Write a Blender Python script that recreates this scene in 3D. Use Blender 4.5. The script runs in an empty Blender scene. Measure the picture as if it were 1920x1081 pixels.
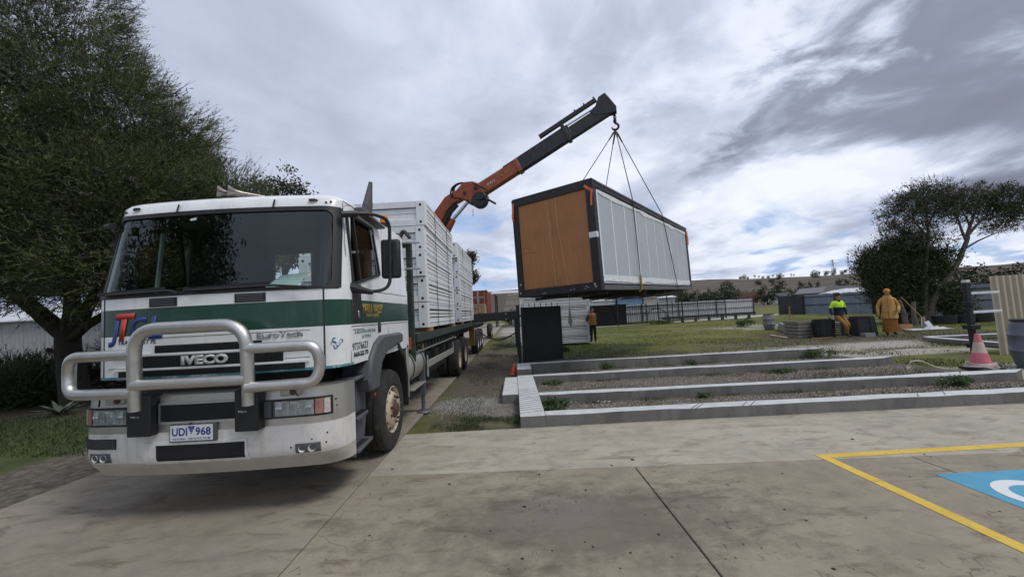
import bpy, bmesh, math, random
import numpy as np
from mathutils import Vector, Matrix
random.seed(7); rng = np.random.default_rng(7)
C = bpy.context.scene.collection
SC = bpy.context.scene
rad = math.radians
# ------------------------------------------------------------------ camera
P, R, H, FPX = rad(3.6), rad(3.05), 1.70, 740.0
fw = Vector((0, math.cos(P), math.sin(P))); r0 = Vector((1, 0, 0)); u0 = Vector((0, -math.sin(P), math.cos(P)))
rt = math.cos(R)*r0 - math.sin(R)*u0; up = math.sin(R)*r0 + math.cos(R)*u0
cam = bpy.data.cameras.new('camera'); camo = bpy.data.objects.new('camera', cam); C.objects.link(camo)
cam.sensor_width = 36; cam.lens = 36*FPX/1920; cam.clip_start = .05; cam.clip_end = 5000
M = Matrix((rt, up, -fw)).transposed().to_4x4(); M.translation = Vector((0, 0, H)); camo.matrix_world = M
SC.camera = camo
# ------------------------------------------------------------------ world: sky with a layered cloud deck
SUN_EL, SUN_AZ = rad(56), rad(118)          # azimuth clockwise from +Y
w = bpy.data.worlds.new('World'); SC.world = w; w.use_nodes = True
nt = w.node_tree; nt.nodes.clear()
def N(t, **k):
    n = nt.nodes.new(t)
    for a, b in k.items(): setattr(n, a, b)
    return n
def L(a, b): nt.links.new(a, b)
def MA(op, a, b=None, c=None, clamp=False):
    n = N('ShaderNodeMath', operation=op, use_clamp=clamp)
    for i, x in enumerate((a, b, c)):
        if x is None: continue
        if isinstance(x, (int, float)): n.inputs[i].default_value = x
        else: L(x, n.inputs[i])
    return n.outputs[0]
def SS(v, a, b):
    n = N('ShaderNodeMapRange', interpolation_type='SMOOTHSTEP'); L(v, n.inputs[0])
    n.inputs[1].default_value = a; n.inputs[2].default_value = b; return n.outputs[0]
def NOI(vec, sc, det=6, rough=.55, dist=0.):
    n = N('ShaderNodeTexNoise'); L(vec, n.inputs['Vector']); n.inputs['Scale'].default_value = sc
    n.inputs['Detail'].default_value = det; n.inputs['Roughness'].default_value = rough; n.inputs['Distortion'].default_value = dist
    return n.outputs['Fac']
def MIX(f, a, b):
    n = N('ShaderNodeMix', data_type='RGBA'); L(f, n.inputs[0]) if not isinstance(f, float) else None
    for i, x in ((6, a), (7, b)):
        if isinstance(x, tuple): n.inputs[i].default_value = (*x, 1)
        else: L(x, n.inputs[i])
    return n.outputs[2]
sky = N('ShaderNodeTexSky', sky_type='NISHITA'); sky.sun_disc = False
sky.sun_elevation = SUN_EL; sky.sun_rotation = SUN_AZ; sky.air_density = 1.2; sky.dust_density = .6
tc = N('ShaderNodeTexCoord'); sx = N('ShaderNodeSeparateXYZ'); L(tc.outputs['Generated'], sx.inputs[0])
dz = MA('MAXIMUM', sx.outputs[2], 0.0); kz = MA('ADD', dz, .20)
uu = MA('DIVIDE', sx.outputs[0], kz); vv = MA('DIVIDE', sx.outputs[1], kz)
cx = N('ShaderNodeCombineXYZ'); L(uu, cx.inputs[0]); L(vv, cx.inputs[1])
mp = N('ShaderNodeMapping'); L(cx.outputs[0], mp.inputs[0]); mp.inputs['Rotation'].default_value = (0, 0, rad(14)); mp.inputs['Scale'].default_value = (1.25, 1.12, 1)
mp.inputs['Location'].default_value = (.35, .9, 0)
n1 = NOI(mp.outputs[0], .95, 6, .5, .35)
n2 = NOI(mp.outputs[0], 2.3, 6, .54, .5)
n4 = NOI(cx.outputs[0], 5.2, 7, .6, .6)
# the dark rain bank to the right
ub = MA('ADD', uu, MA('ADD', MA('MULTIPLY', MA('SUBTRACT', n2, .5), 1.5), MA('MULTIPLY', MA('SUBTRACT', n4, .5), .7))); vb = MA('ADD', vv, MA('MULTIPLY', MA('SUBTRACT', n1, .5), 2.2))
bank = MA('MULTIPLY', SS(ub, .74, 1.06), SS(vb, 1.85, 1.42))
bank = MA('MULTIPLY', bank, MA('SUBTRACT', 1.0, MA('MULTIPLY', SS(n2, .50, .72), .45)))
sh = MA('ADD', MA('MULTIPLY', SS(n1, .36, .62), .50), MA('ADD', MA('MULTIPLY', SS(n2, .36, .66), .34), MA('MULTIPLY', SS(n4, .34, .66), .16)))
rightness = SS(uu, -.58, .66)
lum = MA('MULTIPLY', sh, MA('ADD', .20, MA('MULTIPLY', rightness, .42)))
lum = MA('ADD', lum, MA('SUBTRACT', .47, MA('MULTIPLY', rightness, .01)))
lum = MA('MULTIPLY', lum, MA('SUBTRACT', 1.0, MA('MULTIPLY', bank, .73)), None, True)
cr = N('ShaderNodeValToRGB'); L(lum, cr.inputs[0])
e = cr.color_ramp.elements
e[0].position = 0.; e[0].color = (1.35, 1.48, 1.95, 1)
e[1].position = 1.; e[1].color = (8.2, 8.65, 9.8, 1)
q = e.new(.3); q.color = (2.75, 3.05, 3.95, 1)
q = e.new(.6); q.color = (5.1, 5.6, 7.0, 1)
q = e.new(.8); q.color = (7.3, 7.75, 8.9, 1)
# blue gaps low over the horizon
gap = MA('MULTIPLY', SS(NOI(mp.outputs[0], 1.25, 5,   .5, .6), .535, .62), SS(vv, 1.75, 2.5))
blue = MIX(MA('MULTIPLY', SS(n2, .3, .6), .45), (1.9, 3.6, 7.6), (6.2, 7.2, 8.8))
bl = N('ShaderNodeMix', data_type='RGBA'); bl.inputs[0].default_value = .75; L(sky.outputs[0], bl.inputs[6]); L(blue, bl.inputs[7])
skyc = MIX(gap, cr.outputs[0], bl.outputs[2])
grd = MIX(SS(sx.outputs[2], -.02, .0), (1.2, 1.15, 1.0), skyc)
bg = N('ShaderNodeBackground'); bg.inputs[1].default_value = .1; L(grd, bg.inputs[0])
wo = N('ShaderNodeOutputWorld'); L(bg.outputs[0], wo.inputs[0])
# ------------------------------------------------------------------ sun behind cloud
sl = bpy.data.lights.new('sun', 'SUN'); sl.energy = 1.5; sl.angle = rad(18); sl.color = (1, .965, .91)
so = bpy.data.objects.new('sun', sl); C.objects.link(so)
sd = Vector((math.sin(SUN_AZ)*math.cos(SUN_EL), math.cos(SUN_AZ)*math.cos(SUN_EL), math.sin(SUN_EL)))
so.rotation_euler = sd.to_track_quat('Z', 'Y').to_euler(); so.location = sd*50
SC.view_settings.view_transform = 'Standard'; SC.view_settings.look = 'None'; SC.view_settings.exposure = 0.16; SC.view_settings.gamma = 1
SC.view_settings.use_curve_mapping = False
SC.cycles.max_bounces = 6; SC.cycles.transparent_max_bounces = 12; SC.cycles.use_denoising = True

# ------------------------------------------------------------------ materials
MT = {}
def mat(name, col, rough=.6, metal=0., var=.18, streak=None, scale=6., dirt=None, dscale=2.5, damt=.5, bump=0., bscale=80., spec=.5, coat=0., stretch=None, island=0.):
    if name in MT: return MT[name]
    m = bpy.data.materials.new(name); m.use_nodes = True; t = m.node_tree; b = t.nodes['Principled BSDF']
    b.inputs['Roughness'].default_value = rough; b.inputs['Metallic'].default_value = metal
    b.inputs['Specular IOR Level'].default_value = spec
    if coat: b.inputs['Coat Weight'].default_value = coat; b.inputs['Coat Roughness'].default_value = .15
    tcn = t.nodes.new('ShaderNodeTexCoord'); vec = tcn.outputs['Object']
    if stretch:
        mpn = t.nodes.new('ShaderNodeMapping'); t.links.new(vec, mpn.inputs[0]); mpn.inputs['Scale'].default_value = stretch; vec = mpn.outputs[0]
    def noise(s, d=5, r=.6):
        n = t.nodes.new('ShaderNodeTexNoise'); n.inputs['Scale'].default_value = s; n.inputs['Detail'].default_value = d; n.inputs['Roughness'].default_value = r
        t.links.new(vec, n.inputs['Vector']); return n.outputs['Fac']
    def mix(f, a, c2, bt='MIX'):
        x = t.nodes.new('ShaderNodeMix'); x.data_type = 'RGBA'; x.blend_type = bt
        if isinstance(f, float): x.inputs[0].default_value = f
        else: t.links.new(f, x.inputs[0])
        for i, y in ((6, a), (7, c2)):
            if isinstance(y, tuple): x.inputs[i].default_value = (*y[:3], 1)
            else: t.links.new(y, x.inputs[i])
        return x.outputs[2]
    lo = tuple(c*(1-var) for c in col); hi = tuple(min(1, c*(1+var)) for c in col)
    rm = t.nodes.new('ShaderNodeMapRange'); t.links.new(noise(scale), rm.inputs[0]); rm.inputs[1].default_value = .3; rm.inputs[2].default_value = .7
    c = mix(rm.outputs[0], lo, hi)
    if island:
        g = t.nodes.new('ShaderNodeNewGeometry'); i2 = t.nodes.new('ShaderNodeMapRange'); t.links.new(g.outputs['Random Per Island'], i2.inputs[0])
        i2.inputs[3].default_value = 1-island; i2.inputs[4].default_value = 1+island
        hs = t.nodes.new('ShaderNodeHueSaturation'); t.links.new(i2.outputs[0], hs.inputs['Value']); t.links.new(c, hs.inputs['Color']); c = hs.outputs[0]
    if dirt:
        r2 = t.nodes.new('ShaderNodeMapRange'); t.links.new(noise(dscale, 8, .68), r2.inputs[0]); r2.inputs[1].default_value = .5; r2.inputs[2].default_value = .72; r2.inputs[4].default_value = damt
        c = mix(r2.outputs[0], c, dirt)
    if streak:      # rain-run grime and stone chips
        m3 = t.nodes.new('ShaderNodeMapping'); t.links.new(tcn.outputs['Object'], m3.inputs[0]); m3.inputs['Scale'].default_value = (16, 16, .9)
        n3_ = t.nodes.new('ShaderNodeTexNoise'); n3_.inputs['Scale'].default_value = 1.; n3_.inputs['Detail'].default_value = 6; t.links.new(m3.outputs[0], n3_.inputs['Vector'])
        r3 = t.nodes.new('ShaderNodeMapRange'); t.links.new(n3_.outputs['Fac'], r3.inputs[0]); r3.inputs[1].default_value = .54; r3.inputs[2].default_value = .74; r3.inputs[4].default_value = streak; c = mix(r3.outputs[0], c, dirt)
        r4 = t.nodes.new('ShaderNodeMapRange'); t.links.new(noise(70, 3, .6), r4.inputs[0]); r4.inputs[1].default_value = .70; r4.inputs[2].default_value = .735; r4.inputs[4].default_value = .7; c = mix(r4.outputs[0], c, tuple(x*.3 for x in dirt))
    t.links.new(c, b.inputs['Base Color'])
    if bump:
        bn = t.nodes.new('ShaderNodeBump'); bn.inputs['Strength'].default_value = bump; bn.inputs['Distance'].default_value = .02
        t.links.new(noise(bscale, 4, .6), bn.inputs['Height']); t.links.new(bn.outputs[0], b.inputs['Normal'])
    MT[name] = m; return m
def glass(name, tint, gl=1.0, rough=.02):
    m = bpy.data.materials.new(name); m.use_nodes = True; t = m.node_tree; t.nodes.clear()
    o = t.nodes.new('ShaderNodeOutputMaterial'); tr = t.nodes.new('ShaderNodeBsdfTransparent'); g = t.nodes.new('ShaderNodeBsdfGlossy'); mx = t.nodes.new('ShaderNodeMixShader'); fr = t.nodes.new('ShaderNodeFresnel')
    tr.inputs[0].default_value = (*tint, 1); g.inputs['Roughness'].default_value = rough; gb = t.nodes.new('ShaderNodeNewGeometry'); mr = t.nodes.new('ShaderNodeMapRange'); t.links.new(gb.outputs['Backfacing'], mr.inputs[0]); mr.inputs[3].default_value = 1.72; mr.inputs[4].default_value = 1/1.72; t.links.new(mr.outputs[0], fr.inputs[0])
    g.inputs[0].default_value = (gl*.90, gl*.98, gl, 1)
    t.links.new(fr.outputs[0], mx.inputs[0]); t.links.new(tr.outputs[0], mx.inputs[1]); t.links.new(g.outputs[0], mx.inputs[2]); t.links.new(mx.outputs[0], o.inputs[0])
    MT[name] = m; return m

# ------------------------------------------------------------------ mesh helpers
FRAME = {}
def frame(o): return FRAME.get(o.name, Matrix.Identity(4))
class MB:
    def __init__(s): s.v = []; s.f = []; s.m = []
    def add(s, vs, fs, mi=0):
        k = len(s.v); s.v += [tuple(p) for p in vs]
        for f in fs: s.f.append(tuple(i+k for i in f)); s.m.append(mi)
        return s
    def box(s, x0, x1, y0, y1, z0, z1, mi=0):
        return s.add([(x, y, z) for x in (x0, x1) for y in (y0, y1) for z in (z0, z1)], [(0, 1, 3, 2), (4, 6, 7, 5), (0, 4, 5, 1), (2, 3, 7, 6), (0, 2, 6, 4), (1, 5, 7, 3)], mi)
    def bar(s, p, q, w, h, mi=0, upv=(0, 0, 1), w2=None, h2=None):
        p = Vector(p); q = Vector(q); d = (q-p).normalized(); upv = Vector(upv)
        if abs(d.dot(upv)) > .98: upv = Vector((1, 0, 0))
        a = d.cross(upv).normalized(); b = a.cross(d)
        vs = []
        for c, ww, hh in ((p, w, h), (q, w2 or w, h2 or h)):
            for sa, sb in ((-1, -1), (1, -1), (1, 1), (-1, 1)): vs.append(c+a*sa*ww/2+b*sb*hh/2)
        return s.add(vs, [(0, 1, 2, 3), (7, 6, 5, 4), (0, 4, 5, 1), (1, 5, 6, 2), (2, 6, 7, 3), (3, 7, 4, 0)], mi)
    def tube(s, pts, r, n=10, mi=0, cap=True, closed=False):
        pts = [Vector(p) for p in pts]; k = len(pts); rs = r if isinstance(r, (list, tuple)) else [r]*k
        vs = []; prev = None
        for i, p in enumerate(pts):
            d = (pts[(i+1) % k]-pts[i-1]) if (closed or 0 < i < k-1) else (pts[1]-pts[0] if i == 0 else pts[-1]-pts[-2])
            d.normalize()
            if prev is None:
                a = d.cross(Vector((0, 0, 1)))
                if a.length < .1: a = d.cross(Vector((1, 0, 0)))
            else: a = prev-d*prev.dot(d)
            a.normalize(); prev = a; b = d.cross(a)
            vs += [p+(a*math.cos(2*math.pi*j/n)+b*math.sin(2*math.pi*j/n))*rs[i] for j in range(n)]
        fs = [(i*n+j, i*n+(j+1) % n, ((i+1) % k)*n+(j+1) % n, ((i+1) % k)*n+j) for i in range(k if closed else k-1) for j in range(n)]
        if cap and not closed: fs += [tuple(range(n-1, -1, -1)), tuple(range((k-1)*n, k*n))]
        return s.add(vs, fs, mi)
    def cyl(s, p, q, r, r2=None, n=16, mi=0): return s.tube([p, q], [r, r if r2 is None else r2], n, mi)
    def lathe(s, prof, o, ax, n=32, mi=0, a0=0., a1=2*math.pi):
        o = Vector(o); ax = Vector(ax).normalized(); a = ax.cross(Vector((0, 0, 1)))
        if a.length < .1: a = Vector((1, 0, 0))
        a.normalize(); b = ax.cross(a); full = abs(a1-a0-2*math.pi) < 1e-6; k = n if full else n+1
        vs = [o+ax*t+(a*math.cos(a0+(a1-a0)*j/n)+b*math.sin(a0+(a1-a0)*j/n))*r for (r, t) in prof for j in range(k)]
        fs = [(i*k+j, i*k+(j+1) % k, (i+1)*k+(j+1) % k, (i+1)*k+j) for i in range(len(prof)-1) for j in range(n)]
        return s.add(vs, fs, mi)
    def prism(s, poly, to3, a0, a1, mi=0):
        n = len(poly); vs = [to3(p[0], p[1], a0) for p in poly]+[to3(p[0], p[1], a1) for p in poly]
        return s.add(vs, [tuple(range(n-1, -1, -1)), tuple(range(n, 2*n))]+[(i, (i+1) % n, n+(i+1) % n, n+i) for i in range(n)], mi)
    def grid(s, fn, nu, nv, mi=0):
        vs = [fn(i/nu, j/nv) for i in range(nu+1) for j in range(nv+1)]
        return s.add(vs, [(i*(nv+1)+j, (i+1)*(nv+1)+j, (i+1)*(nv+1)+j+1, i*(nv+1)+j+1) for i in range(nu) for j in range(nv)], mi)
    def build(s, name, mats, parent=None, smooth=35, bevel=0., world=True, fix=True):
        me = bpy.data.meshes.new(name); mats = mats if isinstance(mats, (list, tuple)) else [mats]
        vs = s.v
        if parent is not None and world:
            iv = frame(parent).inverted(); vs = [tuple(iv @ Vector(p)) for p in vs]
        me.from_pydata(vs, [], s.f)
        for m_ in mats: me.materials.append(m_)
        if len(mats) > 1: me.polygons.foreach_set('material_index', s.m)
        if fix:
            bm = bmesh.new(); bm.from_mesh(me); bmesh.ops.recalc_face_normals(bm, faces=bm.faces); bm.to_mesh(me); bm.free()
        if smooth:
            me.polygons.foreach_set('use_smooth', [True]*len(me.polygons)); me.set_sharp_from_angle(angle=rad(smooth))
        o = bpy.data.objects.new(name, me); C.objects.link(o)
        if parent is not None:
            o.parent = parent; FRAME[o.name] = frame(parent)
        if bevel:
            bv = o.modifiers.new('bevel', 'BEVEL'); bv.width = bevel; bv.segments = 2; bv.limit_method = 'ANGLE'; bv.angle_limit = rad(40)
        return o
def tag(o, label=None, cat=None, group=None, kind=None):
    if label: o['label'] = label
    if cat: o['category'] = cat
    if group: o['group'] = group
    if kind: o['kind'] = kind
    return o
def thing(name, label, cat, loc=(0, 0, 0), group=None, rot=None):
    o = bpy.data.objects.new(name, None); C.objects.link(o); o.empty_display_size = .2
    m = Matrix.Translation(loc) @ (rot.to_4x4() if rot else Matrix.Identity(4)); o.matrix_world = m; FRAME[o.name] = m
    return tag(o, label, cat, group)
def dup(root, loc=None, rotz=None, label=None, group=None, scale=None):
    def rec(o, par):
        c = o.copy(); C.objects.link(c); c.parent = par
        for ch in [x for x in ALLCH(o)]: rec(ch, c)
        return c
    c = rec(root, None)
    if loc is not None: c.location = loc
    if rotz is not None: c.rotation_euler = (0, 0, rotz)
    if scale is not None: c.scale = (scale,)*3 if isinstance(scale, (int, float)) else scale
    if label: c['label'] = label
    if group: c['group'] = group
    return c
def ALLCH(o): return list(o.children)
def rawmesh(name, V, F, m, parent=None, smooth=False, kind=None):
    """numpy verts (world coordinates) and faces of equal size"""
    V = np.asarray(V, np.float32); F = np.asarray(F, np.int32)
    if parent is not None:
        iv = np.array(frame(parent).inverted(), dtype=np.float32); V = V @ iv[:3, :3].T+iv[:3, 3]
    me = bpy.data.meshes.new(name); me.vertices.add(len(V)); me.vertices.foreach_set('co', V.ravel())
    k = F.shape[1]; me.loops.add(F.size); me.loops.foreach_set('vertex_index', F.ravel())
    me.polygons.add(len(F)); me.polygons.foreach_set('loop_start', np.arange(0, F.size, k, dtype=np.int32))
    me.update(calc_edges=True); me.materials.append(m)
    o = bpy.data.objects.new(name, me); C.objects.link(o)
    if smooth: me.polygons.foreach_set('use_smooth', [True]*len(F))
    if parent is not None: o.parent = parent; FRAME[o.name] = frame(parent)
    if kind: o['kind'] = kind
    return o
def text(name, s, w, h, cen, xd, m, parent, ex=.004, shear=0., off=0., upv=(0, 0, 1), wrap=None):
    cu = bpy.data.curves.new(name, 'FONT'); cu.body = s; cu.size = 1; cu.shear = shear; cu.offset = off; cu.align_x = 'CENTER'; cu.resolution_u = 3
    to = bpy.data.objects.new('tmp', cu); C.objects.link(to)
    dg = bpy.context.evaluated_depsgraph_get(); me = bpy.data.meshes.new_from_object(to.evaluated_get(dg))
    bpy.data.objects.remove(to); n = len(me.vertices); co = np.empty(n*3, np.float32); me.vertices.foreach_get('co', co); co = co.reshape(-1, 3)
    a, b = co.min(0), co.max(0); co = (co-(a+b)/2)
    co[:, 0] *= w/max(1e-6, (b-a)[0]); co[:, 1] *= h/max(1e-6, (b-a)[1])
    xd = Vector(xd).normalized(); upv = Vector(upv).normalized(); nn = xd.cross(upv); cen = Vector(cen)
    bm = bmesh.new(); bm.from_mesh(me)
    for v, p in zip(bm.verts, co): v.co = cen+xd*float(p[0])+upv*float(p[1])
    if ex:
        g = bmesh.ops.extrude_face_region(bm, geom=bm.faces[:])
        for v in g['geom']:
            if isinstance(v, bmesh.types.BMVert): v.co += nn*ex
        bmesh.ops.recalc_face_normals(bm, faces=bm.faces)
    if wrap:
        for v in bm.verts: v.co.y = wrap(v.co.x, v.co.z)+(v.co-cen).dot(nn)*-1
    iv = frame(parent).inverted()
    for v in bm.verts: v.co = iv @ v.co
    bm.to_mesh(me); bm.free(); me.name = name; me.materials.clear(); me.materials.append(m)
    o = bpy.data.objects.new(name, me); C.objects.link(o); o.parent = parent; FRAME[o.name] = frame(parent)
    return o
def arc(p, c, q, n=6):
    """quarter bend from p to q round corner c"""
    p, c, q = Vector(p), Vector(c), Vector(q)
    return [p*(1-t)**2+c*2*t*(1-t)+q*t*t for t in [i/n for i in range(n+1)]]
def bend(pts, r, n=6):
    pts = [Vector(p) for p in pts]; out = [pts[0]]
    for i in range(1, len(pts)-1):
        a = (pts[i-1]-pts[i]); b = (pts[i+1]-pts[i]); rr = min(r, a.length*.49, b.length*.49)
        out += arc(pts[i]+a.normalized()*rr, pts[i], pts[i]+b.normalized()*rr, n)
    return out+[pts[-1]]

# palette
WHITE = mat('white_truck_paint', (.83, .85, .86), .32, var=.04, scale=2, dirt=(.42, .40, .35), dscale=3.2, damt=.25, coat=.3, streak=.22)
GREEN = mat('dark_green_paint', (.010, .058, .036), .3, var=.1, scale=2, coat=.3, dirt=(.10, .13, .11), dscale=4, damt=.3, streak=.22)
TEAL = mat('worn_teal_paint', (.05, .22, .26), .5, var=.4, scale=30, dirt=(.7, .72, .72), dscale=9, damt=.9)
BLACK = mat('black_plastic', (.018, .018, .02), .5, var=.25)
RUBBER = mat('tyre_rubber', (.022, .021, .02), .85, var=.25, scale=10, dirt=(.10, .09, .075), dscale=5, damt=.4, bump=.2)
GREYP = mat('grey_moulded_plastic', (.085, .088, .098), .55, var=.12, scale=5, dirt=(.16, .15, .13), dscale=4, damt=.4)
ALU = mat('polished_aluminium', (.64, .63, .605), .46, 1.0, var=.06, scale=9, dirt=(.30, .28, .25), dscale=6, damt=.35)
ALUD = mat('dull_aluminium', (.50, .49, .45), .5, .7, var=.12, scale=5, dirt=(.25, .23, .19), dscale=5, damt=.5)
CHROME = mat('chrome', (.75, .76, .78), .12, 1.0, var=.03)
BUMPW = mat('bumper_white', (.70, .69, .665), .45, var=.06, scale=3, dirt=(.36, .33, .27), dscale=4, damt=.5, streak=.4)
DIRTYW = mat('dirty_lower_bumper', (.48, .455, .40), .55, var=.1, scale=5, dirt=(.22, .19, .15), dscale=4, damt=.5)
DARKSTEEL = mat('dark_chassis_steel', (.028, .028, .027), .7, var=.4, scale=6, dirt=(.10, .08, .06), dscale=5, damt=.5)
DGREENST = mat('green_deck_steel', (.017, .037, .027), .6, var=.25, scale=5, dirt=(.11, .08, .05), dscale=6, damt=.5)
BEIGE = mat('cream_wheel_paint', (.50, .42, .30), .55, var=.12, scale=12, dirt=(.16, .10, .06), dscale=9, damt=.6)
RUST = mat('rusty_steel', (.085, .045, .034), .75, var=.4, scale=30)
ORANGEC = mat('orange_crane_paint', (.36, .085, .03), .45, var=.15, scale=4, dirt=(.09, .04, .03), dscale=5, damt=.55)
BLACKC = mat('black_crane_paint', (.020, .020, .022), .45, var=.25, scale=5, dirt=(.08, .075, .07), dscale=7, damt=.4)
PACKW = mat('pack_white_steel', (.74, .765, .79), .42, var=.05, scale=3, dirt=(.42, .42, .41), dscale=5, damt=.25, streak=.2)
PACKP = mat('pack_panel', (.76, .775, .77), .5, var=.07, scale=3, dirt=(.50, .49, .45), dscale=4, damt=.3, streak=.18)
AMBER = mat('amber_lens', (.62, .21, .012), .25, var=.1)
LENS = glass('clear_lens', (.85, .87, .88))
WSGLASS = glass('windscreen_glass', (.70, .80, .77), .85)
SIDEGLASS = glass('side_glass', (.40, .44, .43), .5)
INTER = mat('cab_trim', (.075, .08, .083), .8)
PAPER = mat('paper', (.62, .72, .70), .8)
TIMBER = mat('timber', (.30, .17, .08), .75, var=.3, scale=5, stretch=(8, 1, 8))
BLUETXT = mat('blue_lettering', (.018, .045, .21), .45)
REDTXT = mat('red_lettering', (.50, .045, .028), .45)
DARKTXT = mat('black_lettering', (.02, .02, .025), .5)
GOLDTXT = mat('gold_lettering', (.55, .38, .05), .5)
GREENTXT = mat('green_lettering', (.05, .16, .12), .5)
STEEL = mat('galvanised_steel', (.42, .44, .46), .45, .8, var=.12, scale=8)
# ================================================================== SETTING
def nodes(m):
    t = m.node_tree; b = t.nodes['Principled BSDF']
    def n(ty, **k):
        x = t.nodes.new(ty)
        for a, c in k.items(): setattr(x, a, c)
        return x
    return t, b, n
class MG:
    """little node-graph writer for ground materials (Object coordinates = metres in the place)"""
    def __init__(s, name, rough=.9):
        s.m = bpy.data.materials.new(name); s.m.use_nodes = True; s.t = s.m.node_tree; s.b = s.t.nodes['Principled BSDF']
        s.b.inputs['Roughness'].default_value = rough; s.b.inputs['Specular IOR Level'].default_value = .3
        s.tc = s.t.nodes.new('ShaderNodeTexCoord'); s.co = s.tc.outputs['Object']
        sp = s.t.nodes.new('ShaderNodeSeparateXYZ'); s.t.links.new(s.co, sp.inputs[0]); s.x, s.y, s.z = sp.outputs
    def lk(s, a, b): s.t.links.new(a, b)
    def noise(s, sc, det=6, r=.6, dist=0., vec=None, stretch=None):
        n = s.t.nodes.new('ShaderNodeTexNoise'); v = vec or s.co
        if stretch:
            p = s.t.nodes.new('ShaderNodeMapping'); s.lk(v, p.inputs[0]); p.inputs['Scale'].default_value = stretch[:3]
            if len(stretch) > 3: p.inputs['Rotation'].default_value = (0, 0, stretch[3])
            v = p.outputs[0]
        s.lk(v, n.inputs['Vector']); n.inputs['Scale'].default_value = sc; n.inputs['Detail'].default_value = det; n.inputs['Roughness'].default_value = r; n.inputs['Distortion'].default_value = dist
        return n.outputs['Fac']
    def ma(s, op, a, b=0.):
        n = s.t.nodes.new('ShaderNodeMath'); n.operation = op
        for i, x in enumerate((a, b)):
            if isinstance(x, (int, float)): n.inputs[i].default_value = x
            else: s.lk(x, n.inputs[i])
        return n.outputs[0]
    def ss(s, v, a, b, o=1.):
        n = s.t.nodes.new('ShaderNodeMapRange'); n.interpolation_type = 'SMOOTHSTEP'; s.lk(v, n.inputs[0]); n.inputs[1].default_value = a; n.inputs[2].default_value = b; n.inputs[4].default_value = o
        return n.outputs[0]
    def mix(s, f, a, b):
        n = s.t.nodes.new('ShaderNodeMix'); n.data_type = 'RGBA'
        if isinstance(f, float): n.inputs[0].default_value = f
        else: s.lk(f, n.inputs[0])
        for i, x in ((6, a), (7, b)):
            if isinstance(x, tuple): n.inputs[i].default_value = (*x, 1)
            else: s.lk(x, n.inputs[i])
        return n.outputs[2]
    def blob(s, x, y, rx, ry, soft=.6, wob=None, amt=.5):
        dx = s.ma('DIVIDE', s.ma('SUBTRACT', s.x, x), rx); dy = s.ma('DIVIDE', s.ma('SUBTRACT', s.y, y), ry)
        d = s.ma('SQRT', s.ma('ADD', s.ma('MULTIPLY', dx, dx), s.ma('MULTIPLY', dy, dy)))
        if wob is not None: d = s.ma('ADD', d, s.ma('MULTIPLY', s.ma('SUBTRACT', wob, .5), amt*2))
        return s.ss(d, 1+soft/2, 1-soft/2)
    def done(s, c, bump=None, st=.3, dist=.02):
        s.lk(c, s.b.inputs['Base Color'])
        if bump is not None:
            n = s.t.nodes.new('ShaderNodeBump'); n.inputs['Strength'].default_value = st; n.inputs['Distance'].default_value = dist; s.lk(bump, n.inputs['Height']); s.lk(n.outputs[0], s.b.inputs['Normal'])
        return s.m
# ---- open ground: grass, bare dirt, pale sandy patches
g = MG('field_ground')
big = g.noise(.22, 6, .6); med = g.noise(1.1, 7, .65); fine = g.noise(9, 6, .7); pat = g.noise(.5, 6, .62, .4)
grass = g.mix(g.ss(med, .32, .68), (.060, .076, .016), (.135, .138, .022))
grass = g.mix(g.ss(big, .48, .62, .75), grass, (.165, .155, .028))
dirt = g.mix(g.ss(fine, .3, .7), (.070, .058, .045), (.135, .115, .09))
# bare ground: behind the gate, beside the drive, at the footings
bare = g.blob(2.5, 12.6, 8.5, 2.6, .9, pat, .7)
bare = g.ma('MAXIMUM', bare, g.blob(-.6, 13, 1.3, 9, .8, pat, .6))
bare = g.ma('MAXIMUM', bare, g.ss(pat, .55, .68, .65)); bare = g.ma('MAXIMUM', bare, g.blob(14, 15.6, 6.5, 2.2, .9, med, 1.0))
c = g.mix(g.ma('MULTIPLY', bare, .92), grass, dirt)
c = g.mix(g.blob(13.2, 19.2, 1.9, 1.4, .9, med, .8), c, (.085, .042, .028))
sand = g.ma('MAXIMUM', g.blob(11.2, 13.5, 4.4, .95, .8, pat, 1.3), g.blob(11.6, 11.6, 3.2, .55, .8, med, 1.4))
sand = g.ma('MAXIMUM', sand, g.blob(11.5, 8.0, 2.6, 1.0, .9, med, .9)); sand = g.ma('MAXIMUM', sand, g.blob(17, 26, 4.5, 2.0, .9, pat, 1.5))
c = g.mix(g.ma('MULTIPLY', sand, .9), c, (.36, .335, .285))
c = g.mix(g.ma('MULTIPLY', g.blob(-.1, 40, 1.3, 16, .6, med, .7), .9), c, (.30, .275, .235))      # worn gravel track
grv = g.ma('MAXIMUM', g.blob(-1.0, 7.9, .75, .55, .7, med, .9), g.blob(-.35, 7.1, .5, .28, .7, med, .9))
c = g.mix(g.ma('MULTIPLY', grv, .6), c, g.mix(g.ss(g.noise(60, 3), .3, .7), (.13, .125, .12), (.30, .29, .28)))
far = g.ss(g.y, 60, 150)
hillc = g.mix(g.ss(g.noise(.02, 6, .6, 0, None, (1, 3, 1)), .3, .7), (.075, .058, .043), (.108, .086, .062))
hillc = g.mix(g.ss(g.noise(.05, 5, .7, .3, None, (.4, 1.8, 1)), .42, .60, .8), hillc, (.048, .042, .028))
hillc = g.mix(g.ss(g.noise(.012, 3, .5, 0, None, (.35, 3.2, 1, .12)), .52, .56, .5), hillc, (.155, .125, .088))
hillc = g.mix(g.ss(g.noise(.008, 4, .5), .5, .6, .4), hillc, (.075, .068, .040))
c = g.mix(far, c, hillc)
shade_side = g.ss(g.x, -5.5, -6.5)
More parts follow.
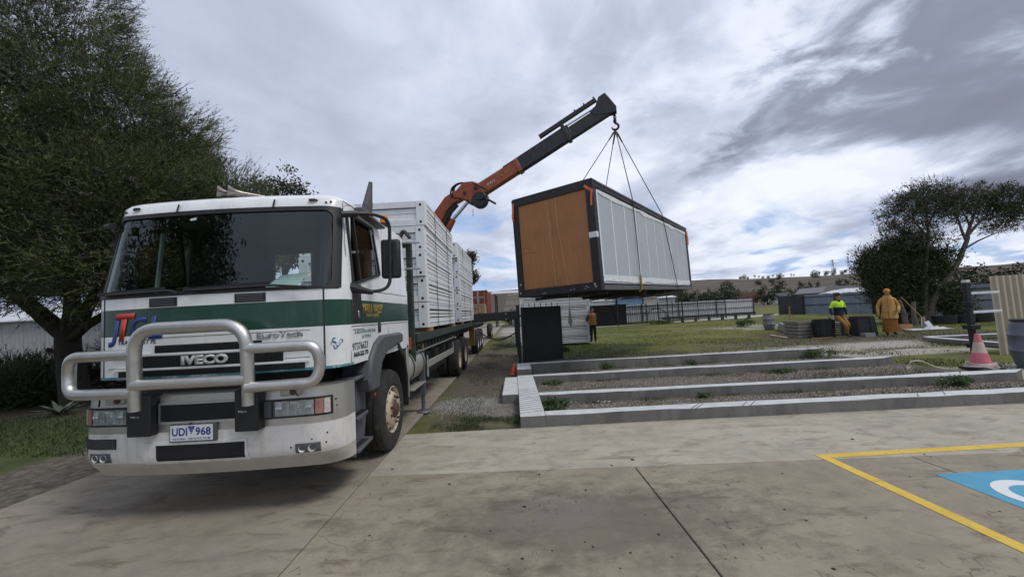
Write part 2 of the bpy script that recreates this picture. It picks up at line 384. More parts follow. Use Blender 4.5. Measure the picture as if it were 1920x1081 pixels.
leafm = g.mix(g.ss(fine, .3, .7), (.040, .034, .022), (.085, .068, .045))
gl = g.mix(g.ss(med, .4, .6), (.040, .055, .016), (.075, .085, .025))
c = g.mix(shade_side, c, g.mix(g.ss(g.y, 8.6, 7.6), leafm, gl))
c = g.mix(g.blob(-6.0, 4.9, .75, 4, .6, med, .9), c, g.mix(g.ss(fine, .35, .65), (.075, .060, .044), (.17, .15, .12)))
GROUND = g.done(c, g.ma('ADD', fine, g.noise(45, 3)), .6, .03)
rs = [0.]+list(np.geomspace(1.5, 1800, 64)); na = 120; Vg = [(0, 0, -.03)]; Fg = []
def hz(x, y):
    t = min(1, max(0, (y-175)/425)); s_ = t**1.25*36.5
    if y > 600: s_ -= (y-600)*.06
    return -.6+s_+(1.6*math.sin(x*.0085+.6)+.8*math.sin(x*.023+1)+.5*math.sin(x*.05+y*.02)+2.5*math.sin(x*.012+y*.03)*(1-t))*t
for r_ in rs[1:]:
    for k in range(na):
        a = 2*math.pi*k/na; x, y = r_*math.sin(a), r_*math.cos(a); Vg.append((x, y, -.03))
mb = MB(); fs = [(0, 1+k, 1+(k+1) % na) for k in range(na)]
for i in range(len(rs)-2):
    for k in range(na): fs.append((1+i*na+k, 1+i*na+(k+1) % na, 1+(i+1)*na+(k+1) % na, 1+(i+1)*na+k))
mb.add(Vg, fs); tag(mb.build('ground', GROUND, smooth=60), kind='structure')
hy = [175, 200, 230, 265, 300, 340, 380, 420, 460, 500, 540, 570, 590, 600, 615, 650, 720, 850]
hm = MB(); hx_ = [-900+30*i for i in range(86)]
hm.add([(x, y, hz(x, y)) for y in hy for x in hx_], [(j*86+i, j*86+i+1, (j+1)*86+i+1, (j+1)*86+i) for j in range(len(hy)-1) for i in range(85)])
tag(hm.build('hill', GROUND, smooth=60), kind='structure')
# ---- concrete forecourt: separate slabs with open joints
def concrete(name, base, warm, stains=True, lvl=1.):
    g = MG(name, .8)
    a = g.noise(.9, 8, .62, .3); b = g.noise(4.5, 7, .65, .2); f = g.noise(38, 5, .7); st = g.noise(2.2, 8, .7, .6, None, (1, 2.6, 1)); sp = g.noise(13, 4, .6)
    lo = tuple(x*.70 for x in base)
    c = g.mix(g.ss(a, .3, .7), lo, base); c = g.mix(g.ss(b, .35, .7, .55), c, warm)
    c = g.mix(g.ss(f, .35, .75, .25), c, tuple(x*.6 for x in base))
    if stains:
        m1 = g.ma('MULTIPLY', g.ss(st, .47, .70), g.ss(a, .30, .58)); c = g.mix(g.ma('MULTIPLY', m1, .74*lvl), c, (.088, .062, .039)); fi = g.noise(90, 3, .6); c = g.mix(g.ss(fi, .60, .72, .35), c, (.10, .09, .075)); c = g.mix(g.ss(fi, .40, .28, .3), c, tuple(min(1, x*1.5) for x in base))
        m2 = g.ma('MULTIPLY', g.ss(sp, .68, .76), g.ss(b, .44, .58)); c = g.mix(g.ma('MULTIPLY', m2, .6), c, (.05, .038, .03))
    return g, c, f
g, c, f = concrete('forecourt_concrete', (.300, .264, .202), (.335, .282, .200))
wet = g.blob(.55, 3.3, 1.4, .55, 1.2, g.noise(3.2, 8, .75), 1.7)
c = g.mix(g.ma('MULTIPLY', wet, .58), c, (.085, .066, .054))
oil = g.blob(.35, 3.45, .36, .24, 1.2, g.noise(5, 7, .75), 1.6)
c = g.mix(g.ma('MULTIPLY', oil, .35), c, (.19, .17, .165))
sp2 = g.ma('MULTIPLY', g.ss(g.noise(7.5, 5, .62, .8, None, (1.8, 1, 1)), .60, .68), g.ss(g.noise(.8, 4), .44, .55))
c = g.mix(g.ma('MULTIPLY', sp2, .6), c, (.05, .037, .029))
crk = g.t.nodes.new('ShaderNodeTexVoronoi'); crk.feature = 'DISTANCE_TO_EDGE'; crk.inputs['Scale'].default_value = .33; mpv = g.t.nodes.new('ShaderNodeVectorMath'); mpv.operation = 'ADD'; nv = g.t.nodes.new('ShaderNodeTexNoise'); nv.inputs['Scale'].default_value = 1.4; nv.inputs['Detail'].default_value = 6; g.lk(g.co, nv.inputs['Vector']); g.lk(g.co, mpv.inputs[0]); g.lk(nv.outputs['Color'], mpv.inputs[1]); g.lk(mpv.outputs[0], crk.inputs['Vector'])
c = g.mix(g.ma('MULTIPLY', g.ss(crk.outputs['Distance'], .0026, .0008, .55), g.ss(a_ if False else g.noise(.35, 3), .46, .54)), c, (.07, .055, .042))
CONC = g.done(c, f, .25, .01)
g, c, f = concrete('strip_concrete', (.40, .370, .300), (.46, .41, .305), True, .8)
CONC2 = g.done(c, f, .2, .01)
g, c, f = concrete('road_concrete', (.285, .255, .205), (.325, .28, .21))
CONC3 = g.done(c, f, .25, .01)
fore = MB().box(-5.29, 15.6, -6, 5.97, -.16, -.025).build('forecourt', mat('slab_bed', (.05, .045, .04), .9)); tag(fore, kind='structure')
J = .012
def yj(x): return 4.46-.042*(x+1.7)           # the slightly skewed joint across the yard
def slab(pts, m, par, name='slab'):
    o = MB().prism(pts, lambda a, b, z: (a, b, z), -.12, 0).build(name, m, par, smooth=0, bevel=.008); return o
xs = [-1.7, 1.21, 4.05, 6.95, 9.85, 12.75, 15.6]
for i in range(len(xs)-1):
    a, b = xs[i]+J/2, xs[i+1]-J/2
    for y0, y1 in ((None, 0.6), (.6, -2.6), (-2.6, -6)):
        ya = [(a, yj(a)-J/2), (b, yj(b)-J/2)] if y0 is None else [(a, y0-J/2), (b, y0-J/2)]
        slab([(a, y1+J/2), (b, y1+J/2), ya[1], ya[0]], CONC, fore)
slab([(-1.7+J/2, yj(-1.7)+J/2), (15.6, yj(15.6)+J/2), (15.6, 5.97), (-1.7+J/2, 5.97)], CONC2, fore)
road = MB().box(-5.42, -1.70, 6.02, 70, -.16, -.03).build('road', MT['slab_bed']); tag(road, kind='structure')
ys = [-6, -2.0, 1.6, 4.9, 8.6, 12.6, 16.6, 20.6, 24.6, 28.6, 34, 40, 47, 55, 70]
for a, b in zip(ys[:-1], ys[1:]):
    yl = (0, 0); slab([(-5.30-.0*a, a+J/2), (-1.7-J/2, a+J/2), (-1.7-J/2, b-J/2), (-5.30, b-J/2)], CONC3, road if a >= 5 else fore)
# ---- painted bay markings
g = MG('yellow_line_paint', .7); wear = g.ss(g.noise(9, 8, .72), .54, .70)
YEL = g.done(g.mix(g.ma('MULTIPLY', wear, .8), g.mix(g.ss(g.noise(3, 5), .3, .7), (.56, .38, .055), (.66, .46, .085)), (.22, .19, .13)), g.noise(40), .2, .01)
g = MG('blue_bay_paint', .7); wear = g.ss(g.noise(7, 8, .72), .56, .72)
BLU = g.done(g.mix(g.ma('MULTIPLY', wear, .7), g.mix(g.ss(g.noise(2.5, 5), .3, .7), (.075, .27, .40), (.10, .33, .47)), (.20, .19, .16)), g.noise(40), .2, .01)
g = MG('white_bay_paint', .7); wear = g.ss(g.noise(8, 8, .7), .62, .76)
WHP = g.done(g.mix(g.ma('MULTIPLY', wear, .6), (.66, .68, .68), (.22, .27, .30)), g.noise(40), .2, .01)
def sheet(poly, z, m, name, kind='structure'):
    o = MB().prism(poly, lambda a, b, c_: (a, b, c_), z-.003, z).build(name, m, smooth=0); tag(o, kind=kind); return o
sheet([(3.17, 4.39), (9, 4.46), (9, 4.36), (3.27, 4.285)], .004, YEL, 'yellow_line')
sheet([(3.17, 4.385), (3.275, 4.28), (3.29, .5), (3.185, .5)], .0045, YEL, 'yellow_line')
sheet([(3.83, 3.78), (5.33, 3.79), (5.33, 2.25), (3.83, 2.25)], .004, BLU, 'blue_bay_square')
# wheelchair symbol: wheel arc, body, head
wm = MB()
def flat(pts): wm.prism(pts, lambda a, b, c_: (a, b, c_), .0045, .008)
ccx, ccy = 4.225, 3.30
def ring(r0_, r1_, a0, a1, n=28):
    for i in range(n):
        t0, t1 = a0+(a1-a0)*i/n, a0+(a1-a0)*(i+1)/n
        flat([(ccx+r0_*math.cos(t0), ccy+r0_*math.sin(t0)), (ccx+r1_*math.cos(t0), ccy+r1_*math.sin(t0)), (ccx+r1_*math.cos(t1), ccy+r1_*math.sin(t1)), (ccx+r0_*math.cos(t1), ccy+r0_*math.sin(t1))])
ring(.195, .295, rad(40), rad(330))
flat([(4.44, 3.42), (4.53, 3.42), (4.53, 2.86), (4.44, 2.86)]); flat([(4.535, 2.96), (4.80, 2.70), (4.73, 2.62), (4.535, 2.82)])
tag(wm.build('wheelchair_symbol', WHP, smooth=0, fix=True), kind='structure')
# ---- concrete strip footings
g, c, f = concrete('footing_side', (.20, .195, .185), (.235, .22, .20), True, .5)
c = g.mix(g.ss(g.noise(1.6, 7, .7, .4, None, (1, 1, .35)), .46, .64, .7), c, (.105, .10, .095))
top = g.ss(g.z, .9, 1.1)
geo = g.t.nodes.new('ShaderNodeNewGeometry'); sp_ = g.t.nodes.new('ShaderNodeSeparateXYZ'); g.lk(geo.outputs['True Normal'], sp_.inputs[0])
c = g.mix(g.ss(sp_.outputs[2], .6, .9), c, g.mix(g.ss(g.noise(5, 8, .7), .35, .7), (.46, .47, .47), (.57, .58, .58)))   # weathered top, also painted paler to carry the light from above
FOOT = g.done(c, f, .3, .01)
def strip(label, x0, x1, y0, y1, h, skew=0., end=.3):
    t = thing('strip_footing', label, 'concrete footing', (x0, y0, 0), 'concrete strip footings')
    m_ = MB(); n = max(2, int((x1-x0)/.35)); rr = random.Random(int(y0*100))
    w_ = lambda: rr.uniform(-.008, .008)
    pts = [(x0+(x1-x0)*i/n, y0+skew*(i/n)+(w_() if 0 < i < n else 0)) for i in range(n+1)]+[(x0+(x1-x0)*i/n+(end if i == n else 0), y1+skew*(i/n)+(w_() if 0 < i < n else 0)) for i in range(n, -1, -1)]
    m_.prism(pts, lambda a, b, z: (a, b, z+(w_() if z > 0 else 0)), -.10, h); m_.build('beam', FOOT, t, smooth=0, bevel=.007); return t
strip('nearest long concrete strip footing along the edge of the pale concrete', .40, 10.4, 5.98, 6.24, .165, -.16)
strip('second concrete strip footing, with white litter lying at its foot', .40, 9.05, 7.47, 7.74, .155, -.2, .45)
strip('third concrete strip footing, level with the far edge of the square pad', .40, 8.75, 9.60, 9.86, .17, -.07, .5)
strip('farthest concrete strip footing, in front of the black gate panel', .40, 8.6, 11.42, 11.68, .235, -.05, .4)
t = thing('cross_footing', 'short concrete footing with raked lines joining the strips at the left', 'concrete footing', (.02, 5.98, 0))
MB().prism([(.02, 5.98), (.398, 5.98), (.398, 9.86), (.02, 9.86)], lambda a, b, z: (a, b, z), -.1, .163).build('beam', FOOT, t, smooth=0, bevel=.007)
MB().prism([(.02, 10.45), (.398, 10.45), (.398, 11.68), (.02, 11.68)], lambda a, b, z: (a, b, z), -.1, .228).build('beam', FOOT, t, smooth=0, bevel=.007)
GRV = mat('groove_dark', (.10, .10, .10), .9); gm = MB()
for i in range(13):
    y = 6.2+i*.155; x1 = .385; gm.bar((.03, y-.02+random.uniform(-.02, .02), .1645), (x1, y+.11+random.uniform(-.02, .02), .1645), .011, .004)
tag(gm.build('raked_groove', GRV, t, smooth=0), kind='stuff')
gm = MB()
for x in (2.55, 2.62, 3.3, 3.42, 5.9, 6.3): gm.bar((x, 5.93, .1665), (x+.22, 6.17, .1665), .010, .004)
tag(gm.build('raked_groove', GRV, bpy.data.objects['strip_footing'], smooth=0), kind='stuff')
t = thing('footing_pad', 'square concrete pad beside the left ends of the strip footings', 'concrete pad', (-.3, 7.7, 0))
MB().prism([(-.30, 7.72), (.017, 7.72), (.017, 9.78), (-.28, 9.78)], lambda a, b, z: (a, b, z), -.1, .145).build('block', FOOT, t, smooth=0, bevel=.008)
# rectangular footing frame out on the right
t = thing('concrete_footing', 'low white edged concrete frame behind the black post and cone', 'concrete footing', (14.4, 14.2, 0))
for p, q in (((14.3, 13.9), (19.5, 13.4)), ((14.25, 13.75), (13.9, 11.2)), ((14.05, 11.2), (19.5, 10.7)), ((19.4, 13.2), (19.4, 10.9))):
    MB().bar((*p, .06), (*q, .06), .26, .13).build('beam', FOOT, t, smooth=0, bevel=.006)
# ---- gravel between the footings
GRAV = MG('gravel_bed'); g = GRAV
fine = g.noise(30, 5, .7); c = g.mix(g.ss(fine, .3, .7), (.075, .062, .050), (.19, .165, .14)); c = g.mix(g.ss(g.noise(1.3, 6, .65), .48, .64, .85), c, (.062, .066, .026))
GR = g.done(c, g.ma('ADD', fine, g.noise(70, 3)), .8, .03)
o = MB().box(.40, 9.3, 6.0, 11.6, -.02, -.006).build('gravel_bed', GR, smooth=0); tag(o, kind='structure')
n = 26000; X = rng.uniform(.42, 8.9, n); Y = 6.2+rng.random(n)**1.25*5.2
keep = np.ones(n, bool)
for a, b in ((5.8, 6.26), (7.25, 7.76), (9.5, 9.88), (11.3, 11.7)): keep &= ~((Y > a) & (Y < b))
X, Y = X[keep], Y[keep]; n = len(X); s_ = rng.uniform(.006, .019, n)
base = np.array([(1, 0, .0), (-.5, .87, 0), (-.5, -.87, 0), (.1, .1, .9)]); ang = rng.uniform(0, 6.28, n); ca, sa = np.cos(ang), np.sin(ang)
bx = base[None, :, 0]*ca[:, None]-base[None, :, 1]*sa[:, None]; by = base[None, :, 0]*sa[:, None]+base[None, :, 1]*ca[:, None]
V = np.stack([X[:, None]+bx*s_[:, None], Y[:, None]+by*s_[:, None]*.8, -.006+np.broadcast_to(base[None, :, 2], (n, 4))*s_[:, None]], -1).reshape(-1, 3)
F = (np.arange(n)[:, None, None]*4+np.array([(0, 1, 3), (1, 2, 3), (2, 0, 3)])[None]).reshape(-1, 3)
rawmesh('gravel', V, F, mat('gravel_stone', (.21, .18, .155), .85, var=.3, scale=30, island=.6), kind='stuff')
# gravel patch beside the drive
n = 2600; X = rng.normal(-1.0, .4, n); Y = rng.normal(7.8, .38, n); k_ = (X > -1.66) & (X < -.0) & (Y > 6.05); X, Y = X[k_], Y[k_]; n = len(X); s_ = rng.uniform(.005, .014, n); ang = rng.uniform(0, 6.28, n); ca, sa = np.cos(ang), np.sin(ang)
bx = base[None, :, 0]*ca[:, None]-base[None, :, 1]*sa[:, None]; by = base[None, :, 0]*sa[:, None]+base[None, :, 1]*ca[:, None]
V = np.stack([X[:, None]+bx*s_[:, None], Y[:, None]+by*s_[:, None], -.03+np.broadcast_to(base[None, :, 2], (n, 4))*s_[:, None]], -1).reshape(-1, 3)
F = (np.arange(n)[:, None, None]*4+np.array([(0, 1, 3), (1, 2, 3), (2, 0, 3)])[None]).reshape(-1, 3)
rawmesh('gravel', V, F, mat('grey_gravel_stone', (.24, .235, .225), .85, var=.3, scale=30, island=.6), kind='stuff')
# ---- grass blades
def blades(name, X, Y, h, wd, m, z0=-.03, lean=.5):
    n = len(X); a = rng.uniform(0, 6.28, n); hh = h*rng.uniform(.45, 1.25, n); ww = wd*rng.uniform(.7, 1.3, n)
    dx, dy = np.cos(a), np.sin(a); lx, ly = rng.normal(0, lean, n)*hh, rng.normal(0, lean, n)*hh
    V = np.stack([np.stack([X-dx*ww, Y-dy*ww, np.full(n, z0)], -1), np.stack([X+dx*ww, Y+dy*ww, np.full(n, z0)], -1), np.stack([X+lx, Y+ly, z0+hh], -1)], 1).reshape(-1, 3)
    return rawmesh(name, V, np.arange(3*n).reshape(-1, 3), m, kind='stuff')
GRASS = mat('grass_blade', (.095, .120, .022), .7, var=.45, scale=.8, dirt=(.17, .15, .055), dscale=.7, damt=.8, island=.3)
GRASSD = mat('dark_grass_blade', (.045, .068, .018), .7, var=.4, scale=1.2, island=.35)
n = 90000; Y = 12.3+rng.random(n)**1.6*24; X = rng.uniform(-.05, 1, n)*Y*1.25
nzv = np.sin(X*.9+np.sin(Y*.7)*1.5)+np.sin(Y*1.3+X*.4)+rng.normal(0, .8, n); kk = (nzv > -.3) & ((Y > 14) | (X > 8) | (rng.random(n) < .25)) & ~((X > 9) & (X < 13.5) & (Y < 14.5) & (rng.random(n) < .8)); X, Y = X[kk], Y[kk]
blades('grass', X, Y, .055, .010, GRASS)
n = 16000; X = rng.uniform(-1.66, .0, n); Y = rng.uniform(6.0, 30, n); d_ = np.sin(X*5)+np.sin(Y*2.1+X*2)+rng.normal(0, .5, n); kk = (d_ > .7) | ((Y > 20) & (X > -1)); blades('grass', X[kk], Y[kk], .05, .006, GRASSD)
n = 7000; X = rng.normal(-.55, .5, n); Y = 6.0+np.abs(rng.normal(.45, .28, n)); kk = (X > -1.4) & (X < .01) & (Y > 5.985) & (Y < 7.0) & ((np.sin(X*7+1)+np.sin(Y*9+X*4)+rng.normal(0, .6, n)) > -.2); blades('grass', X[kk], Y[kk], .042, .004, GRASSD)
n = 26000; X = rng.uniform(-16, -5.9, n); Y = rng.uniform(5.6, 8.8, n); kk = (Y > 5.8+(X+5.9)*-.08) & (rng.random(n) < .9); blades('grass', X[kk], Y[kk], .07, .007, GRASSD)
n = 9000; X = rng.uniform(6, 12.5, n); Y = rng.uniform(8, 12, n); kk = (np.sin(X*2)+np.sin(Y*2.4+X)+rng.normal(0, .5, n)) > .5; blades('grass', X[kk], Y[kk], .06, .007, GRASSD)
n = 7000; X = rng.uniform(4.8, 8.9, n); Y = np.where(rng.random(n) < .5, rng.normal(6.6, .22, n), rng.normal(8.4, .35, n)); kk = (Y > 6.28) & ~((Y > 7.25) & (Y < 7.8)) & (Y < 9.5) & (rng.random(n) < (X-4.3)/4); blades('grass', X[kk], Y[kk], .045, .005, GRASSD, -.006)

# grass creeping along the feet of the footings
n = 15000; xb = rng.uniform(.45, 8.9, n); wall = rng.choice([6.24, 7.40, 7.76, 9.52, 9.88, 11.36], n); yb = wall+np.where(np.isin(wall, [7.40, 9.52, 11.36]), -1, 1)*np.abs(rng.normal(0, .10, n)); pt = np.sin(xb*2.3+wall*3)+np.sin(xb*5.1+wall)+rng.normal(0, .5, n); kk = (pt > .75) & (yb > 6.29)
blades('grass', xb[kk], yb[kk], .055, .005, GRASSD, -.006)
n = 22000; xb = rng.uniform(.45, 8.9, n); yb = rng.uniform(6.3, 11.3, n); ok = ~((yb > 7.2) & (yb < 7.8)) & ~((yb > 9.45) & (yb < 9.92)); pt = np.sin(xb*1.1+yb*2.2)+np.sin(xb*2.7-yb*1.9)+rng.normal(0, .35, n); kk = ok & (pt > 1.0)
blades('grass', xb[kk], yb[kk], .035, .004, GRASSD, -.006)
# ================================================================== CRANE TRUCK
X0 = -2.87
T = thing('crane_truck', 'white and green cab over crane truck with steel bull bar and lettered door', 'truck', (X0, 3.6, 0))
def yf(z): return 3.70+max(0., min(1., (z-2.05)/.95))*.20
def hw(z): return 1.22-.055*max(0., min(1., (z-2.05)/.95))
ANG = [rad(a) for a in (0, 18, 36, 54, 72, 90)]
def half(z, ins=0.):
    """right half of the cab plan, front centre to rear centre: (x, y)"""
    y0 = yf(z)+ins; h = hw(z)-ins; pts = [(a, y0+.07*(a/.95)**2) for a in (0, .22, .44, .66, .82, .95)]
    for a in ANG[1:]: pts.append((.95+(h-.95)*math.sin(a), y0+.07+.24*(1-math.cos(a))))
    for y in (4.06, 4.10, 4.55, 4.92, 5.0, 5.20, 5.8): pts.append((h, max(y, pts[-1][1]+.001)))
    for a in ANG: pts.append((h-.16+.16*math.cos(a), 6.16-ins+.16*math.sin(a)))
    return pts+[(.92, 6.32-ins), (.30, 6.32-ins), (0, 6.32-ins)]
def loop(z, ins=0.):
    hp = half(z, ins); return [(X0+x, y, z) for x, y in hp]+[(X0-x, y, z) for x, y in hp[-2:0:-1]]
NH = len(half(2.)); NL = 2*NH-2
WSI = 8      # windscreen reaches to this index of the half plan
def loft(levels, skip, mats_of, ins=0.):
    m_ = MB(); vs = []
    for z, di in levels: vs += loop(z, ins+di)
    m_.v = vs
    for l in range(len(levels)-1):
        for i in range(NL):
            a, b = i, (i+1) % NL; k = min(i, NL-1-i)
            if skip(l, k, i < NH-1): continue
            m_.f.append((l*NL+a, l*NL+b, (l+1)*NL+b, (l+1)*NL+a)); m_.m.append(mats_of(l, k))
    return m_
LV = [(1.27, 0), (1.295, 0), (1.675, 0), (1.93, 0), (2.05, 0), (2.09, 0), (2.84, 0), (2.88, 0), (2.975, 0), (3.01, .03), (3.04, .09), (3.06, .22)]
REAR0, REAR1 = NH-4, NH-3
def skip(l, k, right):
    if 4 <= l <= 6 and k < WSI: return True                    # windscreen
    if l == 5 and 11 <= k <= 13: return True                   # side windows
    if l == 5 and k in (NH-3,): return True                    # rear windows
    return False
m_ = loft(LV, skip, lambda l, k: 2 if l == 0 and (k < 11) else (1 if l == 2 else 0))
m_.f.append(tuple((len(LV)-1)*NL+i for i in range(NL))); m_.m.append(0)
cab = m_.build('cab', [WHITE, GREEN, TEAL], T, smooth=38)
IL = [(1.75, 0), (2.05, 0), (2.09, 0), (2.84, 0), (2.88, 0), (2.96, 0)]
def skip2(l, k, right):
    return (1 <= l <= 3 and k < WSI) or (l == 2 and (11 <= k <= 13 or k == NH-3))
m_ = loft(IL, skip2, lambda l, k: 0, .035); m_.f += [tuple(range(NL)), tuple(5*NL+i for i in range(NL))]; m_.m += [0, 0]
m_.build('cab_lining', INTER, cab, smooth=38, fix=False)
def fy(x, z): # cab front surface
    a = abs(x); y0 = yf(z)
    if a <= .95: return y0+.07*(a/.95)**2
    s = min(1., (a-.95)/(hw(z)-.95)); return y0+.07+.24*(1-math.sqrt(max(0., 1-s*s)))
def patch(x0, x1, z0, z1, off, th, nx=10, nz=1, surf=None, mi=0, mb=None, slant=0.):
    """block that follows the front surface"""
    sf = surf or fy; m_ = mb or MB(); k = len(m_.v); vs = []
    for o_ in (off, off+th):
        for i in range(nx+1):
            for j in range(nz+1):
                z = z0+(z1-z0)*j/nz; x = x0+(x1-x0)*i/nx+slant*(j/nz); vs.append((X0+x, sf(x, z)-o_, z))
    n = (nx+1)*(nz+1); fs = []
    idx = lambda o_, i, j: o_*n+i*(nz+1)+j
    for i in range(nx):
        for j in range(nz):
            fs.append((idx(1, i, j), idx(1, i+1, j), idx(1, i+1, j+1), idx(1, i, j+1))); fs.append((idx(0, i, j), idx(0, i, j+1), idx(0, i+1, j+1), idx(0, i+1, j)))
        fs.append((idx(0, i, 0), idx(0, i+1, 0), idx(1, i+1, 0), idx(1, i, 0))); fs.append((idx(0, i, nz), idx(1, i, nz), idx(1, i+1, nz), idx(0, i+1, nz)))
    for j in range(nz):
        fs.append((idx(0, 0, j), idx(1, 0, j), idx(1, 0, j+1), idx(0, 0, j+1))); fs.append((idx(0, nx, j), idx(0, nx, j+1), idx(1, nx, j+1), idx(1, nx, j)))
    return m_.add(vs, fs, mi)
# windscreen: pane, rubber seal
xe = half(2.4)[WSI][0]
xw = lambda z: half(z)[WSI][0]
m_ = MB(); vs = []
def wpt(u, v, off):
    z = 2.045+(2.885-2.045)*v; x = (2*u-1)*(xw(z)+.004); return (X0+x, fy(x, z)-off, z)
m_.grid(lambda u, v: wpt(u, v, -.012), 40, 8); pane = m_.build('windscreen', WSGLASS, T, smooth=60)
seal = MB()
for (ua, ub, va, vb) in ((0, 1, -.012, .03), (0, 1, .955, 1.008), (-.006, .022, 0, 1), (.978, 1.006, 0, 1)):
    seal.grid(lambda u, v: wpt(ua+(ub-ua)*u, va+(vb-va)*v, .006), 40, 8)
for a, b, cu, cv in ((.022, .03, 1, 1), (.978, .03, -1, 1), (.022, .955, 1, -1), (.978, .955, -1, -1)):
    q = [wpt(a, b, .005)]+[wpt(a+cu*.03*(1-math.sin(t)), b+cv*.10*(1-math.cos(t)), .005) for t in [rad(d) for d in range(0, 91, 15)]]
    seal.add(q, [(0, i, i+1) for i in range(1, len(q)-1)])
seal.build('seal', BLACK, pane, smooth=60)
st = MB().grid(lambda u, v: (X0+-.28+.06*u+.012*math.sin(9*v), fy(-.25, 2.80)-.001, 2.785+.022*v+.008*u), 2, 2); st.build('registration_sticker', PAPER, pane)
# wipers
wp = MB()
for x0_, x1_ in ((.62, -.12), (-.35, -1.0)):
    wp.tube([(X0+x0_+.30*(1 if x0_ > 0 else .3), fy(x0_, 2.07)-.03, 2.055), (X0+x0_, fy(x0_, 2.1)-.035, 2.085), (X0+x1_, fy(x1_, 2.1)-.03, 2.075)], .012, 6); wp.bar((X0+x0_-.05, fy(x0_, 2.1)-.018, 2.11), (X0+x1_-.1, fy(x1_, 2.1)-.018, 2.085), .012, .03)
wp.build('wiper', BLACK, T, smooth=30)
# interior
d = MB(); d.prism([(3.85, 2.03), (4.25, 2.06), (4.30, 1.80), (3.85, 1.80)], lambda a, b, x: (x, a, b), X0-.93, X0+.93); d.box(X0-1.12, X0+1.12, 4.03, 4.32, 1.80, 2.055); d.build('dashboard', INTER, cab, bevel=.02)
for x in (-.62, .62):
    s_ = MB(); s_.box(X0+x-.26, X0+x+.26, 4.75, 5.25, 1.9, 2.05); s_.prism([(5.15, 2.0), (5.32, 2.0), (5.42, 2.62), (5.30, 2.64)], lambda a, b, xx: (xx, a, b), X0+x-.25, X0+x+.25)
    s_.build('seat', mat('seat_fabric', (.03, .032, .04), .9), cab, bevel=.04)
sw = MB(); ring_ = [(X0-.60+.24*math.cos(t), 4.42+.24*math.sin(t)*.75, 2.13+.24*math.sin(t)*.3) for t in [2*math.pi*i/24 for i in range(24)]]
sw.tube(ring_, .016, 8, closed=True)
for t in (.3, 2.8, 4.7): sw.bar((X0-.60, 4.42, 2.12), (X0-.60+.23*math.cos(t), 4.42+.23*math.sin(t)*.75, 2.13+.23*math.sin(t)*.3), .03, .015)
sw.cyl((X0-.6, 4.42, 2.12), (X0-.6, 4.25, 1.95), .03); sw.build('steering_wheel', BLACK, cab)
# driver-side interior grab rail and the light pillar seen through the glass
MB().bar((X0-.86, 4.12, 2.06), (X0-.84, 4.18, 2.75), .035, .02).build('pillar_trim', mat('pale_trim', (.35, .40, .38), .6), cab)
MB().add([(X0+.36, 3.98, 2.085), (X0+.70, 3.96, 2.085), (X0+.74, 4.16, 2.25), (X0+.42, 4.18, 2.235)], [(0, 1, 2, 3)]).build('clipboard', PAPER, cab)
MB().box(X0+.12, X0+.30, 3.90, 4.0, 2.062, 2.085).build('paper_slip', PAPER, cab)
# front markings: seams, vents, grille
sm = MB()
for s in (-1, 1): patch(s*1.055-.006, s*1.055+.006, 1.29, 2.045, -.004, .006, 1, 8, mb=sm)
patch(-1.05, 1.05, 2.035, 2.042, -.004, .006, 16, mb=sm)
# the big front flap: pressed lines
for z, xa, xb in ((1.645, -.45, .93), (1.39, .70, .93), (1.37, -1.0, -.75)): patch(xa, xb, z, z+.004, -.001, .003, 12, mb=sm)
tag(sm.build('panel_seam', mat('seam_dark', (.03, .03, .03), .9), cab, smooth=0), kind='stuff')
for xa, xb in ((-.56, -.285), (.26, .54)):
    v = patch(xa, xb, 1.938, 2.02, .0, .007).build('air_vent', BLACK, T); MB_ = MB()
    for k in range(3): patch(xa+.02, xb-.02, 1.952+k*.022, 1.962+k*.022, .007, .006, mb=MB_)
    MB_.build('slat', GREYP, v)
def slot(xa, xb, za, zb, n):
    gr_ = patch(xa, xb, za, zb, .0, .004, 14).build('grille_slot', mat('grille_black', (.012, .012, .013), .6), T, smooth=0)
    q = MB()
    for k in range(n):
        x = xa+(xb-xa)*(k+.5)/n; patch(x-.004, x+.004, za+.006, zb-.006, .004, .010, 1, mb=q)
    tag(q.build('grille_bar', BLACK, gr_, smooth=0), kind='stuff')
slot(-.50, .50, 1.505, 1.575, 60); slot(-.69, .69, 1.37, 1.475, 84); slot(-.88, .88, 1.29, 1.345, 90)
br = MB()
for z in (1.485, 1.352): patch(-.92, .92, z, z+.018, .002, .016, 16, mb=br)
br.build('grille_trim', WHITE, T)
text('brand_badge', 'IVECO', .43, .088, (X0, fy(0, 1.43)-.022, 1.428), (1, 0, 0), mat('badge_metal', (.58, .58, .58), .5, .3), T, .016, off=.05)
WR_ = lambda x, z: fy(x-X0, z)-.003
text('model_badge', 'EuroTech', .40, .062, (X0+.665, 3.7, 1.622), (1, 0, 0), mat('badge_grey', (.36, .37, .38), .5, .3), T, .008, off=.02, wrap=WR_)
fyj = lambda x, z: fy(x, z)-.003
JW = lambda o_: (lambda x, z: fy(x-X0, z)-o_)
text('initial_lettering', 'J', .12, .27, (X0-.935, 3.7, 1.715), (1, 0, 0), BLUETXT, T, .001, shear=.18, off=.035, wrap=JW(.004))
text('initial_lettering', 'T', .215, .255, (X0-.815, 3.7, 1.765), (1, 0, 0), REDTXT, T, .001, shear=.18, off=.035, wrap=JW(.007))
text('initial_lettering', 'C', .175, .215, (X0-.675, 3.7, 1.752), (1, 0, 0), BLUETXT, T, .001, shear=.18, off=.03, wrap=JW(.004))
text('initial_lettering', 'L', .15, .215, (X0-.50, 3.7, 1.748), (1, 0, 0), BLUETXT, T, .001, shear=.18, off=.03, wrap=JW(.004))
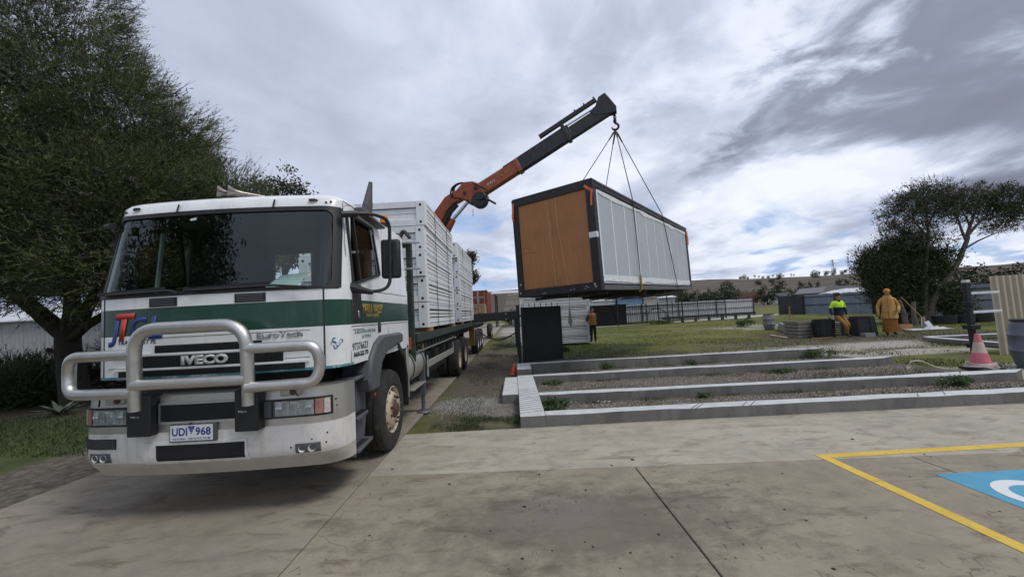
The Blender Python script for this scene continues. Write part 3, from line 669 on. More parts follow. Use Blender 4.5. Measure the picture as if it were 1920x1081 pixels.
text('company_lettering', 'TRANSPORT PL', .40, .042, (X0-.69, 3.7, 1.618), (1, 0, 0), DARKTXT, T, .001, shear=.2, off=.02, wrap=JW(.004))
# roof bits
ml = MB()
for x in (-.44, .52): ml.bar((X0+x, fy(x, 2.9)-.012, 2.885), (X0+x+.012, fy(x, 2.96)-.012, 2.965), .022, .012)
tag(ml.build('visor_bracket', BLACK, T, smooth=0), kind='stuff')
cl = MB()
for s in (-1, 1):
    for k, dx in enumerate((1.02, 1.06, .93)): cl.cyl((X0+s*dx, fy(s*dx, 2.94)-.012, 2.93+.012*k), (X0+s*dx, fy(s*dx, 2.94)+.01, 2.93+.012*k), .010, n=8)
    cl.bar((X0+s*.86, fy(.86, 2.955)-.014, 2.955), (X0+s*.92, fy(.92, 2.955)-.014, 2.957), .018, .02)
tag(cl.build('bolt', DARKSTEEL, T, smooth=0), kind='stuff')
for x, k in ((-.01, 0), (.10, 1)):
    hn = MB(); hn.lathe([(.018, .32), (.018, .12), (.030, .05), (.058, .0), (.060, -.004), (.048, .004), (.02, .07)], (X0+x-.12, 4.02, 3.125), (.9, .62, -.10), 16); hn.build('air_horn', mat('tarnished_chrome', (.30, .27, .24), .35, .9, var=.3, scale=20), T)
MB().bar((X0+.13, 4.28, 3.10), (X0+.28, 4.33, 3.09), .10, .08).bar((X0+.28, 4.30, 3.11), (X0+.40, 4.34, 3.055), .05, .06).build('horn_mount', BLACK, T, bevel=.01)
be = MB(); be.lathe([(0, .11), (.035, .108), (.052, .09), (.056, .02), (.056, 0), (0, 0)], (X0+1.10, 5.55, 3.075), (0, 0, 1), 16); bb = be.build('beacon', AMBER, T)
MB().cyl((X0+1.10, 5.55, 3.03), (X0+1.10, 5.55, 3.075), .06).build('beacon_base', BLACK, bb)
ex = MB(); path = bend([(X0+.45, 6.62, 1.5), (X0+.45, 6.62, 3.45), (X0+.60, 6.48, 4.02)], .5, 8); ex.tube(path, [.075]*(len(path)-5)+[.08, .085, .085, .07, .03], 14); ex.build('exhaust_stack', mat('sooty_steel', (.20, .195, .185), .45, .7, var=.3, scale=6), T)
# side: mirrors, visor, handle, lettering
SX = X0+1.222
sd_ = MB(); sd_.prism([(4.10, 2.088), (4.925, 2.088), (4.925, 2.26)], lambda a, b, x: (x, a, b), SX-.028, SX-.004); sd_.prism([(4.80, 2.842), (4.925, 2.842), (4.925, 2.26)], lambda a, b, x: (x-(b-2.09)*.055, a, b), SX-.028, SX-.003); sd_.build('window_corner', WHITE, T)
for s in (-1, 1):
    q = MB(); x = X0+s*1.20
    q.add([(x, 4.10, 2.09), (x, 4.925, 2.25), (x-s*.045, 4.80, 2.84), (x-s*.045, 4.10, 2.84)], [(0, 1, 2, 3)]); q.build('side_window', SIDEGLASS, T, fix=False)
    f_ = MB(); o_ = X0+s*1.221
    P4 = [(o_, 4.085, 2.09), (o_, 4.925, 2.27), (o_-s*.043, 4.82, 2.83), (o_-s*.045, 4.085, 2.845)]
    for i in range(4): f_.bar(P4[i], P4[(i+1) % 4], .03, .02, upv=(1, 0, 0))
    f_.bar((o_, 4.30, 2.12), (o_-s*.043, 4.24, 2.84), .022, .018, upv=(1, 0, 0)); f_.build('window_frame', BLACK, T)
    mm = MB(); ox = X0+s*1.52
    mm.tube(bend([(X0+s*1.17, 3.97, 2.80), (X0+s*1.40, 4.12, 2.84), (ox+s*.02, 4.36, 2.82), (ox, 4.37, 2.05), (X0+s*1.36, 4.2, 2.0), (X0+s*1.19, 4.05, 2.06)], .12, 5), .019, 8)
    mm.tube([(X0+s*1.17, 3.97, 2.80), (X0+s*1.30, 4.05, 2.82)], .034, 8); mm.tube([(X0+s*1.19, 4.05, 2.06), (X0+s*1.38, 4.21, 2.0)], [.055, .024], 8)
    arm = mm.build('mirror_arm', BLACK, T)
    mr = MB(); mr.box(ox-.11, ox+.11, 4.40, 4.475, 2.165, 2.61); mr.build('mirror', BLACK, T, bevel=.03)
    MB().box(ox-.03, ox+.03, 4.375, 4.40, 2.36, 2.42).build('mirror_clamp', BLACK, arm, bevel=.008)
MB().prism([(4.30, 2.90), (4.30, 2.965), (5.06, 2.90), (5.06, 2.875)], lambda a, b, x: (x, a, b), SX-.05, SX+.05).build('door_visor', GREYP, T, bevel=.012)
kp = MB(); kp.box(SX-.01, SX+.010, 4.055, 4.285, 1.70, 2.10); kp.build('mirror_base_cover', BLACK, T, bevel=.02)
hd = MB(); hd.box(SX-.004, SX+.006, 4.80, 4.90, 1.555, 1.675); hq = hd.build('door_handle', BLACK, T, bevel=.012); MB().box(SX+.006, SX+.016, 4.815, 4.885, 1.63, 1.655).build('grip', GREYP, hq)
se = MB()
for (ya, za, yb, zb) in ((4.005, 1.29, 4.005, 2.93), (5.19, 1.53, 5.19, 2.97), (4.01, 2.045, 5.18, 2.045), (4.02, 1.655, 5.19, 1.655), (5.2, 1.655, 6.1, 1.655), (4.01, 2.95, 5.1, 2.965), (5.2, 2.05, 6.1, 2.05), (4.06, 1.62, 4.35, 1.62), (4.06, 1.35, 4.35, 1.35)):
    sxx = lambda z: SX-.055*max(0, (z-2.05)/.95)-.001
    se.bar((sxx(za), ya, za), (sxx(zb), yb, zb), .006, .004, upv=(1, 0, 0))
tag(se.build('panel_seam', MT['seam_dark'], cab, smooth=0), kind='stuff')
tx = SX+.0015; sy = (0, 1, 0)
text('door_lettering', 'YARRA VALLEY', .66, .105, (tx, 4.655, 1.842), sy, GOLDTXT, T, .001, off=.012)
text('door_lettering', 'CRANE TRUCKS', .40, .038, (tx, 4.63, 1.762), sy, GOLDTXT, T, .001, off=.01)
text('address_lettering', '42 INDUSTRIAL PARK DRIVE', .62, .036, (tx, 4.40, 1.592), sy, GREENTXT, T, .001)
text('address_lettering', 'LILYDALE', .26, .034, (tx, 4.42, 1.540), sy, GREENTXT, T, .001)
text('phone_lettering', '97376623', .42, .075, (tx, 4.24, 1.446), sy, DARKTXT, T, .001)
text('phone_lettering', '0418-332 770', .40, .052, (tx, 4.26, 1.362), sy, DARKTXT, T, .001, off=.02)
text('side_badge', 'R', .05, .08, (SX+.012, 4.20, 1.775), sy, CHROME, T, .002, off=.02)
sw_ = MB(); fl = lambda yy, zz: (tx+.001, yy, zz)
for k in range(5):
    cy, cz, r_, a0 = 4.035+.03*k*.9, 1.50+.03*math.sin(k*2.1), .034-.003*k, k*1.3
    sp_p = [(1.135+(cy-4.07)*.5+r_*.75*(1-j/14)*math.cos(a0+j*.42), cz+r_*(1-j/14)*math.sin(a0+j*.42)) for j in range(12)]
    sw_.tube([(X0+min(a_, 1.205), fy(min(a_, 1.205), b_)-.001, b_) for a_, b_ in sp_p], [.006*(1-j/13) for j in range(12)], 5)
sw_.build('scroll_decal', mat('scroll_blue', (.03, .12, .26), .5), T)
# ---------------- bumper
def by(x, z):
    a = abs(x); tuck = .13*max(0., min(1., (.58-z)/.18))**1.5
    y0 = 3.60+tuck+(.02 if z > 1.06 else 0)
    if a <= .94: return y0+.06*(a/.94)**2
    s = min(1., (a-.94)/.28); return y0+.06+.26*(1-math.sqrt(max(0., 1-s*s)))
bz = [.385, .42, .47, .53, .60, .70, .80, .805, .95, 1.09, 1.125]
bm_ = MB(); xsb = [-1.2199]+[-1.22*math.sin(rad(a)) for a in range(84, 0, -6)]+[0]; xsb = xsb+[-x for x in xsb[-2::-1]]
vs = [(X0+x, by(x, z), z) for z in bz for x in xsb]; nx_ = len(xsb); bm_.v = vs
for j in range(len(bz)-1):
    for i in range(nx_-1): bm_.f.append((j*nx_+i, j*nx_+i+1, (j+1)*nx_+i+1, (j+1)*nx_+i)); bm_.m.append(2 if j < 3 else (0 if j < 6 else 1))
# returns along the sides and the top shelf
for s in (0, nx_-1):
    k = len(bm_.v); bm_.v += [(X0+(1.22 if s else -1.22), 4.06, z) for z in bz]
    for j in range(len(bz)-1): bm_.f.append((j*nx_+s, (j+1)*nx_+s, k+j+1, k+j)); bm_.m.append(2 if j < 3 else (0 if j < 6 else 1))
k = len(bm_.v); j = len(bz)-1; bm_.v += [(X0+x, max(3.95, by(x, 1.1)+.05), 1.13) for x in xsb]
for i in range(nx_-1): bm_.f.append((j*nx_+i, j*nx_+i+1, k+i+1, k+i)); bm_.m.append(1)
k2 = len(bm_.v); bm_.v += [(X0+x, 4.05, .40) for x in xsb]
for i in range(nx_-1): bm_.f.append((i, i+1, k2+i+1, k2+i)); bm_.m.append(2)
bump = bm_.build('bumper', [BUMPW, mat('bright_bumper_metal', (.60, .59, .56), .38, .85, var=.06, scale=4, dirt=(.34, .31, .25), dscale=4, damt=.6), DIRTYW], T, smooth=40)
def bp(x0, x1, z0, z1, off, th, nx=10, nz=5, **k): return patch(x0, x1, z0, z1, off, th, nx, nz, surf=by, **k)
DK = mat('opening_black', (.008, .008, .009), .7)
q = bp(-.34, .345, .895, 1.045, 0, .004, 10); sl_ = q.build('bumper_opening', DK, bump, smooth=0)
q = bp(-.39, .41, .545, .69, 0, .004, 10); q.build('bumper_opening', DK, bump, smooth=0)
fr = MB()
for (xa, xb, za, zb) in ((-.36, .365, 1.045, 1.095), (-.36, .365, .875, .895), (-.36, -.34, .895, 1.045), (.345, .365, .895, 1.045)): bp(xa, xb, za, zb, 0, .016, 8, mb=fr)
fr.build('opening_frame', ALU, bump)
fr = MB()
for (xa, xb, za, zb) in ((-.50, .43, .69, .712), (-.50, .43, .522, .545), (-.50, -.39, .545, .69), (.41, .43, .545, .69)): bp(xa, xb, za, zb, 0, .012, 8, mb=fr)
fr.build('opening_frame', BUMPW, bump)
LAMPIN = mat('lamp_reflector', (.62, .63, .62), .35, .1, var=.45, scale=30)
for s in (-1, 1):
    def B(xa, xb, za, zb, off, th, m_, nm, par, n=8, nz=1, slant=0.):
        a, b = (xa, xb) if s > 0 else (-xb, -xa)
        return bp(a, b, za, zb, off, th, n, max(nz, 4), slant=slant).build(nm, m_, par)
    hl = B(.54, 1.145, .865, 1.035, 0, .008, BLACK, 'headlight', T, 10)
    B(.55, .645, .880, 1.022, .008, .006, GREYP, 'headlight_blank', hl, 3)
    B(.675, 1.005, .885, 1.015, .008, .006, LAMPIN, 'reflector', hl, 8)
    q = MB()
    for k in range(5):
        for j in range(2):
            a = .685+k*.063; z_ = .892+j*.06; P_ = [(a, z_), (a+.058, z_), (a+.058, z_+.055), (a, z_+.055)]; tl = [.0, .012, .004, .014][(k*2+j*3) % 4]
            q.add([(X0+s*u, by(s*u, v)-.0165-(tl if i_ in (k % 4, (k+1) % 4) else 0), v) for i_, (u, v) in enumerate(P_)], [(0, 1, 2, 3)])
    tag(q.build('reflector_facet', mat('lamp_mirror', (.74, .75, .76), .25, .15, var=.4, scale=22, stretch=(1, 1, .35)), hl, smooth=0), kind='stuff')
    q = MB()
    for k in range(9): a = .69+k*.036; B2 = (a, a+.006) if s > 0 else (-a-.006, -a); bp(B2[0], B2[1], .89, 1.01, .014, .006, 1, mb=q)
    q.build('lens_rib', mat('lens_rib_glass', (.60, .61, .62), .25, .2), hl)
    B(.67, 1.01, .88, 1.02, .026, .003, LENS, 'lens', hl, 8)
    B(1.09, 1.13, .885, 1.018, .008, .010, mat('side_lens', (.55, .52, .50), .25, var=.2, scale=30), 'side_lens', hl, 4)
    B(1.02, 1.085, .885, 1.018, .008, .010, mat('indicator_lens', (.34, .17, .14), .25, var=.3, scale=18), 'indicator', hl, 5)
    B(.84, 1.05, .545, .628, 0, .010, GREYP, 'fog_lamp', T, 6)
    fg = bpy.data.objects[[o.name for o in T.children if o.name.startswith('fog_lamp')][-1]]
    for cxx in (.90, .985):
        xx = s*cxx; q = MB(); q.lathe([(.034, -.004), (.03, .006), (.012, .010), (0, .011)], (X0+xx, by(xx, .59)-.014, .587), (-.25*s if cxx > .95 else -.15*s, 1, 0), 14); q.build('lamp_bowl', LAMPIN, fg)
    q = MB(); xx = s*.80; q.box(X0+xx-.09, X0+xx+.09, by(xx, 1.1)-.025, by(xx, 1.1)+.02, 1.06, 1.135); br2 = q.build('bar_bracket', ALUD, T, bevel=.01)
    MB().cyl((X0+xx+.03, by(xx, 1.1)-.04, 1.095), (X0+xx+.03, by(xx, 1.1)-.02, 1.095), .026, n=10).build('bolt', RUST, br2)
q = bp(-1.13, -.78, .665, .755, 0, .006, 8); vg = q.build('side_grille', BLACK, T); q = MB()
for k in range(22): a = -1.12+k*.0155; bp(a, a+.005, .672, .748, .006, .008, 1, mb=q)
tag(q.build('grille_bar', GREYP, vg), kind='stuff')
hs = MB()
for (x, z) in ((.80, .60), (1.09, .615), (.98, .66), (1.16, .99), (1.165, .93), (1.10, .70)): hs.cyl((X0+x, by(x, z)-.002, z), (X0+x, by(x, z)+.02, z), .008, n=8)
tag(hs.build('bolt_hole', DK, bump, smooth=0), kind='stuff')
# ---------------- bull bar
bb = MB(); YB = 3.50; r_ = .054
bb.tube(bend([(X0-.50, YB+.03, 1.02), (X0-.50, YB, 1.735), (X0+.50, YB, 1.735), (X0+.50, YB+.03, 1.02)], .23, 8), r_, 16)
bar_ = bb.build('bull_bar', ALU, T)
MB().tube([(X0-.50, YB, 1.245), (X0+.50, YB, 1.245)], .047, 14).build('cross_tube', ALU, bar_)
for s in (-1, 1):
    MB().tube(bend([(X0+s*.50, YB, 1.515), (X0+s*1.09, YB+.03, 1.515), (X0+s*1.13, YB+.06, 1.35), (X0+s*1.09, YB+.03, 1.185), (X0+s*.50, YB, 1.175)], .15, 8), .047, 14).build('wing_tube', ALU, bar_)
    k = MB(); k.box(X0+s*.475-.105, X0+s*.475+.105, 3.525, 3.66, .79, 1.15); bk = k.build('bar_mount', mat('mount_black', (.014, .015, .017), .45), T, bevel=.012)
    text('mount_badge', 'IVECO', .075, .016, (X0+s*.475-.03, 3.5235, .965), (1, 0, 0), CHROME, bk, .001, off=.01)
    MB().bar((X0+s*.86, 3.57, 1.13), (X0+s*.90, 3.60, 1.06), .012, .01).build('stay', DARKSTEEL, bar_)
# ---------------- number plate
pl_ = MB().box(X0-.245, X0+.175, 3.575, 3.60, .715, .875).build('plate_holder', GREYP, T, bevel=.006)
px, pz, py = X0-.045, .795, 3.5735
MB().box(px-.19, px+.19, py, 3.575, pz-.068, pz+.068).build('number_plate', mat('plate_white', (.72, .74, .76), .35, var=.03), pl_, bevel=.001)
PB = mat('plate_blue', (.02, .045, .26), .5); fx = (1, 0, 0)
text('plate_lettering', 'UDI', .135, .070, (px-.105, py-.001, pz+.012), fx, PB, pl_, .001, off=.02)
text('plate_lettering', '968', .135, .070, (px+.105, py-.001, pz+.012), fx, PB, pl_, .001, off=.02)
text('plate_lettering', 'VICTORIA - THE PLACE TO BE', .34, .016, (px, py-.001, pz-.050), fx, PB, pl_, .001)
q = MB(); q.prism([(px-.032, pz+.058), (px+.032, pz+.058), (px, pz-.012)], lambda a, b, c_: (a, c_, b), py-.0018, py-.0005); q.build('plate_emblem', PB, pl_, smooth=0)
q = MB()
for dx, dz in ((0, .045), (-.011, .032), (.012, .034), (.003, .022), (0, .006)): q.cyl((px+dx, py-.003, pz+dz), (px+dx, py-.001, pz+dz), .0035, n=5)
tag(q.build('emblem_star', MT['plate_white'], pl_, smooth=0), kind='stuff'); MB().cyl((px-.01, py-.004, pz+.078), (px-.01, py+.01, pz+.078), .010, n=8).build('plate_screw', DARKSTEEL, pl_)
# ---------------- wheels
def wheel(cx_, cy_, s, nuts=True, front=True, rx=.52):
    m_ = MB(); W_ = .30; ax = (s, 0, 0); o_ = (cx_, cy_, rx)
    prof = [(.30, .0), (.315, .012), (.40, .022), (.455, .018), (.497, .0), (rx-.006, -.03), (rx, -.045), (rx, -.075), (rx-.014, -.078), (rx-.014, -.088), (rx, -.091), (rx, -.148), (rx-.014, -.151), (rx-.014, -.161), (rx, -.164), (rx, -.225), (rx-.006, -.24), (.49, -.275), (.40, -.295), (.30, -.28)]
    m_.lathe(prof, o_, ax, 56); wh = m_.build('wheel', RUBBER, T, smooth=30)
    rim = MB()
    if front: pr_ = [(.302, .004), (.296, .012), (.285, .004), (.270, -.03), (.24, -.022), (.215, .012), (.20, .026), (.11, .030)]
    else: pr_ = [(.302, .0), (.296, .008), (.285, -.01), (.27, -.09), (.25, -.15), (.20, -.17), (.15, -.165), (.10, -.16)]
    rim.lathe(pr_, o_, ax, 48); rim.build('rim', BEIGE, wh, smooth=40)
    hub = MB(); t0 = .026 if front else -.16; hub.lathe([(.105, t0), (.10, t0+.015), (.085, t0+.02), (.075, t0+.045), (.05, t0+.055), (0, t0+.057)], o_, ax, 24); hub.build('hub', RUST, wh)
    ho = MB(); rh = .243 if front else .225; th = -.022 if front else -.158
    for k in range(10):
        a = 2*math.pi*k/10; c_ = Vector((cx_, cy_+rh*math.cos(a), rx+rh*math.sin(a)))+Vector((s*th, 0, 0))
        nrm = Vector((s, .55*math.cos(a), .55*math.sin(a))).normalized() if front else Vector((s, 0, 0)); ho.lathe([(.028, .008), (.02, .010), (0, .010)], c_, nrm, 12)
    tag(ho.build('rim_hole', DK, wh), kind='stuff')
    if nuts:
        nm = None
        for k in range(10):
            a = 2*math.pi*(k+.5)/10; p = Vector((cx_+s*.024, cy_+.162*math.cos(a), rx+.162*math.sin(a))); q = MB(); q.cyl(p, p+Vector((s*.028, 0, 0)), .019, n=6); q.cyl(p+Vector((s*.028, 0, 0)), p+Vector((s*.055, 0, 0)), .011, n=8); q.build('wheel_nut', RUST if k % 3 else CHROME, wh)
    return wh
wheel(X0+1.20, 5.33, 1); wheel(X0-1.20, 5.33, -1, False)
for y in (11.55, 12.93):
    for s in (-1, 1): wheel(X0+s*1.25, y, s, False, False); wheel(X0+s*.93, y, s, False, False)
# mudguard, steps
mg = MB()
arcp = [(4.36, 1.06), (4.46, 1.30), (4.62, 1.44), (4.84, 1.52), (5.60, 1.52), (5.70, 1.50)]; inn = [(5.70, 1.38), (5.58, 1.37), (5.0, 1.31), (4.80, 1.20), (4.70, 1.02), (4.66, .92), (4.40, .92)]
mg.prism(arcp+inn, lambda a, b, x: (x, a, b), X0+.93, X0+1.275); mg.build('mudguard', GREYP, T, bevel=.03)
fl = MB(); fl.lathe([(.60, -.30), (.60, .02), (.575, .02), (.575, -.30)], (X0+1.20, 5.33, .66), (1, 0, 0), 24, a0=rad(-150), a1=rad(60)); 
fb = MB(); fb.prism([(5.60, 1.38), (5.90, 1.18), (6.02, .85), (6.0, .42), (5.97, .42), (5.96, .85), (5.85, 1.12), (5.58, 1.30)], lambda a, b, x: (x, a, b), X0+.90, X0+1.24); fb.build('mud_flap', BLACK, T, bevel=.01)
wl = MB(); wl.box(X0-.85, X0+.86, 4.0, 6.25, .62, 1.30); wl.build('cab_chassis', DARKSTEEL, T)
sp = MB(); sp.prism([(4.07, 1.09), (4.42, 1.12), (4.50, 1.06), (4.62, .9), (4.62, .62), (4.54, .38), (4.10, .36)], lambda a, b, x: (x, a, b), X0+.86, X0+1.12); stp = sp.build('step_box', GREYP, T, bevel=.015)
MB().box(X0+.9, X0+1.20, 4.085, 4.115, .33, .95).build('step_side', GREYP, T, bevel=.008)
for z, ya, yb in ((1.13, 4.06, 4.46), (.72, 4.10, 4.46), (.40, 4.10, 4.58)):
    s_ = MB(); s_.prism([(X0+1.02, ya), (X0+1.235, ya), (X0+1.205, yb), (X0+1.02, yb)], lambda a, b, c_: (a, b, c_), z-.035, z); so_ = s_.build('step', GREYP, T, bevel=.008)
    rb = MB()
    for k in range(7): y = ya+.05+k*.05; rb.box(X0+1.05, X0+1.195, y, y+.012, z, z+.008)
    tag(rb.build('tread_rib', BLACK, so_, smooth=0), kind='stuff')
MB().cyl((SX-.02, 4.60, .86), (SX+.015, 4.60, .86), .022, n=10).build('side_marker', mat('marker_red', (.30, .07, .03), .4), T)
# fuel tank and access treads
tk = MB(); tk.lathe([(0, -.02), (.20, -.01), (.27, .02), (.285, .05), (.285, 1.0), (.27, 1.03), (.2, 1.05), (0, 1.06)], (X0+.95, 6.22, .92), (0, 1, 0), 28); tank = tk.build('fuel_tank', ALUD, T)
for y in (6.40, 7.10):
    q = MB(); q.lathe([(.287, -.025), (.294, -.025), (.294, .025), (.287, .025)], (X0+.95, y, .92), (0, 1, 0), 28); q.build('tank_strap', DARKSTEEL, tank)
for z, ya, yb, xo in ((1.245, 6.18, 7.25, 1.16), (.56, 6.45, 7.35, 1.2)):
    for k in range(4): MB().box(X0+xo-.20+k*.052, X0+xo-.155+k*.052, ya, yb, z-.03, z).build('access_tread', ALUD, tank, bevel=.004)
MB().prism([(6.06, 1.32), (6.16, 1.30), (6.14, .50), (6.05, .52)], lambda a, b, x: (x, a, b), X0+.95, X0+1.22).build('tank_guard', ALUD, T, bevel=.01)
lg = MB(); lg.box(X0+1.10, X0+1.19, 7.26, 7.36, .30, 1.15); lg.cyl((X0+1.145, 7.31, .03), (X0+1.145, 7.31, .60), .034); lg.cyl((X0+1.145, 7.31, 0.0), (X0+1.145, 7.31, .035), .13, .10, 20); lg.build('stabiliser_leg', GREYP, T)
MB().box(X0+1.11, X0+1.18, 7.29, 7.37, 1.15, 1.25).build('leg_valve', mat('yellow_fitting', (.45, .27, .03), .5), T, bevel=.01)
# side guard rail
sg = MB(); sg.bar((X0+1.20, 7.50, .83), (X0+1.20, 10.75, .80), .03, .13); sgo = sg.build('side_guard', ALUD, T, bevel=.006)
for y in (7.6, 8.6, 9.6, 10.6): MB().box(X0+1.05, X0+1.18, y, y+.05, .78, 1.2).build('guard_post', DARKSTEEL, sgo)
MB().cyl((X0+1.2, 10.7, .86), (X0+1.2, 10.7, 1.02), .02, n=8).cyl((X0+1.2, 7.52, .60), (X0+1.2, 7.52, 1.0), .022, n=8).build('guard_pin', STEEL, sgo)
# deck, chassis, headboard
dk = MB(); dk.box(X0-1.22, X0+1.22, 6.62, 16.9, 1.38, 1.44); dk.build('deck', DGREENST, T)
sr = MB(); sr.box(X0+1.222, X0+1.25, 6.62, 16.9, 1.30, 1.445); sr.box(X0-1.25, X0-1.222, 6.62, 16.9, 1.30, 1.445); sr.build('side_rave', DGREENST, T)
rr_ = MB(); rr_.bar((X0+1.20, 6.7, 1.135), (X0+1.20, 11.0, 1.135), .03, .03); tr = rr_.build('tie_rail', STEEL, T)
for k in range(14):
    y = 6.75+k*.33; MB().box(X0+1.18, X0+1.215, y, y+.035, 1.15, 1.30).build('rail_post', DGREENST, tr, smooth=0)
for k in range(17): MB().box(X0-1.2, X0+1.2, 6.7+k*.6, 6.78+k*.6, 1.28, 1.378).build('deck_bearer', DARKSTEEL, T, smooth=0)
ch = MB()
for s in (-1, 1): ch.box(X0+s*.43-.05, X0+s*.43+.05, 6.0, 16.9, .88, 1.278)
ch.box(X0-.55, X0+.55, 8.6, 10.4, .55, .95); ch.box(X0-1.0, X0+1.0, 11.48, 11.62, .46, .60); ch.box(X0-1.0, X0+1.0, 12.86, 13.0, .46, .60); ch.box(X0+.5, X0+1.05, 8.3, 10.2, .55, 1.0)
ch.build('chassis', DARKSTEEL, T)
hb = MB()
for x in (-1.18, -.4, .4, 1.18): hb.box(X0+x-.045, X0+x+.045, 6.50, 6.60, .95 if abs(x) > 1 else 1.44, 2.98)
for z in (1.6, 2.2, 2.93): hb.box(X0-1.22, X0+1.22, 6.505, 6.595, z-.04, z+.04)
hbo = hb.build('headboard', DGREENST, T, bevel=.008)
for z in (2.95, 2.52): MB().cyl((X0+1.0, 6.46, z), (X0+1.38, 6.46, z), .018, n=8).build('hook_bar', STEEL, hbo)
MB().tube(bend([(X0+1.05, 6.42, 2.9), (X0+1.12, 6.42, 3.18), (X0+1.24, 6.42, 3.02)], .1), .03, 8).build('hose_loop', BLACK, hbo)
MB().box(X0+1.13, X0+1.18, 6.44, 6.50, 1.2, 1.4).build('marker_tape', ORANGEC, hbo)
# ---------------- crane
U = Vector((.95726, -.28924, 0)); NV = Vector((.28924, .95726, 0)); BASE = Vector((-2.86, 16.2, 0))
def cp(s, z, o=0.): p = BASE+U*s+NV*o; return (p.x, p.y, z)
c3 = lambda a, b, o: cp(a, b, o)
co_ = MB(); co_.cyl((-2.86, 16.2, 1.2), (-2.86, 16.2, 1.9), .42, n=24); co_.prism([(-.32, 1.9), (.32, 1.9), (.30, 5.2), (.1, 5.75), (-.25, 5.75), (-.38, 5.2)], c3, -.24, .24); colm = co_.build('crane_column', ORANGEC, T, bevel=.02)
ar = MB(); ar.prism([(-.30, 5.35), (-.20, 5.98), (.36, 6.60), (.80, 6.80), (1.05, 6.78), (1.05, 6.42), (.74, 6.30), (.42, 6.04), (.12, 5.52)], c3, -.17, .17); arm_ = ar.build('inner_boom', ORANGEC, T, bevel=.015)
ad = MB(); ad.prism([(.12, 5.50), (.42, 6.02), (.74, 6.28), (.86, 6.24), (.56, 5.98), (.24, 5.44)], c3, -.12, .12); ad.build('boom_stiffener', DARKSTEEL, arm_)
cy = MB(); cy.cyl(cp(.18, 4.95), cp(.62, 5.68), .125, n=16); cyo = cy.build('lift_cylinder', ORANGEC, T); MB().cyl(cp(.62, 5.68), cp(1.32, 6.32), .07, n=16).build('piston_rod', CHROME, cyo)
kn = MB()
for o_ in (-.22, .16):
    kn.prism([(.68, 6.68), (.92, 6.80), (1.22, 7.08), (1.62, 7.06), (1.86, 6.95), (2.10, 6.55), (1.80, 6.30), (1.55, 6.18), (1.38, 6.32), (1.05, 6.46), (.62, 6.56)], c3, o_, o_+.06)
kno = kn.build('knuckle_link', ORANGEC, T, bevel=.008)
for s_, z_, r_ in ((.72, 6.62, .06), (1.28, 6.62, .07), (1.75, 6.75, .07)): MB().cyl(cp(s_, z_, -.26), cp(s_, z_, .26), r_, n=14).build('pivot_pin', DARKSTEEL, kno)
hb_ = MB()
for k in range(4): hb_.tube(bend([cp(.60+.05*k, 6.62, -.15+.08*k), cp(.66, 6.95+.03*k, -.15+.08*k), cp(1.0, 7.12+.02*k, -.15+.08*k), cp(1.4, 7.05, -.15+.08*k)], .2, 5), .025, 7)
hb_.tube(bend([cp(1.7, 6.95, -.25), cp(2.35, 6.55, -.32), cp(2.15, 6.25, -.3), cp(1.75, 6.3, -.25)], .25, 6), .03, 7); hb_.build('hydraulic_hose', BLACK, kno)
rl = MB(); rl.lathe([(0, -.16), (.30, -.16), (.33, -.12), (.33, .12), (.30, .16), (0, .16)], cp(1.88, 6.28, -.1), NV, 24); rl.prism([(1.2, 6.5), (2.1, 6.6), (2.2, 6.4), (1.8, 6.0), (1.4, 6.2)], c3, -.14, .12); rl.bar(cp(2.1, 6.35), cp(2.50, 6.08), .08, .08); rl.bar(cp(1.52, 6.0), cp(1.50, 5.70), .02, .02); rl.build('swing_motor', BLACKC, kno, bevel=.01)
D2 = Vector((3.60-2.0, 0, 7.35-6.62)); sl2 = 1.65/3.57
def ln(s, off): # boom axis with offset normal to it (s along, off up)
    d = Vector((1, sl2)).normalized(); n_ = Vector((-d.y, d.x)); q = Vector((1.85, 6.62))+d*s+n_*off; return q
def bx(s0, s1, a0, a1, w0, m_, nm, par, a0b=None, a1b=None, bev=.012):
    P_ = [ln(s0, a0), ln(s1, a0 if a0b is None else a0b), ln(s1, a1 if a1b is None else a1b), ln(s0, a1)]
    return MB().prism([(p.x, p.y) for p in P_], c3, -w0/2, w0/2).build(nm, m_, par, bevel=bev)
ob = bx(-.1, 1.90, -.20, .26, .34, ORANGEC, 'outer_boom', T)
bx(1.78, 1.95, -.24, .30, .40, ORANGEC, 'boom_collar', ob)
te = bx(1.7, 4.2, -.22, .25, .29, BLACKC, 'boom_extension', T); bx(4.2, 5.80, -.23, .22, .24, BLACKC, 'boom_extension', T)
bx(3.96, 4.10, -.27, .45, .32, BLACKC, 'extension_collar', te)
bx(1.30, 4.2, .275, .38, .12, BLACKC, 'extension_cylinder', te, bev=.02)
MB().cyl(cp(*ln(-.05, .37)), cp(*ln(1.30, .345)), .035, n=12).build('piston_rod', CHROME, te)
bx(3.10, 5.55, .50, .66, .13, BLACKC, 'extension_cylinder', te, bev=.02)
MB().cyl(cp(*ln(3.9, .36)), cp(*ln(5.4, .33)), .035, n=12).build('piston_rod', CHROME, te)
MB().cyl(cp(*ln(1.9, -.25), -.1), cp(*ln(4.05, -.25), -.1), .022, n=8).build('hose_pipe', BLACKC, te)
hd_ = MB(); hd_.prism([(6.74, 9.50), (6.98, 9.62), (7.12, 9.42), (7.36, 9.03), (7.36, 8.84), (7.22, 8.80), (7.10, 8.80), (6.55, 8.84), (6.40, 9.00), (6.62, 9.20)], c3, -.13, .13); hdo = hd_.build('boom_head', BLACKC, T, bevel=.02)
q = MB()
for k in range(3): p = ln(4.7+k*.4, .66); q.bar(cp(p.x, p.y), cp(p.x-.02, p.y+.07), .05, .05)
tag(q.build('pipe_clip', BLACKC, te, smooth=0), kind='stuff')
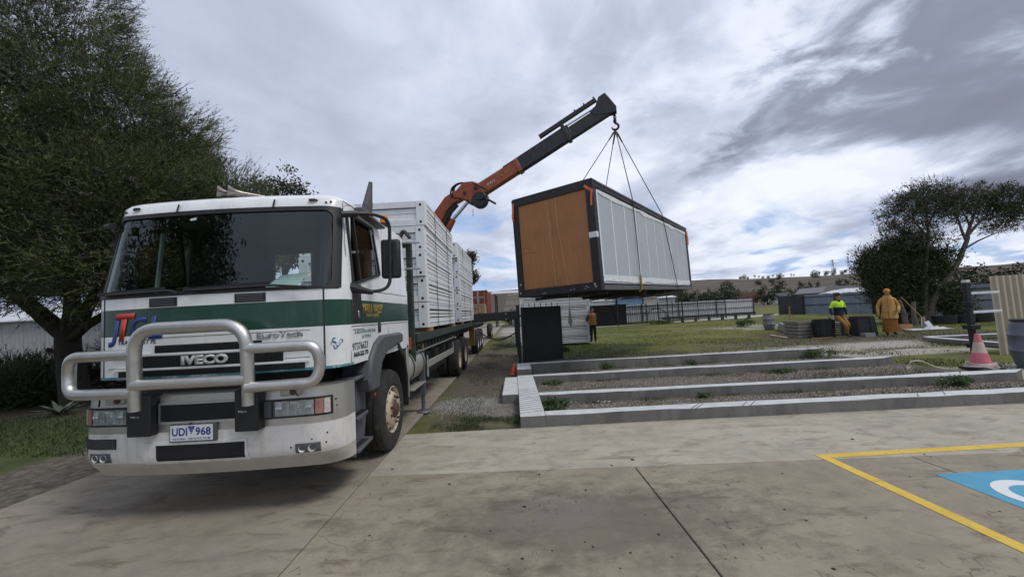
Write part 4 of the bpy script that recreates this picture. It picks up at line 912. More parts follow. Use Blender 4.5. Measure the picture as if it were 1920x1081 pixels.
mid = ln(.62, .02); td = Vector((U.x, U.y, sl2)).normalized(); tu = (Vector((0, 0, 1))-td*td.z).normalized()
c1 = Vector(cp(mid.x, mid.y, -.173)); text('crane_lettering', 'EVO', .36, .11, c1, td, mat('pale_lettering', (.62, .5, .46), .6), ob, .001, off=.01, upv=tu)
mid = ln(1.32, .04); text('crane_lettering', 'R 100S', .46, .13, Vector(cp(mid.x, mid.y, -.173)), td, mat('olive_lettering', (.28, .22, .03), .6), ob, .001, off=.02, upv=tu)
# rear outrigger beam with its leg
og = MB(); og.bar((X0+.4, 16.2, 1.57), (.15, 16.2, 1.62), .30, .34); ogo = og.build('outrigger_beam', BLACKC, T, bevel=.012)
MB().box(.02, .24, 16.1, 16.3, .35, 1.75).cyl((.13, 16.2, .0), (.13, 16.2, .4), .05).cyl((.13, 16.2, -.03), (.13, 16.2, .02), .16).build('outrigger_leg', BLACKC, ogo, bevel=.01)
q = MB()
for z in (1.48, 1.70): q.cyl((-.30, 16.04, z), (-.30, 16.06, z), .03, n=8)
tag(q.build('bolt', STEEL, ogo), kind='stuff')
# ================================================================== FLAT PACKS
HOLE = mat('hole_dark', (.012, .012, .012), .8)
def pack(W, LN, Hh):
    """a flat-packed steel cabin: local frame, x across, y along, base at z 0"""
    t = thing('flat_pack', 'x', 'flat pack', (0, 0, 0)); rh = .125; cw = .17
    def rails(z0, z1, nm):
        m_ = MB()
        for s in (-1, 1):
            m_.box(s*W/2-(.10 if s > 0 else 0), s*W/2+(0 if s > 0 else .10), cw, LN-cw, z0, z1)
            m_.box(s*W/2-(.012 if s > 0 else -.002), s*W/2+(.010 if s > 0 else -.012), cw, LN-cw, z0+(z1-z0)*.72, z1-.006)
        for y0, y1 in ((0, .10), (LN-.10, LN)): m_.box(-W/2+cw, W/2-cw, y0, y1, z0, z1)
        m_.build(nm, PACKW, t, smooth=0, bevel=.006)
    rails(0, rh, 'bottom_frame'); rails(Hh-rh-.012, Hh-.012, 'top_frame')
    first = None
    for sx_, yy in ((-1, 0), (1, 0), (-1, 1), (1, 1)):
        m_ = MB(); x0 = -W/2-.008 if sx_ < 0 else W/2-cw; y0 = -.008 if not yy else LN-cw
        m_.box(x0, x0+cw+.008, y0, y0+cw+.008, 0, Hh-.012); c_ = m_.build('corner_block', PACKW, t, smooth=0, bevel=.008)
        h = MB(); ys = y0+cw*.5; xs_ = x0+cw*.5
        for z in (.07, Hh-.09):
            xf = W/2+.0005 if sx_ > 0 else -W/2-.0085; h.cyl((xf-.004, ys, z), (xf+.0035, ys, z), .026, n=10)
            yf_ = -.0085 if not yy else LN+.0005; h.cyl((xs_, yf_-.003, z), (xs_, yf_+.003, z), .026, n=10)
        tag(h.build('fixing_hole', HOLE, c_, smooth=0), kind='stuff')
    for s in (-1, 1):   # boards packed in the long sides
        for k in range(3):
            hh_ = (Hh-2*rh-.03)/3; z = rh+.006+k*hh_
            MB().box(s*(W/2-.03)-.025, s*(W/2-.03)+.025, cw+.003, LN-cw-.003, z, z+hh_-.024).build('infill_board', PACKP, t, smooth=0)
    for y0 in (.03, LN-.06):
        for za, zb in ((rh+.008, rh+.115), (rh+.124, Hh-rh-.030)): MB().box(-W/2+cw+.002, W/2-cw-.002, y0, y0+.03, za, zb).build('end_board', PACKW, t, smooth=0)
    MB().box(-W/2+.06, W/2-.06, .065, LN-.065, .02, Hh-.02).build('core', DARKSTEEL, t, smooth=0)
    return t
def stack(proto, x, y, z, n, hh, rot, labels, group, jit=.02, sc=None):
    for k in range(n):
        rr = random.Random(k*7+int(y*10)); dx = rr.uniform(-jit, jit); dy = rr.uniform(-jit, jit)
        o = dup(proto, (x+dx, y+dy, z+k*hh), rot, labels[k], group)
        o.name = 'flat_pack'
        if sc: o.scale = sc
W1, L1, H1 = 2.44, 3.50, .50
pk = pack(W1, L1, H1)
ordn = ['lowest', 'second from the bottom', 'middle', 'second from the top', 'topmost']
tall = ['%s white flat pack of the front stack on the truck deck' % o for o in ordn]
stack(pk, X0, 7.62, 1.515, 5, H1, 0, tall, 'white flat packs stacked on the truck')
tall2 = ['%s white flat pack of the rear stack on the truck deck' % o for o in ordn]
stack(pk, X0+.02, 12.25, 1.515, 4, H1, 0, tall2, 'white flat packs stacked on the truck', .025, (1, 3.9/3.5, 1))
o = dup(pk, (X0+.0, 12.18, 1.515+4*H1), rad(-.6), tall2[4], 'white flat packs stacked on the truck'); o.scale = (1, 3.85/3.5, 1); o.name = 'flat_pack'
gl = ['%s white flat pack of the stack standing on the grass' % o for o in ordn]
for k in range(5):
    o = pk if k == 4 else dup(pk)
    o.location = (3.86, 21.0+.01*k, .06+k*.485); o.rotation_euler = (0, 0, rad(89)); o.scale = (1, 1, .97); o['label'] = gl[k]; o['group'] = 'white flat packs stacked on the grass'
for k, (x, y) in enumerate(((.7, 22), (3.3, 22))):
    tag(MB().box(x-.08, x+.08, y-.9, y+1.1, -.03, .06).build('timber_bearer', TIMBER, smooth=0), ['timber bearer under the gate end of the stack on the grass', 'timber bearer under the end of the grass stack beside the woman'][k], 'timber', 'bearers under the stack on the grass')
for y, lb in ((7.72, 'front timber bearer under the front stack of flat packs'), (10.75, 'rear timber bearer under the front stack of flat packs'), (12.6, 'front timber bearer under the rear stack of flat packs'), (15.1, 'rear timber bearer under the rear stack of flat packs')):
    tag(MB().box(X0-1.22, X0+1.235, y, y+.34, 1.442, 1.513).build('timber_bearer', TIMBER, smooth=0), lb, 'timber', 'timber bearers on the truck deck')
STRAP = mat('black_webbing', (.02, .02, .022), .8)
def strap(y, zt, lb):
    a = X0-W1/2-.022; b = X0+W1/2+.022; m_ = MB()
    m_.bar((b, y, 1.40), (b, y+.05, zt+.006), .006, .035, upv=(0, 1, 0)); m_.bar((a, y, 1.40), (a, y, zt+.006), .006, .035, upv=(0, 1, 0)); m_.bar((a, y, zt+.008), (b, y+.05, zt+.008), .035, .006)
    tag(m_.build('cargo_strap', STRAP, smooth=0), lb, 'strap', 'cargo straps round the flat packs')
strap(8.6, 4.005, 'front black strap over the front stack of flat packs'); strap(10.15, 4.005, 'rear black strap over the front stack of flat packs')
strap(13.4, 4.005, 'front black strap over the rear stack of flat packs'); strap(15.1, 4.005, 'rear black strap over the rear stack of flat packs')
# ================================================================== HANGING CABIN
from mathutils import Euler
Rz = Matrix.Rotation(-0.63058, 3, 'Z') @ Matrix.Rotation(.01823, 3, 'X') @ Matrix.Rotation(-.01655, 3, 'Y')
KO = Vector((.1708, 10.8632, 2.1127)); KM = Matrix.Translation(KO) @ Rz.to_4x4()
K = thing('hanging_cabin', 'long grey panelled cabin with black steel frame and plywood end hanging from the crane', 'portable cabin', KO, None, Rz)
BLKF = mat('black_cabin_frame', (.014, .014, .016), .42, var=.3, scale=4, dirt=(.06, .058, .055), dscale=6, damt=.4)
GRYF = mat('grey_bottom_rail', (.11, .11, .115), .5, var=.2, scale=4, dirt=(.03, .03, .03), dscale=4, damt=.6)
g = MG('plywood', .62)
gr = g.noise(1.0, 7, .65, .9, None, (22, 1, 1.6)); kn_ = g.noise(1, 3, .5, 0, None, (11, 1, 4.2))
c = g.mix(g.ss(gr, .2, .8), (.35, .158, .066), (.44, .208, .090)); c = g.mix(g.ss(kn_, .66, .78, .5), c, (.19, .085, .040)); c = g.mix(g.ss(g.noise(1.6, 5), .45, .7, .35), c, (.24, .12, .06))
PLY = g.done(c, gr, .08, .01)
KW, KL, KH = 2.44, 9.79, 2.712
def kb(nm, m_, *bx_, bev=.006, par=None):
    q = MB()
    for b in bx_: q.box(*b)
    return q.build(nm, m_, par or K, world=False, smooth=0, bevel=bev)
for x0, x1, nm in ((0, .19, 'corner_post'), (KW-.20, KW, 'corner_post')):
    kb(nm, BLKF, (x0, x1, 0, .19, .201, KH-.201)); kb(nm, BLKF, (x0, x1, KL-.19, KL, .201, KH-.201))
for y0 in (0, KL-.19): kb('end_beam', BLKF, (0, KW, y0, y0+.19, KH-.20, KH)); kb('end_beam', BLKF, (0, KW, y0, y0+.19, 0, .20))
for x0 in (0, KW-.14):
    kb('roof_beam', BLKF, (x0, x0+.14, .191, KL-.191, KH-.17, KH)); kb('floor_beam', GRYF, (x0+(.0 if x0 == 0 else -.06), x0+.14+(.06 if x0 == 0 else 0), .191, KL-.191, 0, .12))
kb('roof_sheet', BLKF, (.02, KW-.02, .02, KL-.02, KH+.001, KH+.03))
kb('gutter_trim', mat('trim_grey', (.20, .20, .21), .5), (KW+.001, KW+.02, .19, KL-.05, KH-.045, KH-.012), bev=0)
for a, b in ((.192, 1.215), (1.221, 2.238)): kb('plywood_sheet', PLY, (a, b, .035, .055, .202, KH-.202), bev=.002)
TAPE = mat('clear_tape', (.47, .29, .17), .25, var=.4, scale=30)
def ktape(pts, w_, y, m_, nm):
    q = MB()
    for i in range(len(pts)-1): q.bar((pts[i][0], y, pts[i][1]), (pts[i+1][0], y, pts[i+1][1]), w_, .003, upv=(0, 1, 0))
    return q.build(nm, m_, K, world=False, smooth=0)
rr = random.Random(3); ktape([(1.10+.09*k/12+rr.uniform(-.022, .022), 2.50-k*.19) for k in range(13)], .020, .033, TAPE, 'tape_seam')
ktape([(1.36, 2.52), (1.37, 1.8), (1.46, 1.0), (1.56, .10)], .010, .031, mat('pale_cord', (.58, .38, .22), .7), 'cord')
q = MB(); 
for a, b in (((.22, 1.34), (.55, 1.26)), ((.25, 1.18), (.75, 1.16))): q.bar((a[0], .034, a[1]), (b[0], .034, b[1]), .006, .002, upv=(0, 1, 0))
q.build('scratch', mat('scratch_brown', (.10, .045, .02), .8), K, world=False, smooth=0)
PANEL = mat('grey_wall_panel', (.43, .47, .50), .45, var=.05, scale=1.5, dirt=(.33, .36, .38), dscale=3, damt=.35)
WRAP = mat('white_plastic_wrap', (.74, .76, .77), .35, var=.1, scale=9, bump=.5, bscale=18)
y0_, y1_ = .24, KL-.06; npn = 10; pw = (y1_-y0_)/npn
for k in range(npn):
    a = y0_+k*pw
    kb('wall_panel', PANEL, (KW-.075, KW-.035, a+.012, a+pw-.012, .16, KH-.19), bev=.003)
    q = MB(); hwd = .035 if k < 4 else .028
    q.box(KW-.036, KW-.026, a-hwd if k else a-.02, a+hwd, .20, KH-.26); q.build('joint_tape', WRAP, K, world=False, smooth=0)
def wrapstrip(nm, zt, zb, amp, seed):
    r2 = random.Random(seed); n_ = 60; ph = [r2.uniform(0, 6) for _ in range(6)]
    f_ = lambda y, k: sum(math.sin(y*(2.3+1.7*i)+ph[i]+k)*amp/(1+i*.5) for i in range(4))
    q = MB(); q.grid(lambda u, v: (KW-.022+.010*math.sin(u*90+v*4)*(v*(1-v)*4), y0_+u*(y1_-y0_), (zt+f_(u*9.5, 0)*(.4))*(1-v)+(zb+f_(u*9.5, 2))*v), n_, 3); q.build(nm, WRAP, K, world=False, smooth=60, fix=False)
wrapstrip('plastic_wrap', KH-.20, KH-.31, .022, 2); wrapstrip('plastic_wrap', .38, .205, .016, 5)
kb('side_gap', HOLE, (KW-.12, KW-.08, .19, KL-.06, .125, KH-.17), bev=0)
kb('wrap_edge', WRAP, (KW-.03, KW-.02, .22, .32, .2, KH-.25), bev=0)
kb('label_tape', WRAP, (KW-.20, KW+.003, -.004, .10, 1.28, 1.42), bev=0)
kb('floor_plate', mat('floor_steel', (.055, .05, .045), .8, var=.4, scale=4, dirt=(.14, .10, .07), dscale=4), (.15, KW-.21, .2, KL-.2, .125, .15), bev=0)
for k in range(15): kb('floor_joist', DARKSTEEL, (.142, KW-.205, .45+k*.62, .51+k*.62, -.02, .118), bev=0)
for a_, b_, c_ in ((3.6, 3.85, -.13), (5.9, 6.15, -.13), (.6, .72, -.10)): kb('forklift_pocket', DARKSTEEL, (.15, KW-.15, a_, b_, c_, -.025), bev=0)
q = MB()
for s_ in ((1.62, .06), (1.71, .065), (2.02, .05), (2.1, .08), (2.05, .11), (.85, .04), (.88, .05), (.80, .035)): q.box(s_[0]-.02*rr.uniform(.6, 1.5), s_[0]+.02, -.003, .0, s_[1], s_[1]+.02)
for s_ in ((2.30, .09), (2.28, .15), (.10, .35), (.08, .12)): q.cyl((s_[0], -.003, s_[1]), (s_[0], .002, s_[1]), .03, n=8)
tag(q.build('paint_chip', mat('chip_grey', (.32, .33, .33), .7), K, world=False, smooth=0), kind='stuff')
# orange marker tapes
FLU = mat('orange_marker_tape', (.78, .17, .06), .6, var=.15)
def ktag(pts, w_, lb):
    q = MB(); P_ = [KM @ Vector(p) for p in pts]
    n_ = len(P_)-1
    for i in range(n_): q.bar(P_[i], P_[i+1], w_*(1 if i < n_-1 else .9), .004, upv=(KM.to_3x3() @ Vector((0, 1, .15))), w2=w_*.9)
    tag(q.build('marker_tape', FLU, smooth=0), lb, 'marker tape', 'orange marker tapes tied to the cabin corners')
ktag([(.05, -.012, 2.62), (.055, -.03, 2.40), (.03, -.035, 2.22), (.05, -.03, 2.12)], .07, 'orange marker tape hanging at the left corner of the plywood end')
ktag([(2.23, -.012, 2.58), (2.33, -.02, 2.49), (2.43, -.012, 2.42)], .075, 'orange marker tape tied slantwise at the near top corner of the cabin')
ktag([(2.42, -.014, 2.45), (2.40, -.03, 2.25), (2.385, -.03, 2.05)], .055, 'orange marker tape dangling at the near top corner of the cabin')
q = MB(); P_ = [KM @ Vector(p) for p in ((KW+.012, KL-.05, 2.58), (KW+.03, KL-.03, 2.2), (KW+.02, KL-.03, 1.95))]
for i in range(2): q.bar(P_[i], P_[i+1], .10, .004, upv=(.6, -.8, 0))
tag(q.build('marker_tape', FLU, smooth=0), 'orange marker tape hanging at the far corner of the grey panelled side', 'marker tape', 'orange marker tapes tied to the cabin corners')
# hook and slings
HP = Vector((4.10, 14.10, 8.30))
hk = thing('crane_hook', 'dark lifting hook hanging from the black boom tip', 'hook', HP)
sh = MB()
tip = Vector(cp(7.28, 8.84)); 
for k in range(3):
    c_ = tip.lerp(HP+Vector((0, 0, .22)), (k+.5)/3); a_ = Vector((1, 0, 0)) if k % 2 else Vector((0, 1, 0)); sh.tube([c_+a_*.045*math.cos(t)+Vector((0, 0, .085*math.sin(t))) for t in [2*math.pi*j/14 for j in range(14)]], .018, 7, closed=True)
sh.build('chain_link', DARKSTEEL, hk)
h_ = MB(); pts = [HP+Vector((0, 0, .26)), HP+Vector((0, 0, .16))]+[HP+Vector((.115*math.sin(t), -.035*math.sin(t), .02+.115*math.cos(t))) for t in [rad(a) for a in range(20, 300, 20)]]
h_.tube(pts, [.045, .04]+[.042]*10+[.034, .028, .02, .014][:len(pts)-12], 10); h_.build('hook_body', mat('hook_steel', (.05, .045, .045), .5, .5), hk)
MB().cyl(HP+Vector((0, 0, .18)), HP+Vector((0, 0, .28)), .06, n=14).build('swivel', DARKSTEEL, hk)
WIRE = mat('wire_rope', (.055, .055, .06), .55, .4)
def sling(yc, yb, lb):
    hp = HP+Vector((0, 0, -.10)); q = MB()
    k_ = lambda x, y, z: KM @ Vector((x, y, z))
    lp = [hp, hp+Vector((-.06 if yc < 5 else .06, 0, -.30))]
    q.tube([hp, k_(KW+.012, yc, KH+.035), k_(KW+.03, yc+(yb-yc)*.5, 1.3), k_(KW+.03, yb, -.02), k_(KW*.5, yb, -.16), k_(-.02, yb, -.02), k_(-.012, yc, KH+.035), hp], .015, 7, cap=False)
    s_ = thing('wire_sling', lb, 'sling', tuple(k_(KW, yb, 0)), 'wire slings under the cabin'); q.build('rope', WIRE, s_)
    for tgt in (k_(KW+.012, yc, KH), k_(-.012, yc, KH)):
        d_ = (tgt-hp).normalized(); f_ = MB(); f_.tube([hp+d_*.06, hp+d_*.20, hp+d_*.52], [.02, .035, .024], 8); f_.build('ferrule', DARKSTEEL, s_)
    return s_, k_
s_, k_ = sling(2.84, 2.84, 'wire sling round the cabin nearer the plywood end, with a yellow sleeve')
q = MB(); q.tube([k_(KW+.032, 2.84, .42), k_(KW+.034, 2.84, 0), k_(KW-.05, 2.84, -.06)], .035, 8); q.build('yellow_sleeve', mat('yellow_sleeve', (.30, .22, .04), .7), s_)
sling(6.0, 7.2, 'wire sling slanting across the far half of the grey panelled side')
q = MB(); a_ = KM @ Vector((1.52, .05, -.01)); q.tube([a_, a_+Vector((.01, 0, -.5)), a_+Vector((0, 0, -.75))], [.006, .008, .008], 6)
q.tube([a_+Vector((0, 0, -.35)), a_+Vector((.0, 0, -.72)), a_+Vector((.01, 0, -.86))], [.012, .055, .01], 7); tag(q.build('rope_tassel', mat('dirty_rope', (.16, .15, .14), .9)), 'frayed rope end dangling below the plywood end of the cabin', 'rope')
# ================================================================== BLACK GATE PANEL
GT = thing('gate_panel', 'black steel sheet gate panel with a post standing on the grass', 'gate', (.13, 13.3, 0))
GBL = mat('gate_black', (.016, .017, .019), .5, var=.12, scale=3, dirt=(.035, .033, .03), dscale=2)
MB().box(.10, .20, 13.25, 13.35, -.03, 1.97).build('post', GBL, GT, bevel=.006)
MB().bar((.26, 13.33, .96), (1.62, 13.80, .96), .03, 1.83).build('sheet', GBL, GT, bevel=.004)
fr = MB(); 
for a, b in (((.26, 13.31, .06), (1.64, 13.79, .06)), ((.26, 13.31, 1.86), (1.64, 13.79, 1.86))): fr.bar(a, b, .045, .045)
for x, y in ((.27, 13.315), (1.63, 13.785)): fr.box(x-.025, x+.025, y-.025, y+.025, .04, 1.885)
fr.build('frame', GBL, GT, bevel=.004)
for k in range(7):
    f = .06+k*.146; x, y = .26+1.38*f, 13.37+.48*f; MB().box(x-.012, x+.012, y-.012, y+.012, .9, 2.01).build('spike', GBL, GT, smooth=0)
MB().cyl((.215, 13.24, .05), (.215, 13.24, .46), .012, n=8).cyl((.215, 13.24, .43), (.215, 13.24, .50), .022, n=8).build('drop_bolt', STEEL, GT)
MB().bar((.2, 13.3, 1.6), (.27, 13.32, 1.6), .03, .06).bar((.2, 13.3, .3), (.27, 13.32, .3), .03, .06).build('hinge', GBL, GT)
# hose drooping from the truck rear to the gate
q = MB(); q.tube([(-1.55+1.75*t, 17.5-1.3*t, .95-.35*math.sin(math.pi*t)+.05*t) for t in [i/14 for i in range(15)]], .03, 8); tag(q.build('hose', BLACK), 'black hose drooping between the truck and the outrigger leg', 'hose')
# ================================================================== TRAILER WITH BRICKS
TR = thing('brick_trailer', 'flat trailer behind the crane truck with yellow bracket and many tyres', 'trailer', (X0, 17.3, 0))
MB().box(X0-1.22, X0+1.2, 17.2, 31, 1.28, 1.42).build('deck', DARKSTEEL, TR)
q = MB(); q.box(X0-.5, X0-.4, 17.2, 31, .9, 1.28); q.box(X0+.4, X0+.5, 17.2, 31, .9, 1.28); q.build('chassis', DARKSTEEL, TR)
MB().box(X0+.98, X0+1.20, 16.55, 16.75, .45, 1.22).build('yellow_bracket', mat('dull_yellow_paint', (.36, .20, .03), .6, var=.2, scale=6, dirt=(.10, .06, .03), damt=.6), TR, bevel=.01)
for y in (17.75, 18.9, 20.05, 28.3, 29.5):
    m_ = MB(); m_.lathe([(.0, -.12), (.26, -.10), (.28, .0), (.33, .012), (.47, .005), (.52, -.05), (.52, -.23), (.47, -.29), (.28, -.29)], (X0+1.24, y, .52), (1, 0, 0), 36); wq = m_.build('wheel', RUBBER, TR)
    MB().lathe([(.275, .002), (.27, -.05), (.2, -.11), (.1, -.10), (.08, -.02), (0, -.02)], (X0+1.24, y, .52), (1, 0, 0), 24).build('rim', STEEL, wq)
    MB().lathe([(.0, -.02), (.28, .0), (.47, .005), (.52, -.05), (.52, -.23), (.47, -.29)], (X0-1.24, y, .52), (-1, 0, 0), 24).build('wheel', RUBBER, TR)
BRK = mat('red_brick', (.20, .060, .045), .85, var=.35, scale=20, island=.35); WR = mat('pallet_wrap', (.34, .26, .25), .3, var=.3, scale=8)
WOODP = mat('pale_chip_timber', (.34, .25, .15), .85, var=.35, scale=25)
def pallet(x, y, z, lb):
    t = thing('brick_pallet', lb, 'brick pallet', (x, y, z), 'red brick pallets on the trailer')
    me0 = None
    for r_ in range(9):
        for c_ in range(5):
            q = MB(); a = x-.55+c_*.222; q.box(a+.004, a+.216, y+random.uniform(0, .012), y+.10, z+.10+r_*.085, z+.10+r_*.085+.079); q.build('brick', BRK, t, smooth=0)
    MB().box(x-.53, x+.54, y+.10, y+1.1, z+.10, z+.86).build('brick_core', BRK, t, smooth=0)
    MB().box(x-.56, x+.56, y, y+1.1, z, z+.095).build('pallet_base', WOODP, t, smooth=0)
    q = MB()
    for k in (-.34, .12): q.box(x+k, x+k+.14, y-.012, y-.004, z+.1, z+.87)
    q.box(x-.55, x+.55, y-.016, y-.010, z+.44, z+.52); q.build('wrap_band', WR, t, smooth=0)
for i, (x, z) in enumerate(((X0-.57, 1.92), (X0+.62, 1.92))): pallet(x, 23.5, z+.35, ['wrapped red brick pallet on the trailer, further from the grass', 'wrapped red brick pallet on the trailer, nearer the grass'][i])
q = MB()
tt = thing('timber_packs', 'pale chipped timber packs under the red brick pallets on the trailer', 'timber', (X0, 23.5, 1.42))
for r_ in range(6):
    for c_ in range(12): MB().box(X0-1.18+c_*.2, X0-1.0+c_*.2, 23.4+random.uniform(0, .06), 24.8, 1.42+r_*.14, 1.55+r_*.14).build('timber_block', WOODP, tt, smooth=0)
RC = thing('red_container', 'dull red box load on the trailer behind the brick pallets', 'container', (X0, 26, 1.42)); RCM = mat('red_container_paint', (.24, .05, .03), .6, var=.2, scale=3)
MB().box(X0-1.17, X0+1.17, 26.05, 30.45, 1.423, 3.32).build('body', RCM, RC)
for x in (-1.2, 1.12):
    for y in (26.0, 30.42): MB().box(X0+x, X0+x+.08, y, y+.08, 1.421, 3.35).build('corner_post', RCM, RC)
for k in range(14): MB().box(X0+1.171, X0+1.195, 26.2+k*.3, 26.35+k*.3, 1.45, 3.28).build('rib', RCM, RC, smooth=0)
for k in range(7): MB().box(X0-1.05+k*.3, X0-.9+k*.3, 26.02, 26.049, 1.45, 3.28).build('rib', RCM, RC, smooth=0)
# ================================================================== PEOPLE
SKIN = mat('skin', (.36, .20, .13), .55, var=.08, scale=6); HAIRD = mat('dark_hair', (.02, .015, .012), .7)
def body(t, J, E, mats, pick, sub=2):
    """one skinned surface: J name -> (point, radius); E edges; root first"""
    names = list(J); me = bpy.data.meshes.new('body'); me.from_pydata([J[n][0] for n in names], [(names.index(a), names.index(b)) for a, b in E], [])
    o = bpy.data.objects.new('body', me); C.objects.link(o); o.modifiers.new('s', 'SKIN'); sv = me.skin_vertices[0].data
    for i, n in enumerate(names):
        r_ = J[n][1]; sv[i].radius = (r_, r_) if not isinstance(r_, tuple) else r_; sv[i].use_root = (i == 0)
    ss_ = o.modifiers.new('d', 'SUBSURF'); ss_.levels = ss_.render_levels = sub
    dg = bpy.context.evaluated_depsgraph_get(); m2 = bpy.data.meshes.new_from_object(o.evaluated_get(dg)); bpy.data.objects.remove(o)
    m2.materials.clear()
    for m_ in mats: m2.materials.append(m_)
    for p in m2.polygons: p.material_index = pick(p.center); p.use_smooth = True
    b = bpy.data.objects.new('body', m2); C.objects.link(b); b.parent = t; FRAME[b.name] = frame(t); return b
def hand(J, E, wrist, pos, d, side, r=.0085):
    """palm and five separate bent fingers"""
    d = Vector(d).normalized(); s = Vector(side).normalized(); p = Vector(pos); nn = d.cross(s)
    J[wrist+'_palm'] = (tuple(p+d*.05), (.038, .020)); E.append((wrist, wrist+'_palm'))
    for k, (off, ln_) in enumerate(((-.030, .062), (-.010, .075), (.010, .070), (.028, .055))):
        a = p+d*.10+s*off; b = a+d*ln_*.5+nn*.012; c = a+d*ln_*.85+nn*.035
        for q, v, rr in (('a', a, r), ('b', b, r*.95), ('c', c, r*.75)): J['%s_f%d%s' % (wrist, k, q)] = (tuple(v), rr)
        E += [(wrist+'_palm', '%s_f%da' % (wrist, k)), ('%s_f%da' % (wrist, k), '%s_f%db' % (wrist, k)), ('%s_f%db' % (wrist, k), '%s_f%dc' % (wrist, k))]
    a = p+d*.055-s*.045; b = p+d*.095-s*.055+nn*.015; J[wrist+'_t1'] = (tuple(a), r*1.1); J[wrist+'_t2'] = (tuple(b), r*.9); E += [(wrist+'_palm', wrist+'_t1'), (wrist+'_t1', wrist+'_t2')]
def rings(t, nm, m_, R_, n=22, wr=.008, seed=1, open_top=True, thick=0):
    rr = random.Random(seed); ph = [rr.uniform(0, 6) for _ in range(5)]; q = MB(); vs = []
    for i, (z, rx, ry, cx_, cy_) in enumerate(R_):
        for j in range(n):
            a = 2*math.pi*j/n; w_ = 1+wr/rx*(math.sin(3*a+ph[0]+i*.7)+math.sin(5*a+ph[1]-i*.9)+.7*math.sin(9*a+ph[2]+i*.2))
            vs.append((cx_+rx*w_*math.cos(a), cy_+ry*w_*math.sin(a), z))
    k = len(R_); q.add(vs, [(i*n+j, i*n+(j+1) % n, (i+1)*n+(j+1) % n, (i+1)*n+j) for i in range(k-1) for j in range(n)])
    return q.build(nm, m_, t, world=False, smooth=70)
def face(t, hx, hy, hz, yaw, par):
    m_ = MB(); f = Vector((-math.sin(yaw), -math.cos(yaw), 0)); s = Vector((math.cos(yaw), -math.sin(yaw), 0)); c_ = Vector((hx, hy, hz))
    for k in (-1, 1): m_.lathe([(0, 0), (.011, .002), (.012, .008), (0, .014)], c_+f*.088+s*.032*k+Vector((0, 0, .012)), f, 8)
    m_.build('eye', HAIRD, par, world=False)
    q = MB(); q.bar(c_+f*.088-s*.024+Vector((0, 0, -.058)), c_+f*.088+s*.024+Vector((0, 0, -.058)), .008, .010); q.build('mouth', mat('lip', (.22, .08, .06), .6), par, world=False)
    q = MB(); q.prism([(0, .02), (.024, -.026), (.0, -.03)], lambda a, b, o_: tuple(c_+f*(.088+a)+s*o_+Vector((0, 0, b))), -.011, .011); q.build('nose', SKIN, par, world=False)
    q = MB()
    for k in (-1, 1): q.lathe([(0, 0), (.022, .004), (.026, .012), (0, .016)], c_+s*k*.088-f*.0+Vector((0, 0, -.012)), s*k, 8)
    q.build('ear', SKIN, par, world=False)
def head(J, E, hx, hy, z, S):
    J['neck'] = ((hx, hy+.01, z-.20*S), .056); J['jaw'] = ((hx, hy-.012, z-.105*S), (.070, .078)); J['brow'] = ((hx, hy-.005, z), (.082, .098)); J['crown'] = ((hx, hy+.005, z+.085*S), (.062, .074))
    E += [('neck', 'jaw'), ('jaw', 'brow'), ('brow', 'crown')]
# ---- man in the lime and navy work jacket, half sitting on the bin edge
t = thing('person', 'person in a lime yellow and navy jacket leaning on a black compost bin', 'person', (13.42, 16.32, 0))
J = {'pelvis': ((.02, .12, .90), (.15, .12)), 'waist': ((.02, .08, 1.08), (.15, .115)), 'chest': ((.0, .06, 1.32), (.175, .125)), 'collar': ((0, .06, 1.47), (.10, .085))}
E = [('pelvis', 'waist'), ('waist', 'chest'), ('chest', 'collar')]
head(J, E, .0, .03, 1.70, 1); E.append(('collar', 'neck'))
for s, nm in ((-1, 'l'), (1, 'r')):
    J[nm+'sh'] = ((s*.20, .06, 1.42), .075); J[nm+'el'] = ((s*.31, .10, 1.14), .056); J[nm+'wr'] = ((s*.31, -.0 if s < 0 else .04, .90), .040)
    E += [('collar', nm+'sh'), (nm+'sh', nm+'el'), (nm+'el', nm+'wr')]; hand(J, E, nm+'wr', J[nm+'wr'][0], (0, -.15, -1), (s, 0, 0) if s > 0 else (1, 0, 0))
J['lhip'] = ((-.09, .10, .88), .105); J['lkn'] = ((-.02, -.26, .52), .075); J['lan'] = ((.10, -.14, .10), .055); J['lto'] = ((.06, -.34, .05), .045)
J['rhip'] = ((.13, .10, .88), .105); J['rkn'] = ((.18, -.16, .50), .075); J['ran'] = ((.19, .04, .10), .055); J['rto'] = ((.20, -.18, .05), .045)
for nm in 'lr': E += [('pelvis', nm+'hip'), (nm+'hip', nm+'kn'), (nm+'kn', nm+'an'), (nm+'an', nm+'to')]
LIME = mat('lime_fabric', (.50, .86, .03), .75, var=.1, scale=10); NAVY = mat('navy_fabric', (.012, .014, .028), .85, var=.2); MUST = mat('mustard_trousers', (.26, .14, .025), .85, var=.2, scale=8); BOOT = mat('dark_boot', (.02, .018, .016), .6)
def pick(c_):
    if c_.z > 1.50: return 0
    if abs(c_.x) > .24 and c_.z < .93: return 5
    if c_.z > 1.22: return 1
    if c_.z > .93: return 2
    return 3 if c_.z > .16 else 4
b = body(t, J, E, [SKIN, LIME, NAVY, MUST, BOOT, mat('pale_glove', (.30, .28, .24), .8)], pick)
face(t, 0, .02, 1.70, .15, b)
rings(t, 'hair', HAIRD, [(1.70, .094, .112, 0, .05), (1.76, .100, .115, 0, .04), (1.81, .088, .10, 0, .035), (1.845, .05, .06, 0, .035), (1.85, .003, .003, 0, .035)], wr=.007)
